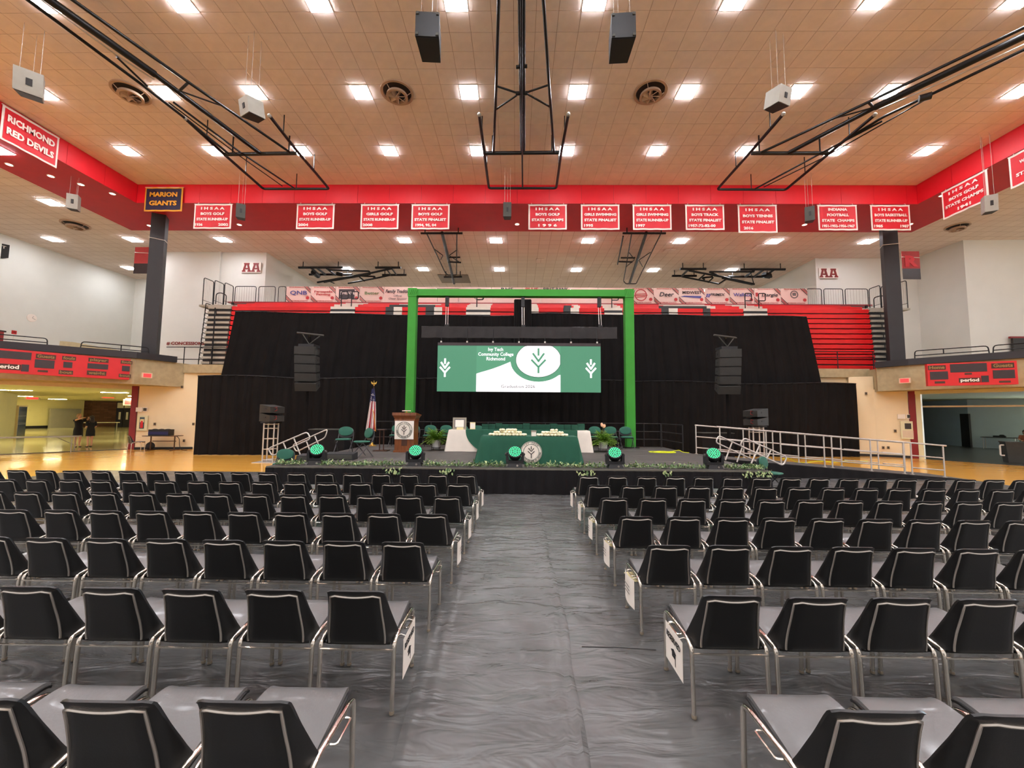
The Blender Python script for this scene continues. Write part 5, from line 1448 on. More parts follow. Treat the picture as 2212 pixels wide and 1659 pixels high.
# ------------------------------------------------------------------ LED screen
sw0, sw1, sz0, sz1 = -3.2, 3.33, 2.81, 4.66
sc_ = thing('led_screen', 'wide hanging LED screen showing a green and white graduation slide', 'screen', (0, 16.2, sz0))
H = sz1 - sz0
MB().box(sw0, sw1, .005, .14, 0, H + .12).build('cabinet', 'ink', sc_)
MB().box(sw0, sw1, -.03, .16, H + .0, H + .12).build('top_bar', 'score_dark', sc_)
pxs = lambda x: (x - 144) / (2081 - 144) * (sw1 - sw0) + sw0
def pzs(x, y):
    t = (x - 144) / (2081 - 144)
    top = 250 + 12 * t; bot = 801 + 15 * t
    return (bot - y) / (bot - top) * H
q = lambda x, y: (pxs(x), pzs(x, y))
xm0, xm1 = pxs(609), pxs(1605)
MB().box(sw0, xm0, -.008, .006, 0, H).build('picture_side', 'screen_green_side', sc_)
MB().box(xm1, sw1, -.008, .006, 0, H).build('picture_side', 'screen_green_side', sc_)
MB().box(xm0, xm1, -.008, .006, 0, H).build('picture_middle', 'screen_green', sc_)
def poly(pts, y, nm, m):
    return MB().plate(pts, y, y + .004).build(nm, m, sc_)
hill = [q(609, 590)] + [q(609 + (1012 - 609) * i / 10, 590 - (590 - 447) * (i / 10) ** .9 + 14 * math.sin(PI * i / 10)) for i in range(1, 11)]
cx, cy, rx, ry = 1345, 425, 335, 262
low_arc = [q(cx + rx * math.cos(a), cy + ry * math.sin(a)) for a in [PI * (1 - i / 24.0) * .98 + .02 for i in range(25)] if cx + rx * math.cos(a) <= 1605]
pts = hill + [p for p in low_arc if p[0] > pxs(1014)] + [q(1605, 605), q(1605, 806), q(609, 800)]
def fan(pts, y, nm, m):
    """strip between the curve and the bottom edge"""
    mb = MB()
    top = pts
    for a, b in zip(top[:-1], top[1:]):
        if b[0] - a[0] > 1e-4:
            mb.plate([(a[0], .0), (b[0], .0), b, a], y, y + .003)
    return mb.build(nm, m, sc_)
curve = sorted(hill + [p for p in low_arc if p[0] > pxs(1016)] + [q(1605, 604)])
fan(curve, -.016, 'white_hill', 'screen_white')
el = [(cx + 268 * math.cos(2 * PI * i / 48), cy + 208 * math.sin(2 * PI * i / 48)) for i in range(48)]
def clip(p): return (max(610, min(1604, p[0])), max(255, p[1]))
elc = [q(*clip(p)) for p in el]
poly(elc[::-1], -.018, 'white_oval', 'screen_white')
MB().tube([(p[0], -.017, p[1]) for p in elc], .009, 4, closed=True).build('oval_line', 'screen_line', sc_)
def ivy(cx_, cy_, w, h, m, y, nm, th=.10):
    """stem with two V strokes stacked above one another; centre and size in metres"""
    k = h
    t = th * h
    def seg(a, b):
        d = Vector((b[0] - a[0], b[1] - a[1])); n_ = Vector((-d.y, d.x)).normalized() * t / 2
        a = Vector(a); b = Vector(b)
        poly([(p.x, p.y) for p in (a - n_, b - n_, b + n_, a + n_)], y, nm, m)
    X = lambda u: cx_ + u * w / 2
    Z_ = lambda v: cy_ - h / 2 + v * h
    seg((X(0), Z_(0)), (X(0), Z_(.27)))
    seg((X(-.95), Z_(.54)), (X(.04), Z_(.23))); seg((X(.95), Z_(.54)), (X(-.04), Z_(.23)))
    seg((X(-.76), Z_(.80)), (X(.05), Z_(.46))); seg((X(.76), Z_(.80)), (X(-.05), Z_(.46)))
    seg((X(0), Z_(.70)), (X(0), Z_(1)))
cxy = q(1345, 435); ivy(cxy[0], cxy[1], .60, 1.0, 'screen_green', -.022, 'emblem_stroke', .075)
cxy = q(235, 518); ivy(cxy[0], cxy[1], .42, .75, 'screen_white', -.016, 'emblem_stroke')
cxy = q(1965, 530); ivy(cxy[0], cxy[1], .42, .75, 'screen_white', -.016, 'emblem_stroke')
for tx, x, y, w in (('Ivy Tech', 836, 300, 178), ('Community College', 838, 358, 420), ('Richmond', 838, 413, 222)):
    p = q(x, y); text(sc_, tx, (p[0], -.016, p[1]), .19, 'screen_text', width=w / 1937 * 6.53, bold=.02, depth=.002)
p = q(1105, 745); text(sc_, 'Graduation 2026', (p[0], -.026, p[1]), .17, 'screen_ink', width=400 / 1937 * 6.53, depth=.002)
for i in range(7):
    x = sw0 + .12 + (sw1 - sw0 - .24) * i / 6
    MB().tube([(x, .08, H + .1), (x, .16, 2.55 + (.03 if i % 2 else 0))], .012, 5).build('hanging_cable', 'black_steel', sc_)
    MB().box(x - .03, x + .03, .05, .11, H + .12, H + .2).build('shackle', 'bright_steel', sc_)

# ------------------------------------------------------------------ line arrays on towers
def line_array(x, label, sgn):
    f = thing('line_array', label, 'loudspeaker', (x, 15.5, 0), 0, 'hanging line arrays beside the stage')
    MB().tube([(sgn * .18, .5, 0), (sgn * .18, .5, 5.0)], .07, 8).build('tower', 'drape_black', f)
    for a in (.6, 2.2, 4.1):
        MB().tube([(sgn * .18, .5, .15), (sgn * .18 + .8 * math.cos(a), .5 + .8 * math.sin(a) * .7, .02)], .03, 6).build('outrigger', 'drape_black', f)
    MB().tube([(-.48, .1, 5.03), (.48, .3, 4.96)], .035, 7).build('top_bar', 'speaker_grey', f)
    MB().tube([(sgn * .18, .5, 4.95), (0, .2, 5.0)], .035, 6).build('top_arm', 'speaker_grey', f)
    MB().tube([(-.28, .15, 4.98), (.02, .1, 4.58), (.35, .25, 4.93)], .022, 6).build('bridle', 'speaker_grey', f)
    MB().box(-.3, .3, -.1, .4, 4.46, 4.56).build('fly_frame', 'speaker_black', f)
    z = 4.45
    for k in range(5):
        tilt = .03 + .05 * k + (.12 if k == 4 else 0)
        h = .33
        m = Matrix.Translation((sgn * -.02 * k, -.02 * k * 0, z - h / 2)) @ Matrix.Rotation(-.18 * sgn, 4, 'Z') @ Matrix.Rotation(tilt, 4, 'X')
        w, d = .76, .52
        vs = [(-w / 2, -d / 2, -h / 2 + .01), (w / 2, -d / 2, -h / 2 + .01), (w / 2, d / 2, -h * .36), (-w / 2, d / 2, -h * .36), (-w / 2, -d / 2, h / 2 - .01), (w / 2, -d / 2, h / 2 - .01), (w / 2, d / 2, h * .36), (-w / 2, d / 2, h * .36)]
        c = MB().add([m @ Vector(v) for v in vs], [(3, 2, 1, 0), (4, 5, 6, 7), (0, 1, 5, 4), (1, 2, 6, 5), (2, 3, 7, 6), (3, 0, 4, 7)]).build('module', 'array_black', f)
        MB().box(-w / 2 + .03, w / 2 - .03, -d / 2 - .01, -d / 2, -h / 2 + .025, h / 2 - .025, m).build('grille', 'array_black', c)
        MB().box(sgn * -w / 2 - .012, sgn * -w / 2 + .012, .0, .14, -.04, .03, m).build('handle', 'ink', c)
        z -= h
line_array(-8.12, 'tall line array of five dark speakers left of the stage', -1)
line_array(8.05, 'tall line array of five dark speakers right of the stage', 1)
def fill_stand(x, y, label, sgn):
    f = thing('truss_stand', 'short aluminium truss stand carrying speakers ' + label, 'stand', (x, y, 0), 0, 'aluminium truss stands')
    MB().box(-.45, .45, -.4, .4, 0, .02).build('base_plate', 'aluminium', f)
    for sx in (-1, 1):
        for sy in (-1, 1):
            MB().tube([(.2 * sx, .14 * sy, .02), (.2 * sx, .14 * sy, 1.5)], .026, 7).build('chord', 'aluminium', f, True)
    for z in (.1, .5, .9, 1.3, 1.46):
        for sy in (-1, 1):
            MB().tube([(-.2, .14 * sy, z), (.2, .14 * sy, z)], .016, 6).build('rung', 'aluminium', f)
    MB().box(-.3, .3, -.22, .22, 1.5, 1.56).build('top_plate', 'speaker_black', f)
    z = 1.565
    for k in range(2):
        s = thing('fill_speaker', 'dark wedge speaker, %s of the pair on the truss stand %s' % (('lower', 'upper')[k], label), 'loudspeaker', (x, y, z), 0, 'fill speakers on stands')
        h = .33
        m = Matrix.Translation((0, 0, h / 2)) @ Matrix.Rotation(.55 * sgn, 4, 'Z') 
        w, d = .78, .55
        vs = [(-w / 2, -d / 2, -h / 2), (w / 2, -d / 2, -h / 2), (w / 2, d / 2, -h * .5), (-w / 2, d / 2, -h * .5), (-w / 2, -d / 2, h / 2 * (.7 if sgn < 0 else 1)), (w / 2, -d / 2, h / 2 * (1 if sgn < 0 else .7)), (w / 2, d / 2, h * .42), (-w / 2, d / 2, h * .42)]
        if sgn < 0:
            vs = [(-w / 2, -d / 2, -h / 2), (w / 2, -d / 2, -h / 2), (w / 2, d / 2, -h / 2), (-w / 2, d / 2, -h / 2), (-w / 2, -d / 2, h / 2), (w / 2, -d / 2, h * .2), (w / 2, d / 2, h * .2), (-w / 2, d / 2, h / 2)]
        else:
            vs = [(-w / 2, -d / 2, -h / 2), (w / 2, -d / 2, -h / 2), (w / 2, d / 2, -h / 2), (-w / 2, d / 2, -h / 2), (-w / 2, -d / 2, h * .2), (w / 2, -d / 2, h / 2), (w / 2, d / 2, h / 2), (-w / 2, d / 2, h * .2)]
        MB().add([m @ Vector(v) for v in vs], [(3, 2, 1, 0), (4, 5, 6, 7), (0, 1, 5, 4), (1, 2, 6, 5), (2, 3, 7, 6), (3, 0, 4, 7)]).build('cabinet', 'array_black', s)
        MB().box(-.1, .1, -d / 2 - .012, -d / 2, -.03, .02, m).build('handle', 'ink', s)
        MB().tube([m @ Vector((-sgn * .36, -.1, .02)), m @ Vector((-sgn * .52, -.1, .06)), m @ Vector((-sgn * .54, -.1, -.06)), m @ Vector((-sgn * .38, -.1, -.1))], .014, 6).build('cable', 'jamb_red', s)
        z += h + .004
fill_stand(-9.6, 15.9, 'left of the stage', -1)
fill_stand(9.4, 16.2, 'behind the ramp', 1)
# low black cases beside the stage
for x0, x1, y, z, lb in ((-7.5, -6.2, 15.0, 1.3, 'low black case behind the left stage steps'), (7.6, 8.9, 17.2, 1.2, 'low black case behind the ramp rail')):
    f = thing('road_case', lb, 'case', ((x0 + x1) / 2, y, 0), 0, 'black cases beside the stage')
    w = x1 - x0
    MB().box(-w / 2, w / 2, -.3, .3, 0.06, z).build('body', 'drape_fine', f)
    MB().box(-w / 2 - .02, w / 2 + .02, -.32, .32, z, z + .03).build('lid', 'speaker_grey', f)
    for sx in (-1, 1):
        for sy in (-1, 1):
            MB().ball((sx * (w / 2 - .08), sy * .24, .03), .03, 8, 6).build('caster', 'ink', f)
# ------------------------------------------------------------------ moving head lights
def moving_head(x, y, yaw, label):
    f = thing('moving_head_light', label, 'stage light', (x, y, SZ + .003), 0, 'moving head lights on the stage front')
    b = MB().add([Vector(v) for v in [(-.19, -.13, 0), (.19, -.13, 0), (.19, .13, 0), (-.19, .13, 0), (-.15, -.1, .09), (.15, -.1, .09), (.15, .1, .09), (-.15, .1, .09)]], [(3, 2, 1, 0), (4, 5, 6, 7), (0, 1, 5, 4), (1, 2, 6, 5), (2, 3, 7, 6), (3, 0, 4, 7)]).build('base', 'speaker_black', f)
    MB().lathe([(.025, 0), (.025, .012)], (0.06, -.125, .045), 10, Matrix.Rotation(PI / 2, 4, 'X')).build('badge', 'bright_steel', b)
    MB().box(-.215, .215, -.09, .09, .09, .16).build('yoke_base', 'speaker_black', f)
    for s in (-1, 1):
        MB().plate([(s * .15, .13), (s * .225, .13), (s * .225, .30), (s * .205, .36), (s * .17, .36)][::s], -.08, .08).build('yoke_arm', 'speaker_black', f)
        MB().ball((s * .21, 0, .31), .045, 10, 6).build('pivot', 'speaker_grey', f, True)
    m = Matrix.Translation((0, 0, .32)) @ Matrix.Rotation(yaw, 4, 'Z') @ Matrix.Rotation(math.radians(50), 4, 'X')
    hd = MB().lathe([(.02, -.16), (.10, -.155), (.14, -.10), (.16, .0), (.172, .06), (.172, .10), (.155, .105)], (0, 0, 0), 24, m).build('head', 'speaker_black', f, True)
    MB().lathe([(.155, .100), (.001, .101)], (0, 0, 0), 24, m).build('lens_plate', 'lens_face', hd)
    mb = MB()
    for ring, n in ((0, 1), (.047, 6), (.093, 12), (.135, 18)):
        for k in range(n):
            a = 2 * PI * k / n
            mb.lathe([(.019, .101), (.017, .108), (.001, .110)], m.to_3x3() @ Vector((ring * math.cos(a), ring * math.sin(a), 0)), 7, m)
    o = mb.build('led_cells', 'lens_green', hd); o['kind'] = 'stuff'
for i, (x, y, w) in enumerate(((-5.08, 10.42, .35), (-2.55, 10.35, .2), (-.04, 10.3, 0), (2.45, 10.3, -.2), (4.92, 10.35, -.35))):
    moving_head(x, y, w, 'black moving head light with green LEDs, %s from the left on the stage front' % ORD[i])
# ------------------------------------------------------------------ garlands along the stage edge
def leaf(mb, p, d, L, w, up):
    d = d.normalized(); s = d.cross(up)
    if s.length < 1e-4: s = Vector((1, 0, 0))
    s.normalize(); n_ = s.cross(d)
    mb.add([p, p + d * L * .45 + s * w + n_ * w * .3, p + d * L, p + d * L * .45 - s * w + n_ * w * .3], [(0, 1, 2), (0, 2, 3)])
def garland(x0, x1, y, label, dens, hang):
    f = thing('leaf_garland', label, 'garland', ((x0 + x1) / 2, y, SZ), 0, 'leaf garlands on the stage front')
    cx_ = (x0 + x1) / 2
    vine = []
    n = int((x1 - x0) / .1)
    for i in range(n + 1):
        vine.append((x0 + (x1 - x0) * i / n - cx_, .05 * math.sin(i * .7) + .05, .035 + .02 * math.sin(i * 1.3)))
    MB().tube(vine, .008, 5).build('vine', 'leaf_garland', f)
    a, b = MB(), MB()
    for k in range(int((x1 - x0) * dens)):
        x = rnd.uniform(x0, x1) - cx_
        yy = rnd.gauss(.03, .085)
        z = abs(rnd.gauss(.03, .035)) + .008
        d = Vector((rnd.uniform(-1, 1), rnd.uniform(-1, 1), rnd.uniform(-.1, 1)))
        leaf(a if rnd.random() < .72 else b, Vector((x, yy, z)), d, rnd.uniform(.055, .105), rnd.uniform(.013, .024), Vector((rnd.uniform(-.3, .3), rnd.uniform(-.3, .3), 1)))
    for hx in hang:
        for k in range(12):
            t = rnd.random()
            leaf(b if rnd.random() < .6 else a, Vector((hx - cx_ + rnd.gauss(0, .07), -.12 - (y - 10.02) + rnd.uniform(-.03, .02), .03 - .13 * t)), Vector((rnd.uniform(-1, 1), -.3, -1)), .08, .02, Vector((0, -1, .2)))
    o = a.build('leaves', 'leaf_garland', f); o['kind'] = 'stuff'
    o = b.build('pale_leaves', 'leaf_pale', f); o['kind'] = 'stuff'
GX = [(-6.05, -5.3, 260), (-4.85, -2.8, 240), (-2.3, -.28, 210), (.2, 2.2, 210), (2.68, 4.65, 200), (5.15, 6.1, 330)]
GH = [[], [-3.0, -2.9], [-1.75, -1.6], [1.6, 1.75], [3.6], [5.5, 5.75, 5.95]]
for i, ((a, b, d), h) in enumerate(zip(GX, GH)):
    garland(a, b, 10.22, 'leafy green garland, %s stretch from the left along the stage edge' % ORD[i], d, h)
# ------------------------------------------------------------------ tables on the stage
def cloth_table(label, x0, x1, y0, y1, zt, flare, m, name, logo=None, legs=True, bottom=SZ + .01, folds=0.02, cat='table'):
    f = thing(name, label, cat, ((x0 + x1) / 2, (y0 + y1) / 2, SZ), 0, 'cloth covered tables on the stage')
    hw, hd, h = (x1 - x0) / 2, (y1 - y0) / 2, zt - SZ
    per = []
    def corner(cx_, cy_, a0):
        return [(cx_ + .03 * math.cos(a0 + PI / 2 * k / 4), cy_ + .03 * math.sin(a0 + PI / 2 * k / 4), a0 + PI / 2 * k / 4) for k in range(5)]
    def side(ax, ay, bx, by, a, n):
        return [(ax + (bx - ax) * k / n, ay + (by - ay) * k / n, a) for k in range(1, n)]
    r = .03
    per += corner(-hw + r, -hd + r, PI) + side(-hw + r, -hd, hw - r, -hd, 1.5 * PI, 30) + corner(hw - r, -hd + r, 1.5 * PI) + side(hw, -hd + r, hw, hd - r, 0, 8) + corner(hw - r, hd - r, 0) + side(hw - r, hd, -hw + r, hd, .5 * PI, 30) + corner(-hw + r, hd - r, .5 * PI) + side(-hw, hd - r, -hw, -hd + r, PI, 8)
    rows = []
    for v in (0, .04, .25, .5, .75, 1):
        row = []
        for i, (x, y, a) in enumerate(per):
            cf = max(0, abs(math.sin(2 * a)) ) if abs(math.sin(2 * a)) > .05 else 0
            out = flare * v * (.45 + .9 * cf) + folds * v * math.sin(i * 1.7) + (.008 if v > 0 else 0)
            row.append((x + math.cos(a) * out, y + math.sin(a) * out, h - (h - (bottom - SZ)) * v))
        row.append(row[0]); rows.append(row)
    mb = MB().grid(rows)
    k = len(mb.v)
    mb.add([(p[0], p[1], h) for p in rows[0][:-1]], [tuple(range(len(per)))])
    mb.build('cloth', m, f, True)
    if legs:
        for sx in (-1, 1):
            for sy in (-1, 1):
                MB().tube([(sx * (hw - .2), sy * (hd - .12), 0), (sx * (hw - .2), sy * (hd - .12), h - .03)], .015, 6).build('leg', 'grey_plastic', f)
        MB().box(-hw + .01, hw - .01, -hd + .01, hd - .01, h - .035, h - .004).build('tabletop', 'grey_plastic', f)
    return f
ft = cloth_table('front table under a dark green cloth with round white emblem', -.95, 1.62, 10.95, 11.7, 1.335, .16, 'green_cloth', 'cloth_table')
def emblem(parent, cx_, cz_, R, y, lines, rx=0.0, n=''):
    m = Matrix.Translation((cx_, y, cz_)) @ Matrix.Rotation(rx, 4, 'X')
    m90 = m @ Matrix.Rotation(PI / 2, 4, 'X')
    def disc(r0, r1, yy, nm, mt):
        if r0 <= 0:
            MB().lathe([(r1, -.002), (r1, .002)], (0, 0, 0), 40, m @ Matrix.Translation((0, yy, 0)) @ Matrix.Rotation(PI / 2, 4, 'X')).build(nm, mt, parent)
        else:
            MB().lathe([(r0, -.002), (r1, -.002), (r1, .002), (r0, .002), (r0, -.002)], (0, 0, 0), 40, m @ Matrix.Translation((0, yy, 0)) @ Matrix.Rotation(PI / 2, 4, 'X')).build(nm, mt, parent)
    disc(0, R, 0, 'emblem_disc', 'white_cloth')
    disc(R * .93, R * .97, -.004, 'emblem_ring', 'green_dark')
    disc(R * .70, R * .74, -.004, 'emblem_ring', 'green_dark')
    def ringtext(s, a0, a1, r, flip):
        for i, ch in enumerate(s):
            if ch == ' ': continue
            a = a0 + (a1 - a0) * (i + .5) / len(s)
            t = text(parent, ch, (0, 0, 0), R * .17, 'ink', bold=.03, depth=.001, name='emblem_letter')
            rot = (PI / 2 - a) if not flip else (-PI / 2 - a)
            t.matrix_local = m @ Matrix.Translation((r * math.cos(a), -.008, r * math.sin(a))) @ Matrix.Rotation(rot, 4, 'Y') @ Matrix.Rotation(PI / 2, 4, 'X')
    ringtext('IVY TECH', PI * .78, PI * .22, R * .835, False)
    ringtext('COMMUNITY COLLEGE OF INDIANA', PI * 1.0, PI * 2.0, R * .835, True)
    w, h = R * .62, R * 1.1
    def seg(a, b, t=R * .07):
        a = Vector(a); b = Vector(b); d = (b - a).normalized(); n_ = Vector((-d.y, d.x)) * t / 2
        MB().plate([(p.x, p.y) for p in (a - n_, b - n_, b + n_, a + n_)], -.010, -.006, m).build('emblem_stroke', 'ink', parent)
    seg((0, -h / 2), (0, -h * .12)); seg((-w / 2, .08 * h), (0, -.17 * h)); seg((w / 2, .08 * h), (0, -.17 * h))
    seg((-w * .4, .33 * h), (0, .06 * h)); seg((w * .4, .33 * h), (0, .06 * h)); seg((0, .22 * h), (0, h / 2))
emblem(ft, .386 - .335, .315, .285, -.375 - .075, None, rx=-.10)
bt = cloth_table('long rear table under a white cloth with rounded corners', -2.38, 2.55, 14.3, 15.05, 1.365, .11, 'white_cloth', 'cloth_table')
# green runner over the rear table
f = thing('table_runner', 'dark green cloth laid over the middle of the white table', 'cloth', (.15, 14.68, SZ), 0)
N = 24
xl = lambda v: -1.93 + .55 * v ** 2.4
rows = []
for k in range(5):
    rows.append([(xl(0) + (1.96 - xl(0)) * i / N, .40 - .20 * k, 1.376 - SZ) for i in range(N + 1)])
for k in range(1, 9):
    v = k / 8
    rows.append([(xl(v) + (1.96 - xl(v)) * i / N, -.402 - .075 * v + .012 * math.sin(i * 1.1) * v, 1.376 - SZ - (.745) * v) for i in range(N + 1)])
MB().grid(rows).grid([[(p[0], p[1], p[2] - .004) if j < 5 else (p[0], p[1] - .004, p[2]) for p in r] for j, r in enumerate(rows)]).build('cloth', 'green_cloth', f, True)
# diploma covers in short stacks on the rear table
for i in range(15):
    x = -1.14 + .247 * i
    n = 6 if i % 4 != 2 else 7
    f = thing('diploma_stack', 'green diploma covers, %s stack from the left on the rear table' % ORD[i], 'diploma covers', (x, 14.85, 1.384), rnd.uniform(-.04, .04), 'stacks of diploma covers')
    for k in range(n):
        MB().box(-.118, .118, -.15, .15, k * .03, k * .03 + .026, Matrix.Translation((rnd.uniform(-.004, .004), rnd.uniform(-.008, .008), 0))).build('diploma_cover', 'green_dark' if k % 2 else 'green_cloth', f)
# framed picture, small sign
f = thing('framed_certificate', 'tilted framed certificate on the white end of the rear table', 'picture frame', (-2.03, 14.5, 1.367), .12)
R_ = Matrix.Rotation(-.22, 4, 'X')
MB().box(-.24, .24, -.015, .015, .01, .43, R_).build('frame', 'glass_wood', f)
MB().box(-.19, .19, -.02, -.014, .06, .38, R_).build('mount', 'ink_grey', f)
MB().box(-.15, .15, -.024, -.018, .09, .34, R_).build('sheet', 'paper', f)
MB().box(-.1, .14, -.16, -.1, 0, .085).build('name_card', 'cream_paper', f)
MB().tube([(0, .05, .35), (0, .2, 0.005)], .008, 5).build('easel_leg', 'black_steel', f)
f = thing('standing_card', 'small cream card standing on the green runner', 'card', (-1.56, 14.45, 1.381), .05)
MB().box(-.095, .095, -.008, .008, 0, .25, Matrix.Rotation(-.15, 4, 'X')).build('card', 'cream_paper', f)
MB().box(-.08, .08, -.012, -.006, .03, .21, Matrix.Rotation(-.15, 4, 'X')).build('print', 'paper', f)
MB().box(-.03, .03, 0, .09, 0, .01).build('foot', 'cream_paper', f)
# heaps of white roses and a small box on the front table
rose = MB()
rose.ball((0, 0, .03), .034, 8, 6, (1, 1, .85))
for k in range(5):
    a = 2 * PI * k / 5
    rose.ball((.013 * math.cos(a), .013 * math.sin(a), .034), .021, 6, 4, (1, 1, .9))
rose.v = [(a * 1.25, b * 1.25, c * 1.25) for a, b, c in rose.v]
rose_me = rose.mesh('white_rose', 'rose_white', True)
def heap(x0, x1, lb):
    """roses in close-packed layers"""
    st_ = .092
    for lay in range(3):
        n = int((x1 - x0) / st_) - 3 * lay
        for r in range(3 - (lay > 1)):
            for k in range(n):
                if lay and rnd.random() < .16 * lay + .1: continue
                x = x0 + st_ * (k + 1.5 * lay + .5 * (r % 2)) + rnd.uniform(-.004, .004)
                y = 11.02 + st_ * (r + .5 * lay) + rnd.uniform(-.004, .004)
                o = put('white_rose', rose_me, None, (x, y, 1.337 + .062 * lay), (rnd.uniform(-.25, .25), rnd.uniform(-.25, .25), rnd.uniform(0, 6)))
                tag(o, lb, 'flower', lb.replace('one of the white roses', 'white roses'))
heap(-.72, .34, 'one of the white roses heaped left of the small box')
heap(.58, 1.42, 'one of the white roses heaped right of the small box')
f = thing('small_box', 'small white lidded box between the two heaps of roses', 'box', (.46, 11.1, 1.338), .1)
MB().box(-.06, .06, -.05, .05, 0, .12).build('body', 'paper', f)
MB().box(-.07, .07, -.06, .06, .12, .15).build('lid', 'glass_wood', f)
# ------------------------------------------------------------------ lectern
f = thing('lectern', 'wooden lectern with a square white emblem sign on its front', 'lectern', (-3.80, 14.12, SZ), -.04)
MB().box(-.33, .33, -.26, .26, .04, 1.08).build('body', 'wood', f)
MB().box(-.36, .36, -.29, .29, 0, .06).build('plinth', 'wood', f)
MB().box(-.35, .35, -.28, .28, 1.06, 1.12).build('molding', 'wood', f)
MB().add([(-.34, -.27, 1.12), (.34, -.27, 1.12), (.34, .27, 1.12), (-.34, .27, 1.12), (-.40, -.33, 1.24), (.40, -.33, 1.24), (.40, .33, 1.24), (-.40, .33, 1.24)], [(3, 2, 1, 0), (4, 5, 6, 7), (0, 1, 5, 4), (1, 2, 6, 5), (2, 3, 7, 6), (3, 0, 4, 7)]).build('collar', 'wood', f)
MB().add([(-.41, -.34, 1.24), (.41, -.34, 1.24), (.41, .34, 1.24), (-.41, .34, 1.24), (-.41, -.34, 1.34), (.41, -.34, 1.34), (.41, .34, 1.27), (-.41, .34, 1.27)], [(3, 2, 1, 0), (4, 5, 6, 7), (0, 1, 5, 4), (1, 2, 6, 5), (2, 3, 7, 6), (3, 0, 4, 7)]).build('top', 'wood', f)
MB().tube([(-.15, -.1, 1.40), (.15, -.1, 1.40)], .016, 6).build('reading_lamp', 'light_rim', f)
MB().tube([(0, -.05, 1.3), (0, -.08, 1.40)], .02, 6).build('lamp_neck', 'brass', f)
MB().box(-.09, .10, -.272, -.255, .22, .45).build('vent_plate', 'wood_dark', f)
sg = MB().box(-.325, .325, -.30, -.275, .44, 1.06).build('sign_board', 'paper', f)
emblem(f, 0, .75, .29, -.305, None)
# ------------------------------------------------------------------ flag on its pole
f = thing('flag_stand', 'furled striped flag with gold fringe on a pole with eagle', 'flag', (-5.8, 16.4, SZ), 0)
MB().lathe([(.17, 0), (.17, .02), (.10, .05), (.045, .10), (.03, .16)], n=20).build('base', 'brass', f, True)
MB().tube([(0, 0, .1), (0, 0, 2.42)], .014, 8).build('pole', 'wood_dark', f)
e = MB().ball((0, 0, 2.44), .03, 8, 6)
e.ball((0, 0, 2.52), .035, 8, 6, (.8, .8, 1.4))
e.add([(0, 0, 2.50), (-.12, 0, 2.60), (-.10, 0, 2.50), (-.04, 0, 2.47)], [(0, 1, 2, 3)]); e.add([(0, 0, 2.50), (.12, 0, 2.60), (.10, 0, 2.50), (.04, 0, 2.47)], [(0, 3, 2, 1)])
e.ball((0, -.01, 2.60), .025, 8, 6)
e.build('eagle', 'brass', f, True)
nst = 9
def fl(u, v):
    """furled cloth: u across -1..1, v down 0..1"""
    w = .05 + .17 * v ** .75
    x = -.02 - .06 * v + u * w
    y = -.03 + .045 * math.sin(u * 7 + v * 2) * (.4 + v)
    z = 2.30 - 1.62 * v - .18 * v * u * (-1 if u < 0 else .5)
    return (x, y, z)
for k in range(nst):
    ua, ub = -1 + 2 * k / nst, -1 + 2 * (k + 1) / nst
    R = 20
    v0 = .30 if k > 1 else .2
    mb = MB().grid([[fl(ua + (ub - ua) * j / 3 + .25 * (1 - (v0 + (1 - v0) * i / R)), v0 + (1 - v0) * i / R) for j in range(4)] for i in range(R + 1)])
    mb.build('stripe', 'flag_red' if k % 2 else 'flag_white', f, True)
mb = MB().grid([[fl(-.9 + 1.95 * j / 8, .0 + .31 * i / 8) for j in range(9)] for i in range(9)]); mb.build('canton', 'flag_blue', f, True)
mb = MB()
for k in range(22):
    p = fl(rnd.uniform(-.7, .8), rnd.uniform(.1, .3)); mb.ball((p[0], p[1] - .012, p[2]), .011, 5, 4)
o = mb.build('stars', 'flag_white', f); o['kind'] = 'stuff'
MB().tube([fl(-1 + 2 * j / 12, 1.0) for j in range(13)], .016, 6).build('fringe', 'gold_fringe', f)
MB().tube([(fl(.35, .5)[0], -.09, fl(.35, .5)[2]), (fl(.75, .6)[0], -.09, fl(.7, .6)[2]), (fl(.9, .75)[0], -.08, fl(.9, .75)[2]), (fl(.98, .98)[0], -.05, fl(.98, .98)[2])], .014, 6).build('fringe', 'gold_fringe', f)
# dark stool-like stand right of the flag
f = thing('pedestal_stand', 'thin dark pedestal stand left of the lectern', 'stand', (-4.72, 14.3, SZ))
MB().box(-.24, .24, -.2, .2, 0, .025).build('base', 'wood_dark', f)
for x in (-.07, .07): MB().tube([(x, 0, .02), (x, 0, .72)], .02, 6).build('pole', 'wood_dark', f)
MB().box(-.13, .13, -.12, .12, .72, .75).build('top', 'wood_dark', f)

# ------------------------------------------------------------------ green upholstered chairs
GC = {}
def pad(w, d, t, n=22, p=2.6):
    """cushion with superellipse outline in xy"""
    def ol(k):
        out = []
        for i in range(n):
            a = 2 * PI * i / n
            c, s = math.cos(a), math.sin(a)
            out.append((k * w / 2 * abs(c) ** (2 / p) * (1 if c >= 0 else -1), k * d / 2 * abs(s) ** (2 / p) * (1 if s >= 0 else -1)))
        return out
    prof_ = [(.001, 0), (.86, 0), (.98, .25), (1.0, .5), (.95, .8), (.7, .97), (.001, 1.0)]
    mb = MB(); vs = []; fs = []
    for r, z in prof_:
        vs += [(x, y, z * t) for x, y in ol(r)]
    for i in range(len(prof_) - 1):
        for j in range(n):
            fs.append((i * n + j, i * n + (j + 1) % n, (i + 1) * n + (j + 1) % n, (i + 1) * n + j))
    return mb.add(vs, fs)
def xf(mb, m):
    mb.v = [tuple(m @ Vector(p)) for p in mb.v]; return mb
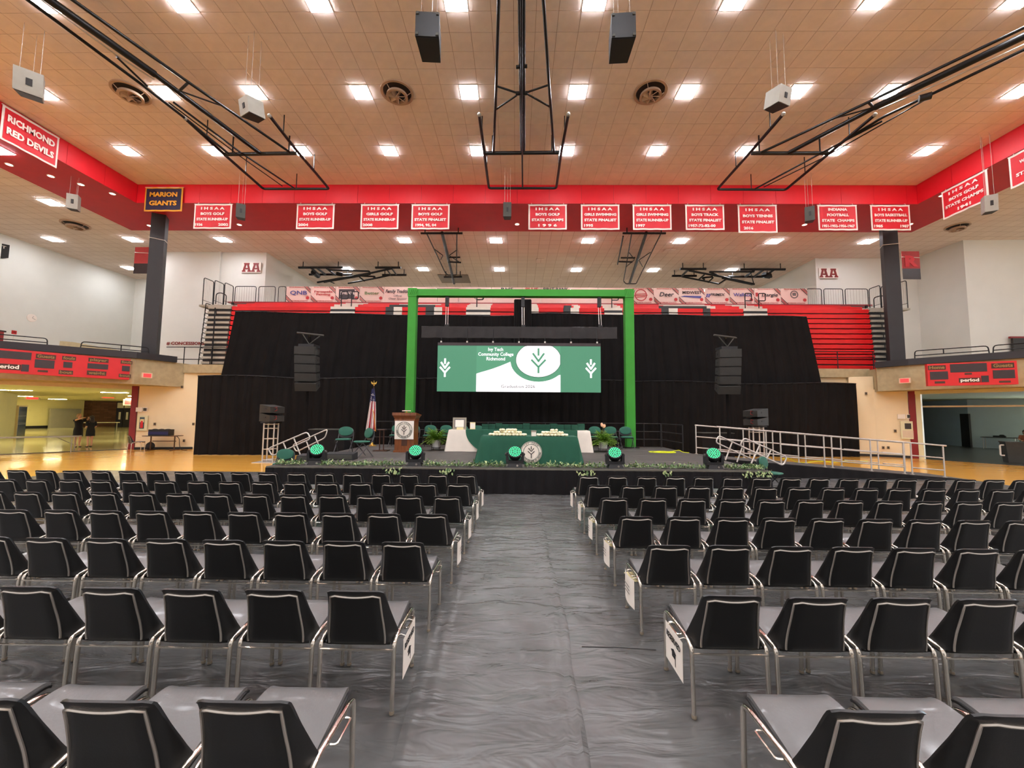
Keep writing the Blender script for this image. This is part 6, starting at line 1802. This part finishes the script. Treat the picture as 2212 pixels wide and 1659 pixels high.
GC['seat'] = xf(pad(.48, .45, .055), Matrix.Translation((0, 0, .425))).mesh('seat', 'chair_green', True)
MBk = Matrix.Translation((0, .235, .70)) @ Matrix.Rotation(-.18, 4, 'X') @ Matrix.Rotation(PI / 2, 4, 'X')
GC['backrest'] = xf(pad(.47, .31, .06, 24, 2.2), MBk).mesh('backrest', 'chair_green', True)
MBs = Matrix.Translation((0, .255, .66)) @ Matrix.Rotation(-.18, 4, 'X') @ Matrix.Rotation(PI / 2, 4, 'X')
GC['back_shell'] = xf(pad(.48, .36, .025, 24, 2.6), MBs @ Matrix.Translation((0, 0, -.028))).mesh('back_shell', 'chair_green_frame', True)
def gframe(s):
    x = .235 * s
    return MB().tube(smooth_path([(x, .28, .66), (x * 1.02, .22, .46), (x, -.22, .012)], .08, 4), .014, 7)
GC['frame_a'] = gframe(-1).mesh('frame', 'chair_green_frame', True)
GC['frame_b'] = gframe(1).mesh('frame', 'chair_green_frame', True)
GC['leg_a'] = MB().tube([(-.235, -.08, .43), (-.235, .25, .012)], .014, 7).mesh('leg', 'chair_green_frame', True)
GC['leg_b'] = MB().tube([(.235, -.08, .43), (.235, .25, .012)], .014, 7).mesh('leg', 'chair_green_frame', True)
GC['bar'] = MB().tube([(-.235, -.05, .415), (.235, -.05, .415)], .012, 6).mesh('seat_bar', 'chair_green_frame', True)
def green_chair(x, y, z, rz, label):
    f = thing('guest_chair', label, 'chair', (x, y, z), rz, 'green upholstered chairs')
    for nm, k in (('seat', 'seat'), ('backrest', 'backrest'), ('back_shell', 'back_shell'), ('frame', 'frame_a'), ('frame', 'frame_b'), ('leg', 'leg_a'), ('leg', 'leg_b'), ('seat_bar', 'bar')):
        put(nm, GC[k], f)
for x, lb in ((-4.77, 'green chair left of the lectern by the rear rail'), (-4.12, 'green chair half hidden behind the lectern'), (-3.45, 'green chair between lectern and left fern'), (-2.82, 'green chair behind the left fern'), (-2.17, 'green chair behind the framed certificate'), (-1.56, 'green chair behind the small standing card'),
              (2.45, 'green chair behind the right end of the rear table'), (3.1, 'green chair behind the right fern'), (3.72, 'green chair just right of the right fern'), (4.32, 'green chair in front of the right truss leg')):
    green_chair(x, 16.12, SZ + .002, 0, lb)
green_chair(-5.66, 13.35, SZ + .002, .1, 'green chair at the left rear edge near the steps')
green_chair(-4.66, 12.3, SZ + .002, -.75, 'green chair turned sideways on the left part of the stage')
green_chair(-6.72, 11.75, .002, .2, 'green chair on the floor behind the left stage corner')
green_chair(6.62, 10.75, .008, .65, 'green chair on the floor at the right stage corner')
# ------------------------------------------------------------------ ferns
def fern(x, y, label, extra=False):
    f = thing('potted_fern', label, 'plant', (x, y, SZ), 0, 'ferns on the stage')
    for k in range(4):
        a = PI / 4 + PI / 2 * k
        MB().tube([(.185 * math.cos(a), .185 * math.sin(a), 0), (.172 * math.cos(a), .172 * math.sin(a), .3)], .007, 5).build('stand_leg', 'black_steel', f)
    MB().tube([(.17 * math.cos(2 * PI * k / 16), .17 * math.sin(2 * PI * k / 16), .11) for k in range(16)], .006, 5, closed=True).build('stand_ring', 'black_steel', f)
    MB().lathe([(.001, .12), (.15, .12), (.165, .38), (.155, .38), (.15, .35), (.001, .35)], n=22).build('pot', 'pot_white', f, True)
    for k in range(95):
        a = rnd.uniform(0, 2 * PI); L = rnd.uniform(.38, .58); el = rnd.uniform(.25, 1.35)
        mb = MB()
        d = Vector((math.cos(a), math.sin(a), 0))
        pts = []
        for i in range(7):
            t = i / 6
            pts.append(Vector((0, 0, .33)) + d * (L * t * math.cos(el * (1 - .2 * t)) ) + Vector((0, 0, L * math.sin(el) * t * 1.15 - .55 * L * t * t * (1.25 - el * .5))))
        mb.tube(pts, .003, 3)
        s = Vector((-d.y, d.x, 0))
        for i in range(1, 7):
            for sd in (-1, 1):
                l = .13 * (1 - abs(i / 6 - .45) * .8)
                leaf(mb, pts[i], s * sd + (pts[i] - pts[i - 1]).normalized() * .6, l, .027, Vector((0, 0, 1)))
        mb.build('frond', 'leaf_light', f)
    if extra:
        for k in range(7):
            a = rnd.uniform(0, 6.28)
            MB().ball((.05 * math.cos(a), .05 * math.sin(a), .82 + .17 * rnd.random()), .045, 7, 5, (1, .6, 1.2)).build('blossom', 'pink_flower', f, True)
        MB().tube([(0, 0, .33), (0, 0, .95)], .008, 5).build('flower_stem', 'leaf_garland', f)
fern(-2.9, 14.75, 'potted fern left of the white table end')
fern(3.1, 14.75, 'potted fern with pink blossoms right of the rear table', True)
# monitor wedges on the left front of the stage
for x, y, w, rz, lb in ((-5.62, 11.0, .42, .1, 'small black floor monitor behind the leftmost stage light'), (-4.95, 11.55, .8, .05, 'flat black floor monitor beside the sideways chair')):
    f = thing('floor_monitor', lb, 'loudspeaker', (x, y, SZ), rz, 'black floor monitors')
    MB().add([(-w / 2, -.2, 0), (w / 2, -.2, 0), (w / 2, .2, 0), (-w / 2, .2, 0), (-w / 2, -.18, .17), (w / 2, -.18, .17), (w / 2, .18, .2), (-w / 2, .18, .2)], [(3, 2, 1, 0), (4, 5, 6, 7), (0, 1, 5, 4), (1, 2, 6, 5), (2, 3, 7, 6), (3, 0, 4, 7)]).build('cabinet', 'speaker_black', f)
    MB().box(-w / 2 + .03, w / 2 - .03, -.205, -.19, .03, .15).build('grille', 'speaker_grey', f)
    MB().box(-.06, .06, .19, .205, .06, .12).build('connector_plate', 'ink', f)
# yellow cables
pts = []
for i in range(70):
    a = i * .42
    pts.append((5.15 + .32 * math.cos(a) + .15 * math.sin(a * .31), 14.65 + .2 * math.sin(a) + .08 * math.cos(a * .53), SZ + .012 + .012 * abs(math.sin(a * .7))))
pts += [(5.5, 14.6, SZ + .05), (5.75, 14.6, SZ + .1), (5.85, 14.6, SZ + .03), (6.05, 14.5, SZ + .012)]
o = MB().tube(smooth_path(pts, .05, 2), .012, 5).build('yellow_cable', 'yellow_cable', None, True)
tag(o, 'coiled yellow cable lying on the right of the stage', 'cable')
pts = [(11.981, 18.708, 0), (12.583, 19.149, 0), (11.747, 17.449, 0), (12.035, 17.308, -0), (13.172, 18.078, 0), (13.39, 17.582, 0), (14.453, 18.184, 0), (15.262, 18.076, 0)]
pts = [(p[0], p[1], .014) for p in pts]
o = MB().tube(smooth_path(pts, .4, 4), .012, 5).build('yellow_cable', 'yellow_cable', None, True)
tag(o, 'yellow cable running over the wood floor behind the ramp', 'cable')

# ------------------------------------------------------------------ fittings on the walls under the balconies
def wall_item(name, label, cat, q, rz, build):
    f = thing(name, label, cat, q, rz); build(f); return f
rzl, rzr = .15, -.466
def plate_(w, h, m='plate_brown'):
    def b(f):
        MB().box(-w / 2, w / 2, -.012, .03, -h / 2, h / 2).build('cover', m, f)
        MB().box(-w / 6, w / 6, -.02, -.012, -h / 4, h / 4).build('switch', 'ink', f)
    return b
for q, rz, lb in (((-18.458, 20.64, 1.279), rzl, 'small switch plate right of the left extinguisher cabinet'), ((-16.613, 20.82, 1.29), rzl, 'small switch plate beside the left drape edge'), ((-17.03, 20.8, 0.438), rzl, 'low socket plate near the left drape'), ((-17.299, 20.78, 3.188), rzl, 'high wall plate under the left concrete band'),
                  ((18.228, 19.95, 1.269), rzr, 'switch plate left of the right notice board'), ((17.829, 20.2, 0.449), rzr, 'low socket plate behind the ramp rail'), ((17.984, 20.1, 0.459), rzr, 'second low socket plate behind the ramp rail'), ((17.406, 20.5, 3.098), rzr, 'high wall plate under the right concrete corner')):
    wall_item('wall_plate', lb, 'wall plate', q, rz, plate_(.09, .13))
def ext(f):
    MB().box(-.23, .23, -.03, .02, -.38, .38).build('frame', 'hall_pale', f)
    MB().box(-.11, .11, -.035, -.028, -.28, .30).build('window', 'dark_glass', f)
    MB().lathe([(.06, -.24), (.065, -.05), (.05, .08), (.02, .13)], (0, -.03, 0), 12).build('extinguisher', 'score_red', f, True)
    MB().box(-.08, .09, -.045, -.036, .04, .2).build('instruction_card', 'cream_paper', f)
wall_item('extinguisher_cabinet', 'recessed extinguisher cabinet on the left wall under the balcony', 'cabinet', (-18.983, 20.52, 1.324), rzl, ext)
def ext2(f):
    MB().box(-.26, .26, -.03, .02, -.42, .42).build('frame', 'hall_pale', f)
    MB().box(-.11, .12, -.036, -.028, .05, .32).build('notice', 'speaker_grey', f)
    MB().box(-.2, .2, -.034, -.03, -.36, -.02).build('lower_panel', 'exit_case', f)
wall_item('notice_cabinet', 'pale notice cabinet on the right wall under the balcony', 'cabinet', (18.609, 19.72, 1.325), rzr, ext2)
for q, rz, lb in (((-18.893, 20.52, 2.016), rzl, 'small dark picture sign above the extinguisher cabinet'), ((18.697, 19.7, 1.974), rzr, 'small dark picture sign above the notice cabinet')):
    def b(f):
        MB().box(-.1, .1, -.01, .02, -.1, .1).build('board', 'paper', f)
        MB().box(-.075, .075, -.016, -.01, -.075, .075).build('print', 'speaker_grey', f)
        MB().box(-.42, -.14, -.01, .02, -.12, .1).build('paper_sheet', 'paper', f)
    wall_item('wall_sign', lb, 'sign', q, rz, b)
f = thing('wall_clock', 'faint round clock on the upper left wall', 'clock', (-27.397, 22.3, 7.114), 1.5)
MB().lathe([(.22, 0), (.22, -.04), (.2, -.05), (.001, -.05)], (0, 0, 0), 24, Matrix.Rotation(-PI / 2, 4, 'X')).build('face', 'banner_white', f)
for a, l in ((.4, .12), (2.0, .16)):
    MB().tube([(0, -.055, 0), (l * math.sin(a), -.055, l * math.cos(a))], .008, 4).build('hand', 'ink_grey', f)
# upper left balcony pieces
f = thing('half_wall', 'low beige stair wall behind the left balcony railing', 'wall panel', ((-21.859, 19, 5.163)[0], 19.0, 4.42), .35)
MB().add([(0, 0, 0), (2.3, 0, 0), (2.3, 0, .5), (.5, 0, .8), (0, 0, .82), (0, .2, 0), (2.3, .2, 0), (2.3, .2, .5), (.5, .2, .8), (0, .2, .82)], [(0, 1, 2, 3, 4), (9, 8, 7, 6, 5), (0, 5, 6, 1), (1, 6, 7, 2), (2, 7, 8, 3), (3, 8, 9, 4), (4, 9, 5, 0)]).build('panel', 'concrete', f)
MB().box(-.02, 2.32, -.03, .23, 0, .08).build('footing', 'ledge_black', f)
f = thing('balcony_door', 'dark maroon door on the upper left balcony', 'door', (-28.256, 21.6, 5.689), 1.45)
MB().box(-1.0, .2, 0, .1, -.5, .52).build('leaf', 'jamb_red', f)
MB().box(-1.1, .3, .02, .12, .52, .6).build('frame', 'dark_door', f)
f = thing('balcony_door', 'dark doorway on the upper right balcony at the edge', 'door', (27.529, 22.3, 5.738), 0)
MB().box(-.5, 1.6, 0, .1, -.8, .55).build('leaf', 'dark_door', f)
MB().box(-.6, 1.7, .02, .12, .55, .65).build('frame', 'jamb_red', f)
f = thing('alarm_box', 'small red alarm box above the left balcony railing', 'alarm', (-28.194, 22.2, 6.27), 1.5)
MB().box(-.09, .09, -.05, .02, -.1, .1).build('case', 'score_red', f); MB().tube([(0, .01, -.1), (0, .01, -1.9)], .012, 5).build('conduit', 'light_rim', f); MB().box(-.06, .06, -.06, -.05, -.04, .05).build('grille', 'jamb_red', f)
# small desk with equipment left of the drapes
q = (-17.614, 20.114, 0)
dk = thing('small_desk', 'dark desk against the wall left of the drapes', 'desk', (-17.55, 20.15, 0), .1)
MB().box(-.75, .75, -.3, .3, .70, .73).build('top', 'brown_frame', dk)
for sx in (-1, 1):
    MB().tube([(sx * .55, 0, .02), (sx * .55, 0, .70)], .03, 6).build('leg', 'brown_frame', dk)
    MB().box(sx * .55 - .04, sx * .55 + .04, -.26, .26, 0, .04).build('foot', 'brown_frame', dk)
MB().tube([(-.55, .1, .45), (.55, .1, .45)], .02, 6).build('stretcher', 'brown_frame', dk)
f = thing('equipment_case', 'black soft case standing on the small desk', 'case', (-17.65, 20.15, .732), .1)
MB().box(-.46, .46, -.2, .2, 0, .3).build('body', 'speaker_black', f)
MB().box(-.46, .46, -.205, -.195, .05, .2).build('front_print', 'flag_blue', f)
for k in range(3): MB().ball((-.3 + .3 * k, 0, .3), .1, 8, 5, (1.2, 1, .3)).build('bulge', 'speaker_black', f, True)
f = thing('desk_cable', 'dark cable hanging down at the right end of the small desk', 'cable', (-16.75, 20.3, 0))
MB().tube(smooth_path([(-.2, -.1, .72), (-.02, -.1, .6), (.02, -.1, .2), (.12, -.1, .03), (.4, -.1, .012)], .2, 4), .014, 5).build('cord', 'ink', f)
c = copy_tree(proto); c.location = (-18.1, 19.3, .002); c.rotation_euler = (0, 0, -.55)
c['label'] = 'single brown shell chair pulled up to the small desk'; c['group'] = 'chairs by the side walls'
f = thing('backpack', 'black backpack on the floor under the small desk', 'bag', (-18.25, 20.25, 0), .2)
MB().ball((0, 0, .2), .2, 10, 8, (1.0, .7, 1.0)).build('body', 'speaker_black', f, True)
MB().ball((0, -.12, .15), .12, 8, 6, (1.1, .6, .9)).build('pocket', 'ink', f, True)
MB().tube([(-.06, 0, .38), (0, 0, .44), (.06, 0, .38)], .012, 5).build('strap', 'ink', f)
# ------------------------------------------------------------------ lobby furnishing
A, B = Vector((-23.2, 17.15)), Vector((-20.62, 19.12))
f = thing('folding_table', 'long grey folding table standing in the left opening', 'table', ((A.x + B.x) / 2, (A.y + B.y) / 2, 0.004), math.atan2(B.y - A.y, B.x - A.x))
L = (B - A).length
MB().box(-L / 2, L / 2, -.38, .38, .70, .745).build('top', 'grey_plastic', f)
for sx in (-1, 1):
    for sy in (-1, 1):
        MB().tube([(sx * (L / 2 - .2), sy * .3, 0), (sx * (L / 2 - .2), sy * .3, .7)], .018, 6).build('leg', 'grey_plastic', f)
    MB().tube([(sx * (L / 2 - .2), -.3, .1), (sx * (L / 2 - .2), .3, .1)], .015, 6).build('leg_bar', 'grey_plastic', f)
    MB().tube([(sx * (L / 2 - .2), 0, .35), (sx * (L / 2 - .75), 0, .69)], .014, 6).build('brace', 'grey_plastic', f)
q0, q1 = (-38.81, 31.31, 0), (-39.817, 32.605, 0)
f = thing('display_case', 'tall dark glass display case in the left of the lobby', 'display case', (q0[0], q0[1], .004), math.atan2(q1[1] - q0[1], q1[0] - q0[0]))
L = math.hypot(q1[0] - q0[0], q1[1] - q0[1]) + .4
MB().box(0, L, 0, .4, 0, 2.2).build('glass_front', 'dark_glass', f)
MB().box(-.03, L + .03, -.03, .42, 2.2, 2.3).build('header', 'exit_case', f)
for z in (.8, 1.45): MB().box(0, L, -.02, 0, z, z + .04).build('shelf_edge', 'grey_plastic', f)
MB().box(-.03, .02, -.04, .42, 0, 2.2).build('side_post', 'exit_case', f)
for px0, px1, yb, nm in ((250, 266, 921, 'left'), (267, 283, 921, 'right')):
    pass
qa, qb = (-49.887, 50.344, 0), (-46.957, 49.291, 0)
f = thing('lobby_doors', 'dark double doors with glass panes at the end of the lobby', 'doors', (qa[0] + .5, qa[1] - .6, .004), math.atan2(qb[1] - qa[1], qb[0] - qa[0]))
L = math.hypot(qb[0] - qa[0], qb[1] - qa[1])
MB().box(0, L, 0, .12, 0, 3.1).build('frame', 'dark_door', f)
for k in (0, 1):
    d_ = MB().box(L * (.04 + .48 * k), L * (.48 + .48 * k), -.04, .02, .05, 2.15).build('door_leaf', 'dark_door', f)
    MB().box(L * (.28 + .48 * k) - .2, L * (.28 + .48 * k) + .2, -.06, -.03, .9, 1.8).build('pane', 'paper', d_)
    MB().box(L * (.06 + .48 * k), L * (.46 + .48 * k), -.02, .0, 2.3, 2.95).build('transom', 'paper', f)
q0 = (-46.088, 44.6, 0)
f = thing('lobby_table', 'low white table before the lobby brick wall', 'table', (q0[0] + 3, q0[1] - 3, .004), .85)
MB().box(-1.6, 1.6, -.4, .4, .7, .75).build('top', 'paper', f)
for sx in (-1, 1):
    for sy in (-1, 1): MB().tube([(sx * 1.4, sy * .3, 0), (sx * 1.4, sy * .3, .7)], .02, 6).build('leg', 'grey_plastic', f)
# dim right-hand room
q0 = (30.843, 26.855, 0)
f = thing('work_table', 'cluttered table in the dim room on the right', 'table', (q0[0] - .6, q0[1] - .8, .004), -1.0)
MB().box(-.75, .75, -.38, .38, .70, .73).build('top', 'dark_door', f)
for sx in (-1, 1):
    for sy in (-1, 1): MB().tube([(sx * .65, sy * .3, 0), (sx * .65, sy * .3, .7)], .02, 6).build('leg', 'aluminium', f)
f = thing('table_device', 'dark device on the cluttered table in the dim room', 'device', (q0[0] - .6, q0[1] - .8, .735), -1.0)
MB().box(-.25, .25, -.15, .15, 0, .1).build('body', 'ink', f); MB().ball((.1, 0, .12), .08, 8, 5, (1.5, 1, .6)).build('bundle', 'ink', f, True)
c = copy_tree(proto); c.location = (q0[0] + .35, q0[1] - 1.9, .006); c.rotation_euler = (0, 0, .9)
c['label'] = 'dark shell chair beside the cluttered table in the dim room'; c['group'] = 'chairs by the side walls'
q0 = (32.256, 32.754, -0)
f = thing('dark_shelf', 'dark slatted shelf just inside the right opening', 'shelf', (q0[0] - .1, q0[1] - .8, .004), -.9)
MB().box(-.35, .35, 0, .3, 0, 2.1).build('body', 'dark_door', f)
for k in range(7): MB().box(-.33, .33, -.02, 0, .3 + .24 * k, .33 + .24 * k).build('slat', 'speaker_grey', f)
q0 = (21.684, 17.92, 0)
f = thing('waste_bin', 'large grey bin at the right picture edge', 'bin', (q0[0] + .1, q0[1] + .3, .004), -.6)
MB().add([(-.3, -.3, 0), (.3, -.3, 0), (.3, .3, 0), (-.3, .3, 0), (-.36, -.36, .85), (.36, -.36, .85), (.36, .36, .85), (-.36, .36, .85)], [(3, 2, 1, 0), (0, 1, 5, 4), (1, 2, 6, 5), (2, 3, 7, 6), (3, 0, 4, 7), (4, 5, 6, 7)]).build('body', 'speaker_grey', f)
MB().box(-.38, .38, -.38, .38, .85, .9).build('rim', 'speaker_grey', f)
MB().tube(smooth_path([(-.40, -.3, .3), (-.52, -.3, .3), (-.52, -.3, .75), (-.40, -.3, .75)], .05, 3), .03, 6).build('handle', 'paper', f)
# ------------------------------------------------------------------ people
def skin_mesh(name, joints, edges, m, levels=2):
    me = bpy.data.meshes.new(name)
    names = list(joints)
    me.from_pydata([joints[n][:3] for n in names], [(names.index(a), names.index(b)) for a, b in edges], [])
    o = bpy.data.objects.new(name, me); COL.objects.link(o)
    md = o.modifiers.new('skin', 'SKIN'); md.use_smooth_shade = True
    sv = me.skin_vertices[0].data
    for i, n in enumerate(names):
        r = joints[n][3]
        sv[i].radius = (r, r) if not isinstance(r, tuple) else r
        sv[i].use_root = (n == 'pelvis')
    sb = o.modifiers.new('sub', 'SUBSURF'); sb.levels = levels; sb.render_levels = levels
    dg = bpy.context.evaluated_depsgraph_get()
    ev = o.evaluated_get(dg)
    out = bpy.data.meshes.new_from_object(ev)
    bpy.data.objects.remove(o)
    out.name = name
    out.materials.clear(); out.materials.append(MATS[m])
    out.polygons.foreach_set('use_smooth', [True] * len(out.polygons))
    return out
def person(label, loc, rz, arms, hair, hair_len, dress_len, H=1.66, seated=False, top='dress_black'):
    f = thing('person', label, 'person', loc, rz)
    s = H / 1.7
    J = {'pelvis': (0, 0, .92, .12), 'waist': (0, .0, 1.08, .105), 'chest': (0, .01, 1.28, .125), 'neck': (0, .0, 1.44, .05), 'head0': (0, -.01, 1.52, .06), 'head1': (0, -.015, 1.60, .085), 'head2': (0, -.005, 1.665, .06)}
    E = [('pelvis', 'waist'), ('waist', 'chest'), ('chest', 'neck'), ('neck', 'head0'), ('head0', 'head1'), ('head1', 'head2')]
    for sd, nm in ((-1, 'l'), (1, 'r')):
        if seated:
            J.update({nm + 'hip': (.1 * sd, -.02, .90, .095), nm + 'knee': (.12 * sd, -.46, .92, .065), nm + 'ankle': (.12 * sd, -.48, .52, .042), nm + 'toe': (.12 * sd, -.60, .47, .035)})
        else:
            J.update({nm + 'hip': (.09 * sd, 0, .86, .09), nm + 'knee': (.09 * sd, -.015, .48, .06), nm + 'ankle': (.085 * sd, .01, .08, .036), nm + 'toe': (.09 * sd, -.13, .03, .032)})
        a = arms[0 if sd < 0 else 1]
        J.update({nm + 'sho': (.165 * sd, 0, 1.37, .055), nm + 'elb': (a[0][0], a[0][1], a[0][2], .04), nm + 'wri': (a[1][0], a[1][1], a[1][2], .028), nm + 'palm': (a[2][0], a[2][1], a[2][2], .03)})
        E += [('pelvis', nm + 'hip'), (nm + 'hip', nm + 'knee'), (nm + 'knee', nm + 'ankle'), (nm + 'ankle', nm + 'toe'), ('chest', nm + 'sho'), (nm + 'sho', nm + 'elb'), (nm + 'elb', nm + 'wri'), (nm + 'wri', nm + 'palm')]
        dv = (Vector(a[2]) - Vector(a[1])).normalized()
        sv = dv.cross(Vector((0, 0, 1)));  sv = sv.normalized() if sv.length > .1 else Vector((1, 0, 0))
        for k in range(4):
            b0 = Vector(a[2]) + sv * (k - 1.5) * .018 + dv * .02
            b1 = b0 + dv * (.05 - .006 * abs(k - 1.2)) + Vector((0, 0, -.012))
            J['%sf%da' % (nm, k)] = (*b0, .010); J['%sf%db' % (nm, k)] = (*b1, .008)
            E += [(nm + 'palm', '%sf%da' % (nm, k)), ('%sf%da' % (nm, k), '%sf%db' % (nm, k))]
        th = Vector(a[2]) - sv * .04 + dv * .005
        J[nm + 'th'] = (*th, .010); E.append((nm + 'palm', nm + 'th'))
    J = {k: (v[0] * s, v[1] * s, v[2] * s, v[3] * s if not isinstance(v[3], tuple) else v[3]) for k, v in J.items()}
    b = put('body', skin_mesh('body', J, E, 'skin'), f)
    # dress: loft around the trunk
    prof_ = [(1.43, .075, .06), (1.39, .16, .085), (1.30, .185, .13), (1.18, .155, .125), (1.06, .145, .12), (.95, .175, .14), (.85, .19, .15), (.70, .195, .15), (dress_len, .205, .155)]
    if seated:
        prof_ = prof_[:6] + [(.86, .19, .16)]
    mb = MB()
    mb.grid([[(w * s * math.cos(2 * PI * i / 24), d * s * math.sin(2 * PI * i / 24), z * s) for i in range(25)] for z, w, d in prof_])
    mb.build('dress', top, f, True)
    for sd, nm in ((-1, 'l'), (1, 'r')):
        a = arms[0 if sd < 0 else 1]
        MB().tube([(.13 * sd * s, 0, 1.37 * s), (.175 * sd * s, 0, 1.365 * s), tuple(Vector((.165 * sd, 0, 1.37)).lerp(Vector(a[0]), .8) * s)], [.07 * s, .068 * s, .056 * s], 10).build('sleeve', top, f, True)
    hr = MB().ball((0, .015 * s, 1.635 * s), .105 * s, 14, 10, (.95, 1.02, 1.0))
    if hair_len > 0:
        hr.ball((0, .055 * s, (1.60 - hair_len / 2) * s), (.07 + hair_len / 2) * s, 12, 8, (.095 / (.07 + hair_len / 2), .075 / (.07 + hair_len / 2), 1))
    hr.build('hair', hair, f, True)
    fc = MB().ball((0, -.058 * s, 1.60 * s), .062 * s, 12, 8, (1.0, .75, 1.25)); fc.build('face', 'skin', f, True)
    for sd in (-1, 1):
        MB().ball((.026 * sd * s, -.103 * s, 1.615 * s), .009 * s, 6, 4).build('eye', 'ink', f)
        MB().ball((.09 * sd * s, -.005 * s, 1.60 * s), .018 * s, 6, 4, (.5, 1, 1.4)).build('ear', 'skin', f)
    MB().ball((0, -.112 * s, 1.595 * s), .012 * s, 6, 4, (.8, 1, 1.4)).build('nose', 'skin', f, True)
    MB().box(-.018 * s, .018 * s, -.107 * s, -.1 * s, 1.562 * s, 1.568 * s).build('mouth', 'score_red', f)
    if not seated:
        for sd in (-1, 1):
            MB().ball((.09 * sd * s, -.06 * s, .03 * s), .045 * s, 8, 6, (.9, 2.4, .65)).build('shoe', 'ink', f, True)
    return f
person('woman in a black dress with pale hair raising her arms', (-23.3, 21.5, .006), 1.35, [((-.26, -.22, 1.40), (-.12, -.42, 1.5), (-.06, -.47, 1.52)), ((.28, -.14, 1.42), (.17, -.38, 1.52), (.12, -.44, 1.54))], 'hair_blond', .06, .55, 1.74)
person('dark-haired woman in a black dress facing the pale-haired woman', (-22.76, 21.62, .006), -1.75, [((-.22, .02, 1.10), (-.16, -.18, 1.02), (-.13, -.24, 1.02)), ((.22, .02, 1.10), (.14, -.17, 1.04), (.1, -.23, 1.04))], 'hair_dark', .3, .60, 1.64)
qp = (29.521, 24.414, 0)
person('seated person with dark hair at the right picture edge', (qp[0] + .3, qp[1], -.44), -.9, [((-.24, -.1, 1.15), (-.15, -.3, 1.1), (-.12, -.36, 1.1)), ((.24, -.1, 1.15), (.15, -.3, 1.1), (.12, -.36, 1.1))], 'hair_dark', .1, .6, 1.66, True, 'brown_top')
c = copy_tree(proto); c.location = (qp[0] + .3, qp[1] + .02, .006); c.rotation_euler = (0, 0, -.9 + PI)
c['label'] = 'shell chair carrying the seated person at the picture edge'; c['group'] = 'chairs by the side walls'
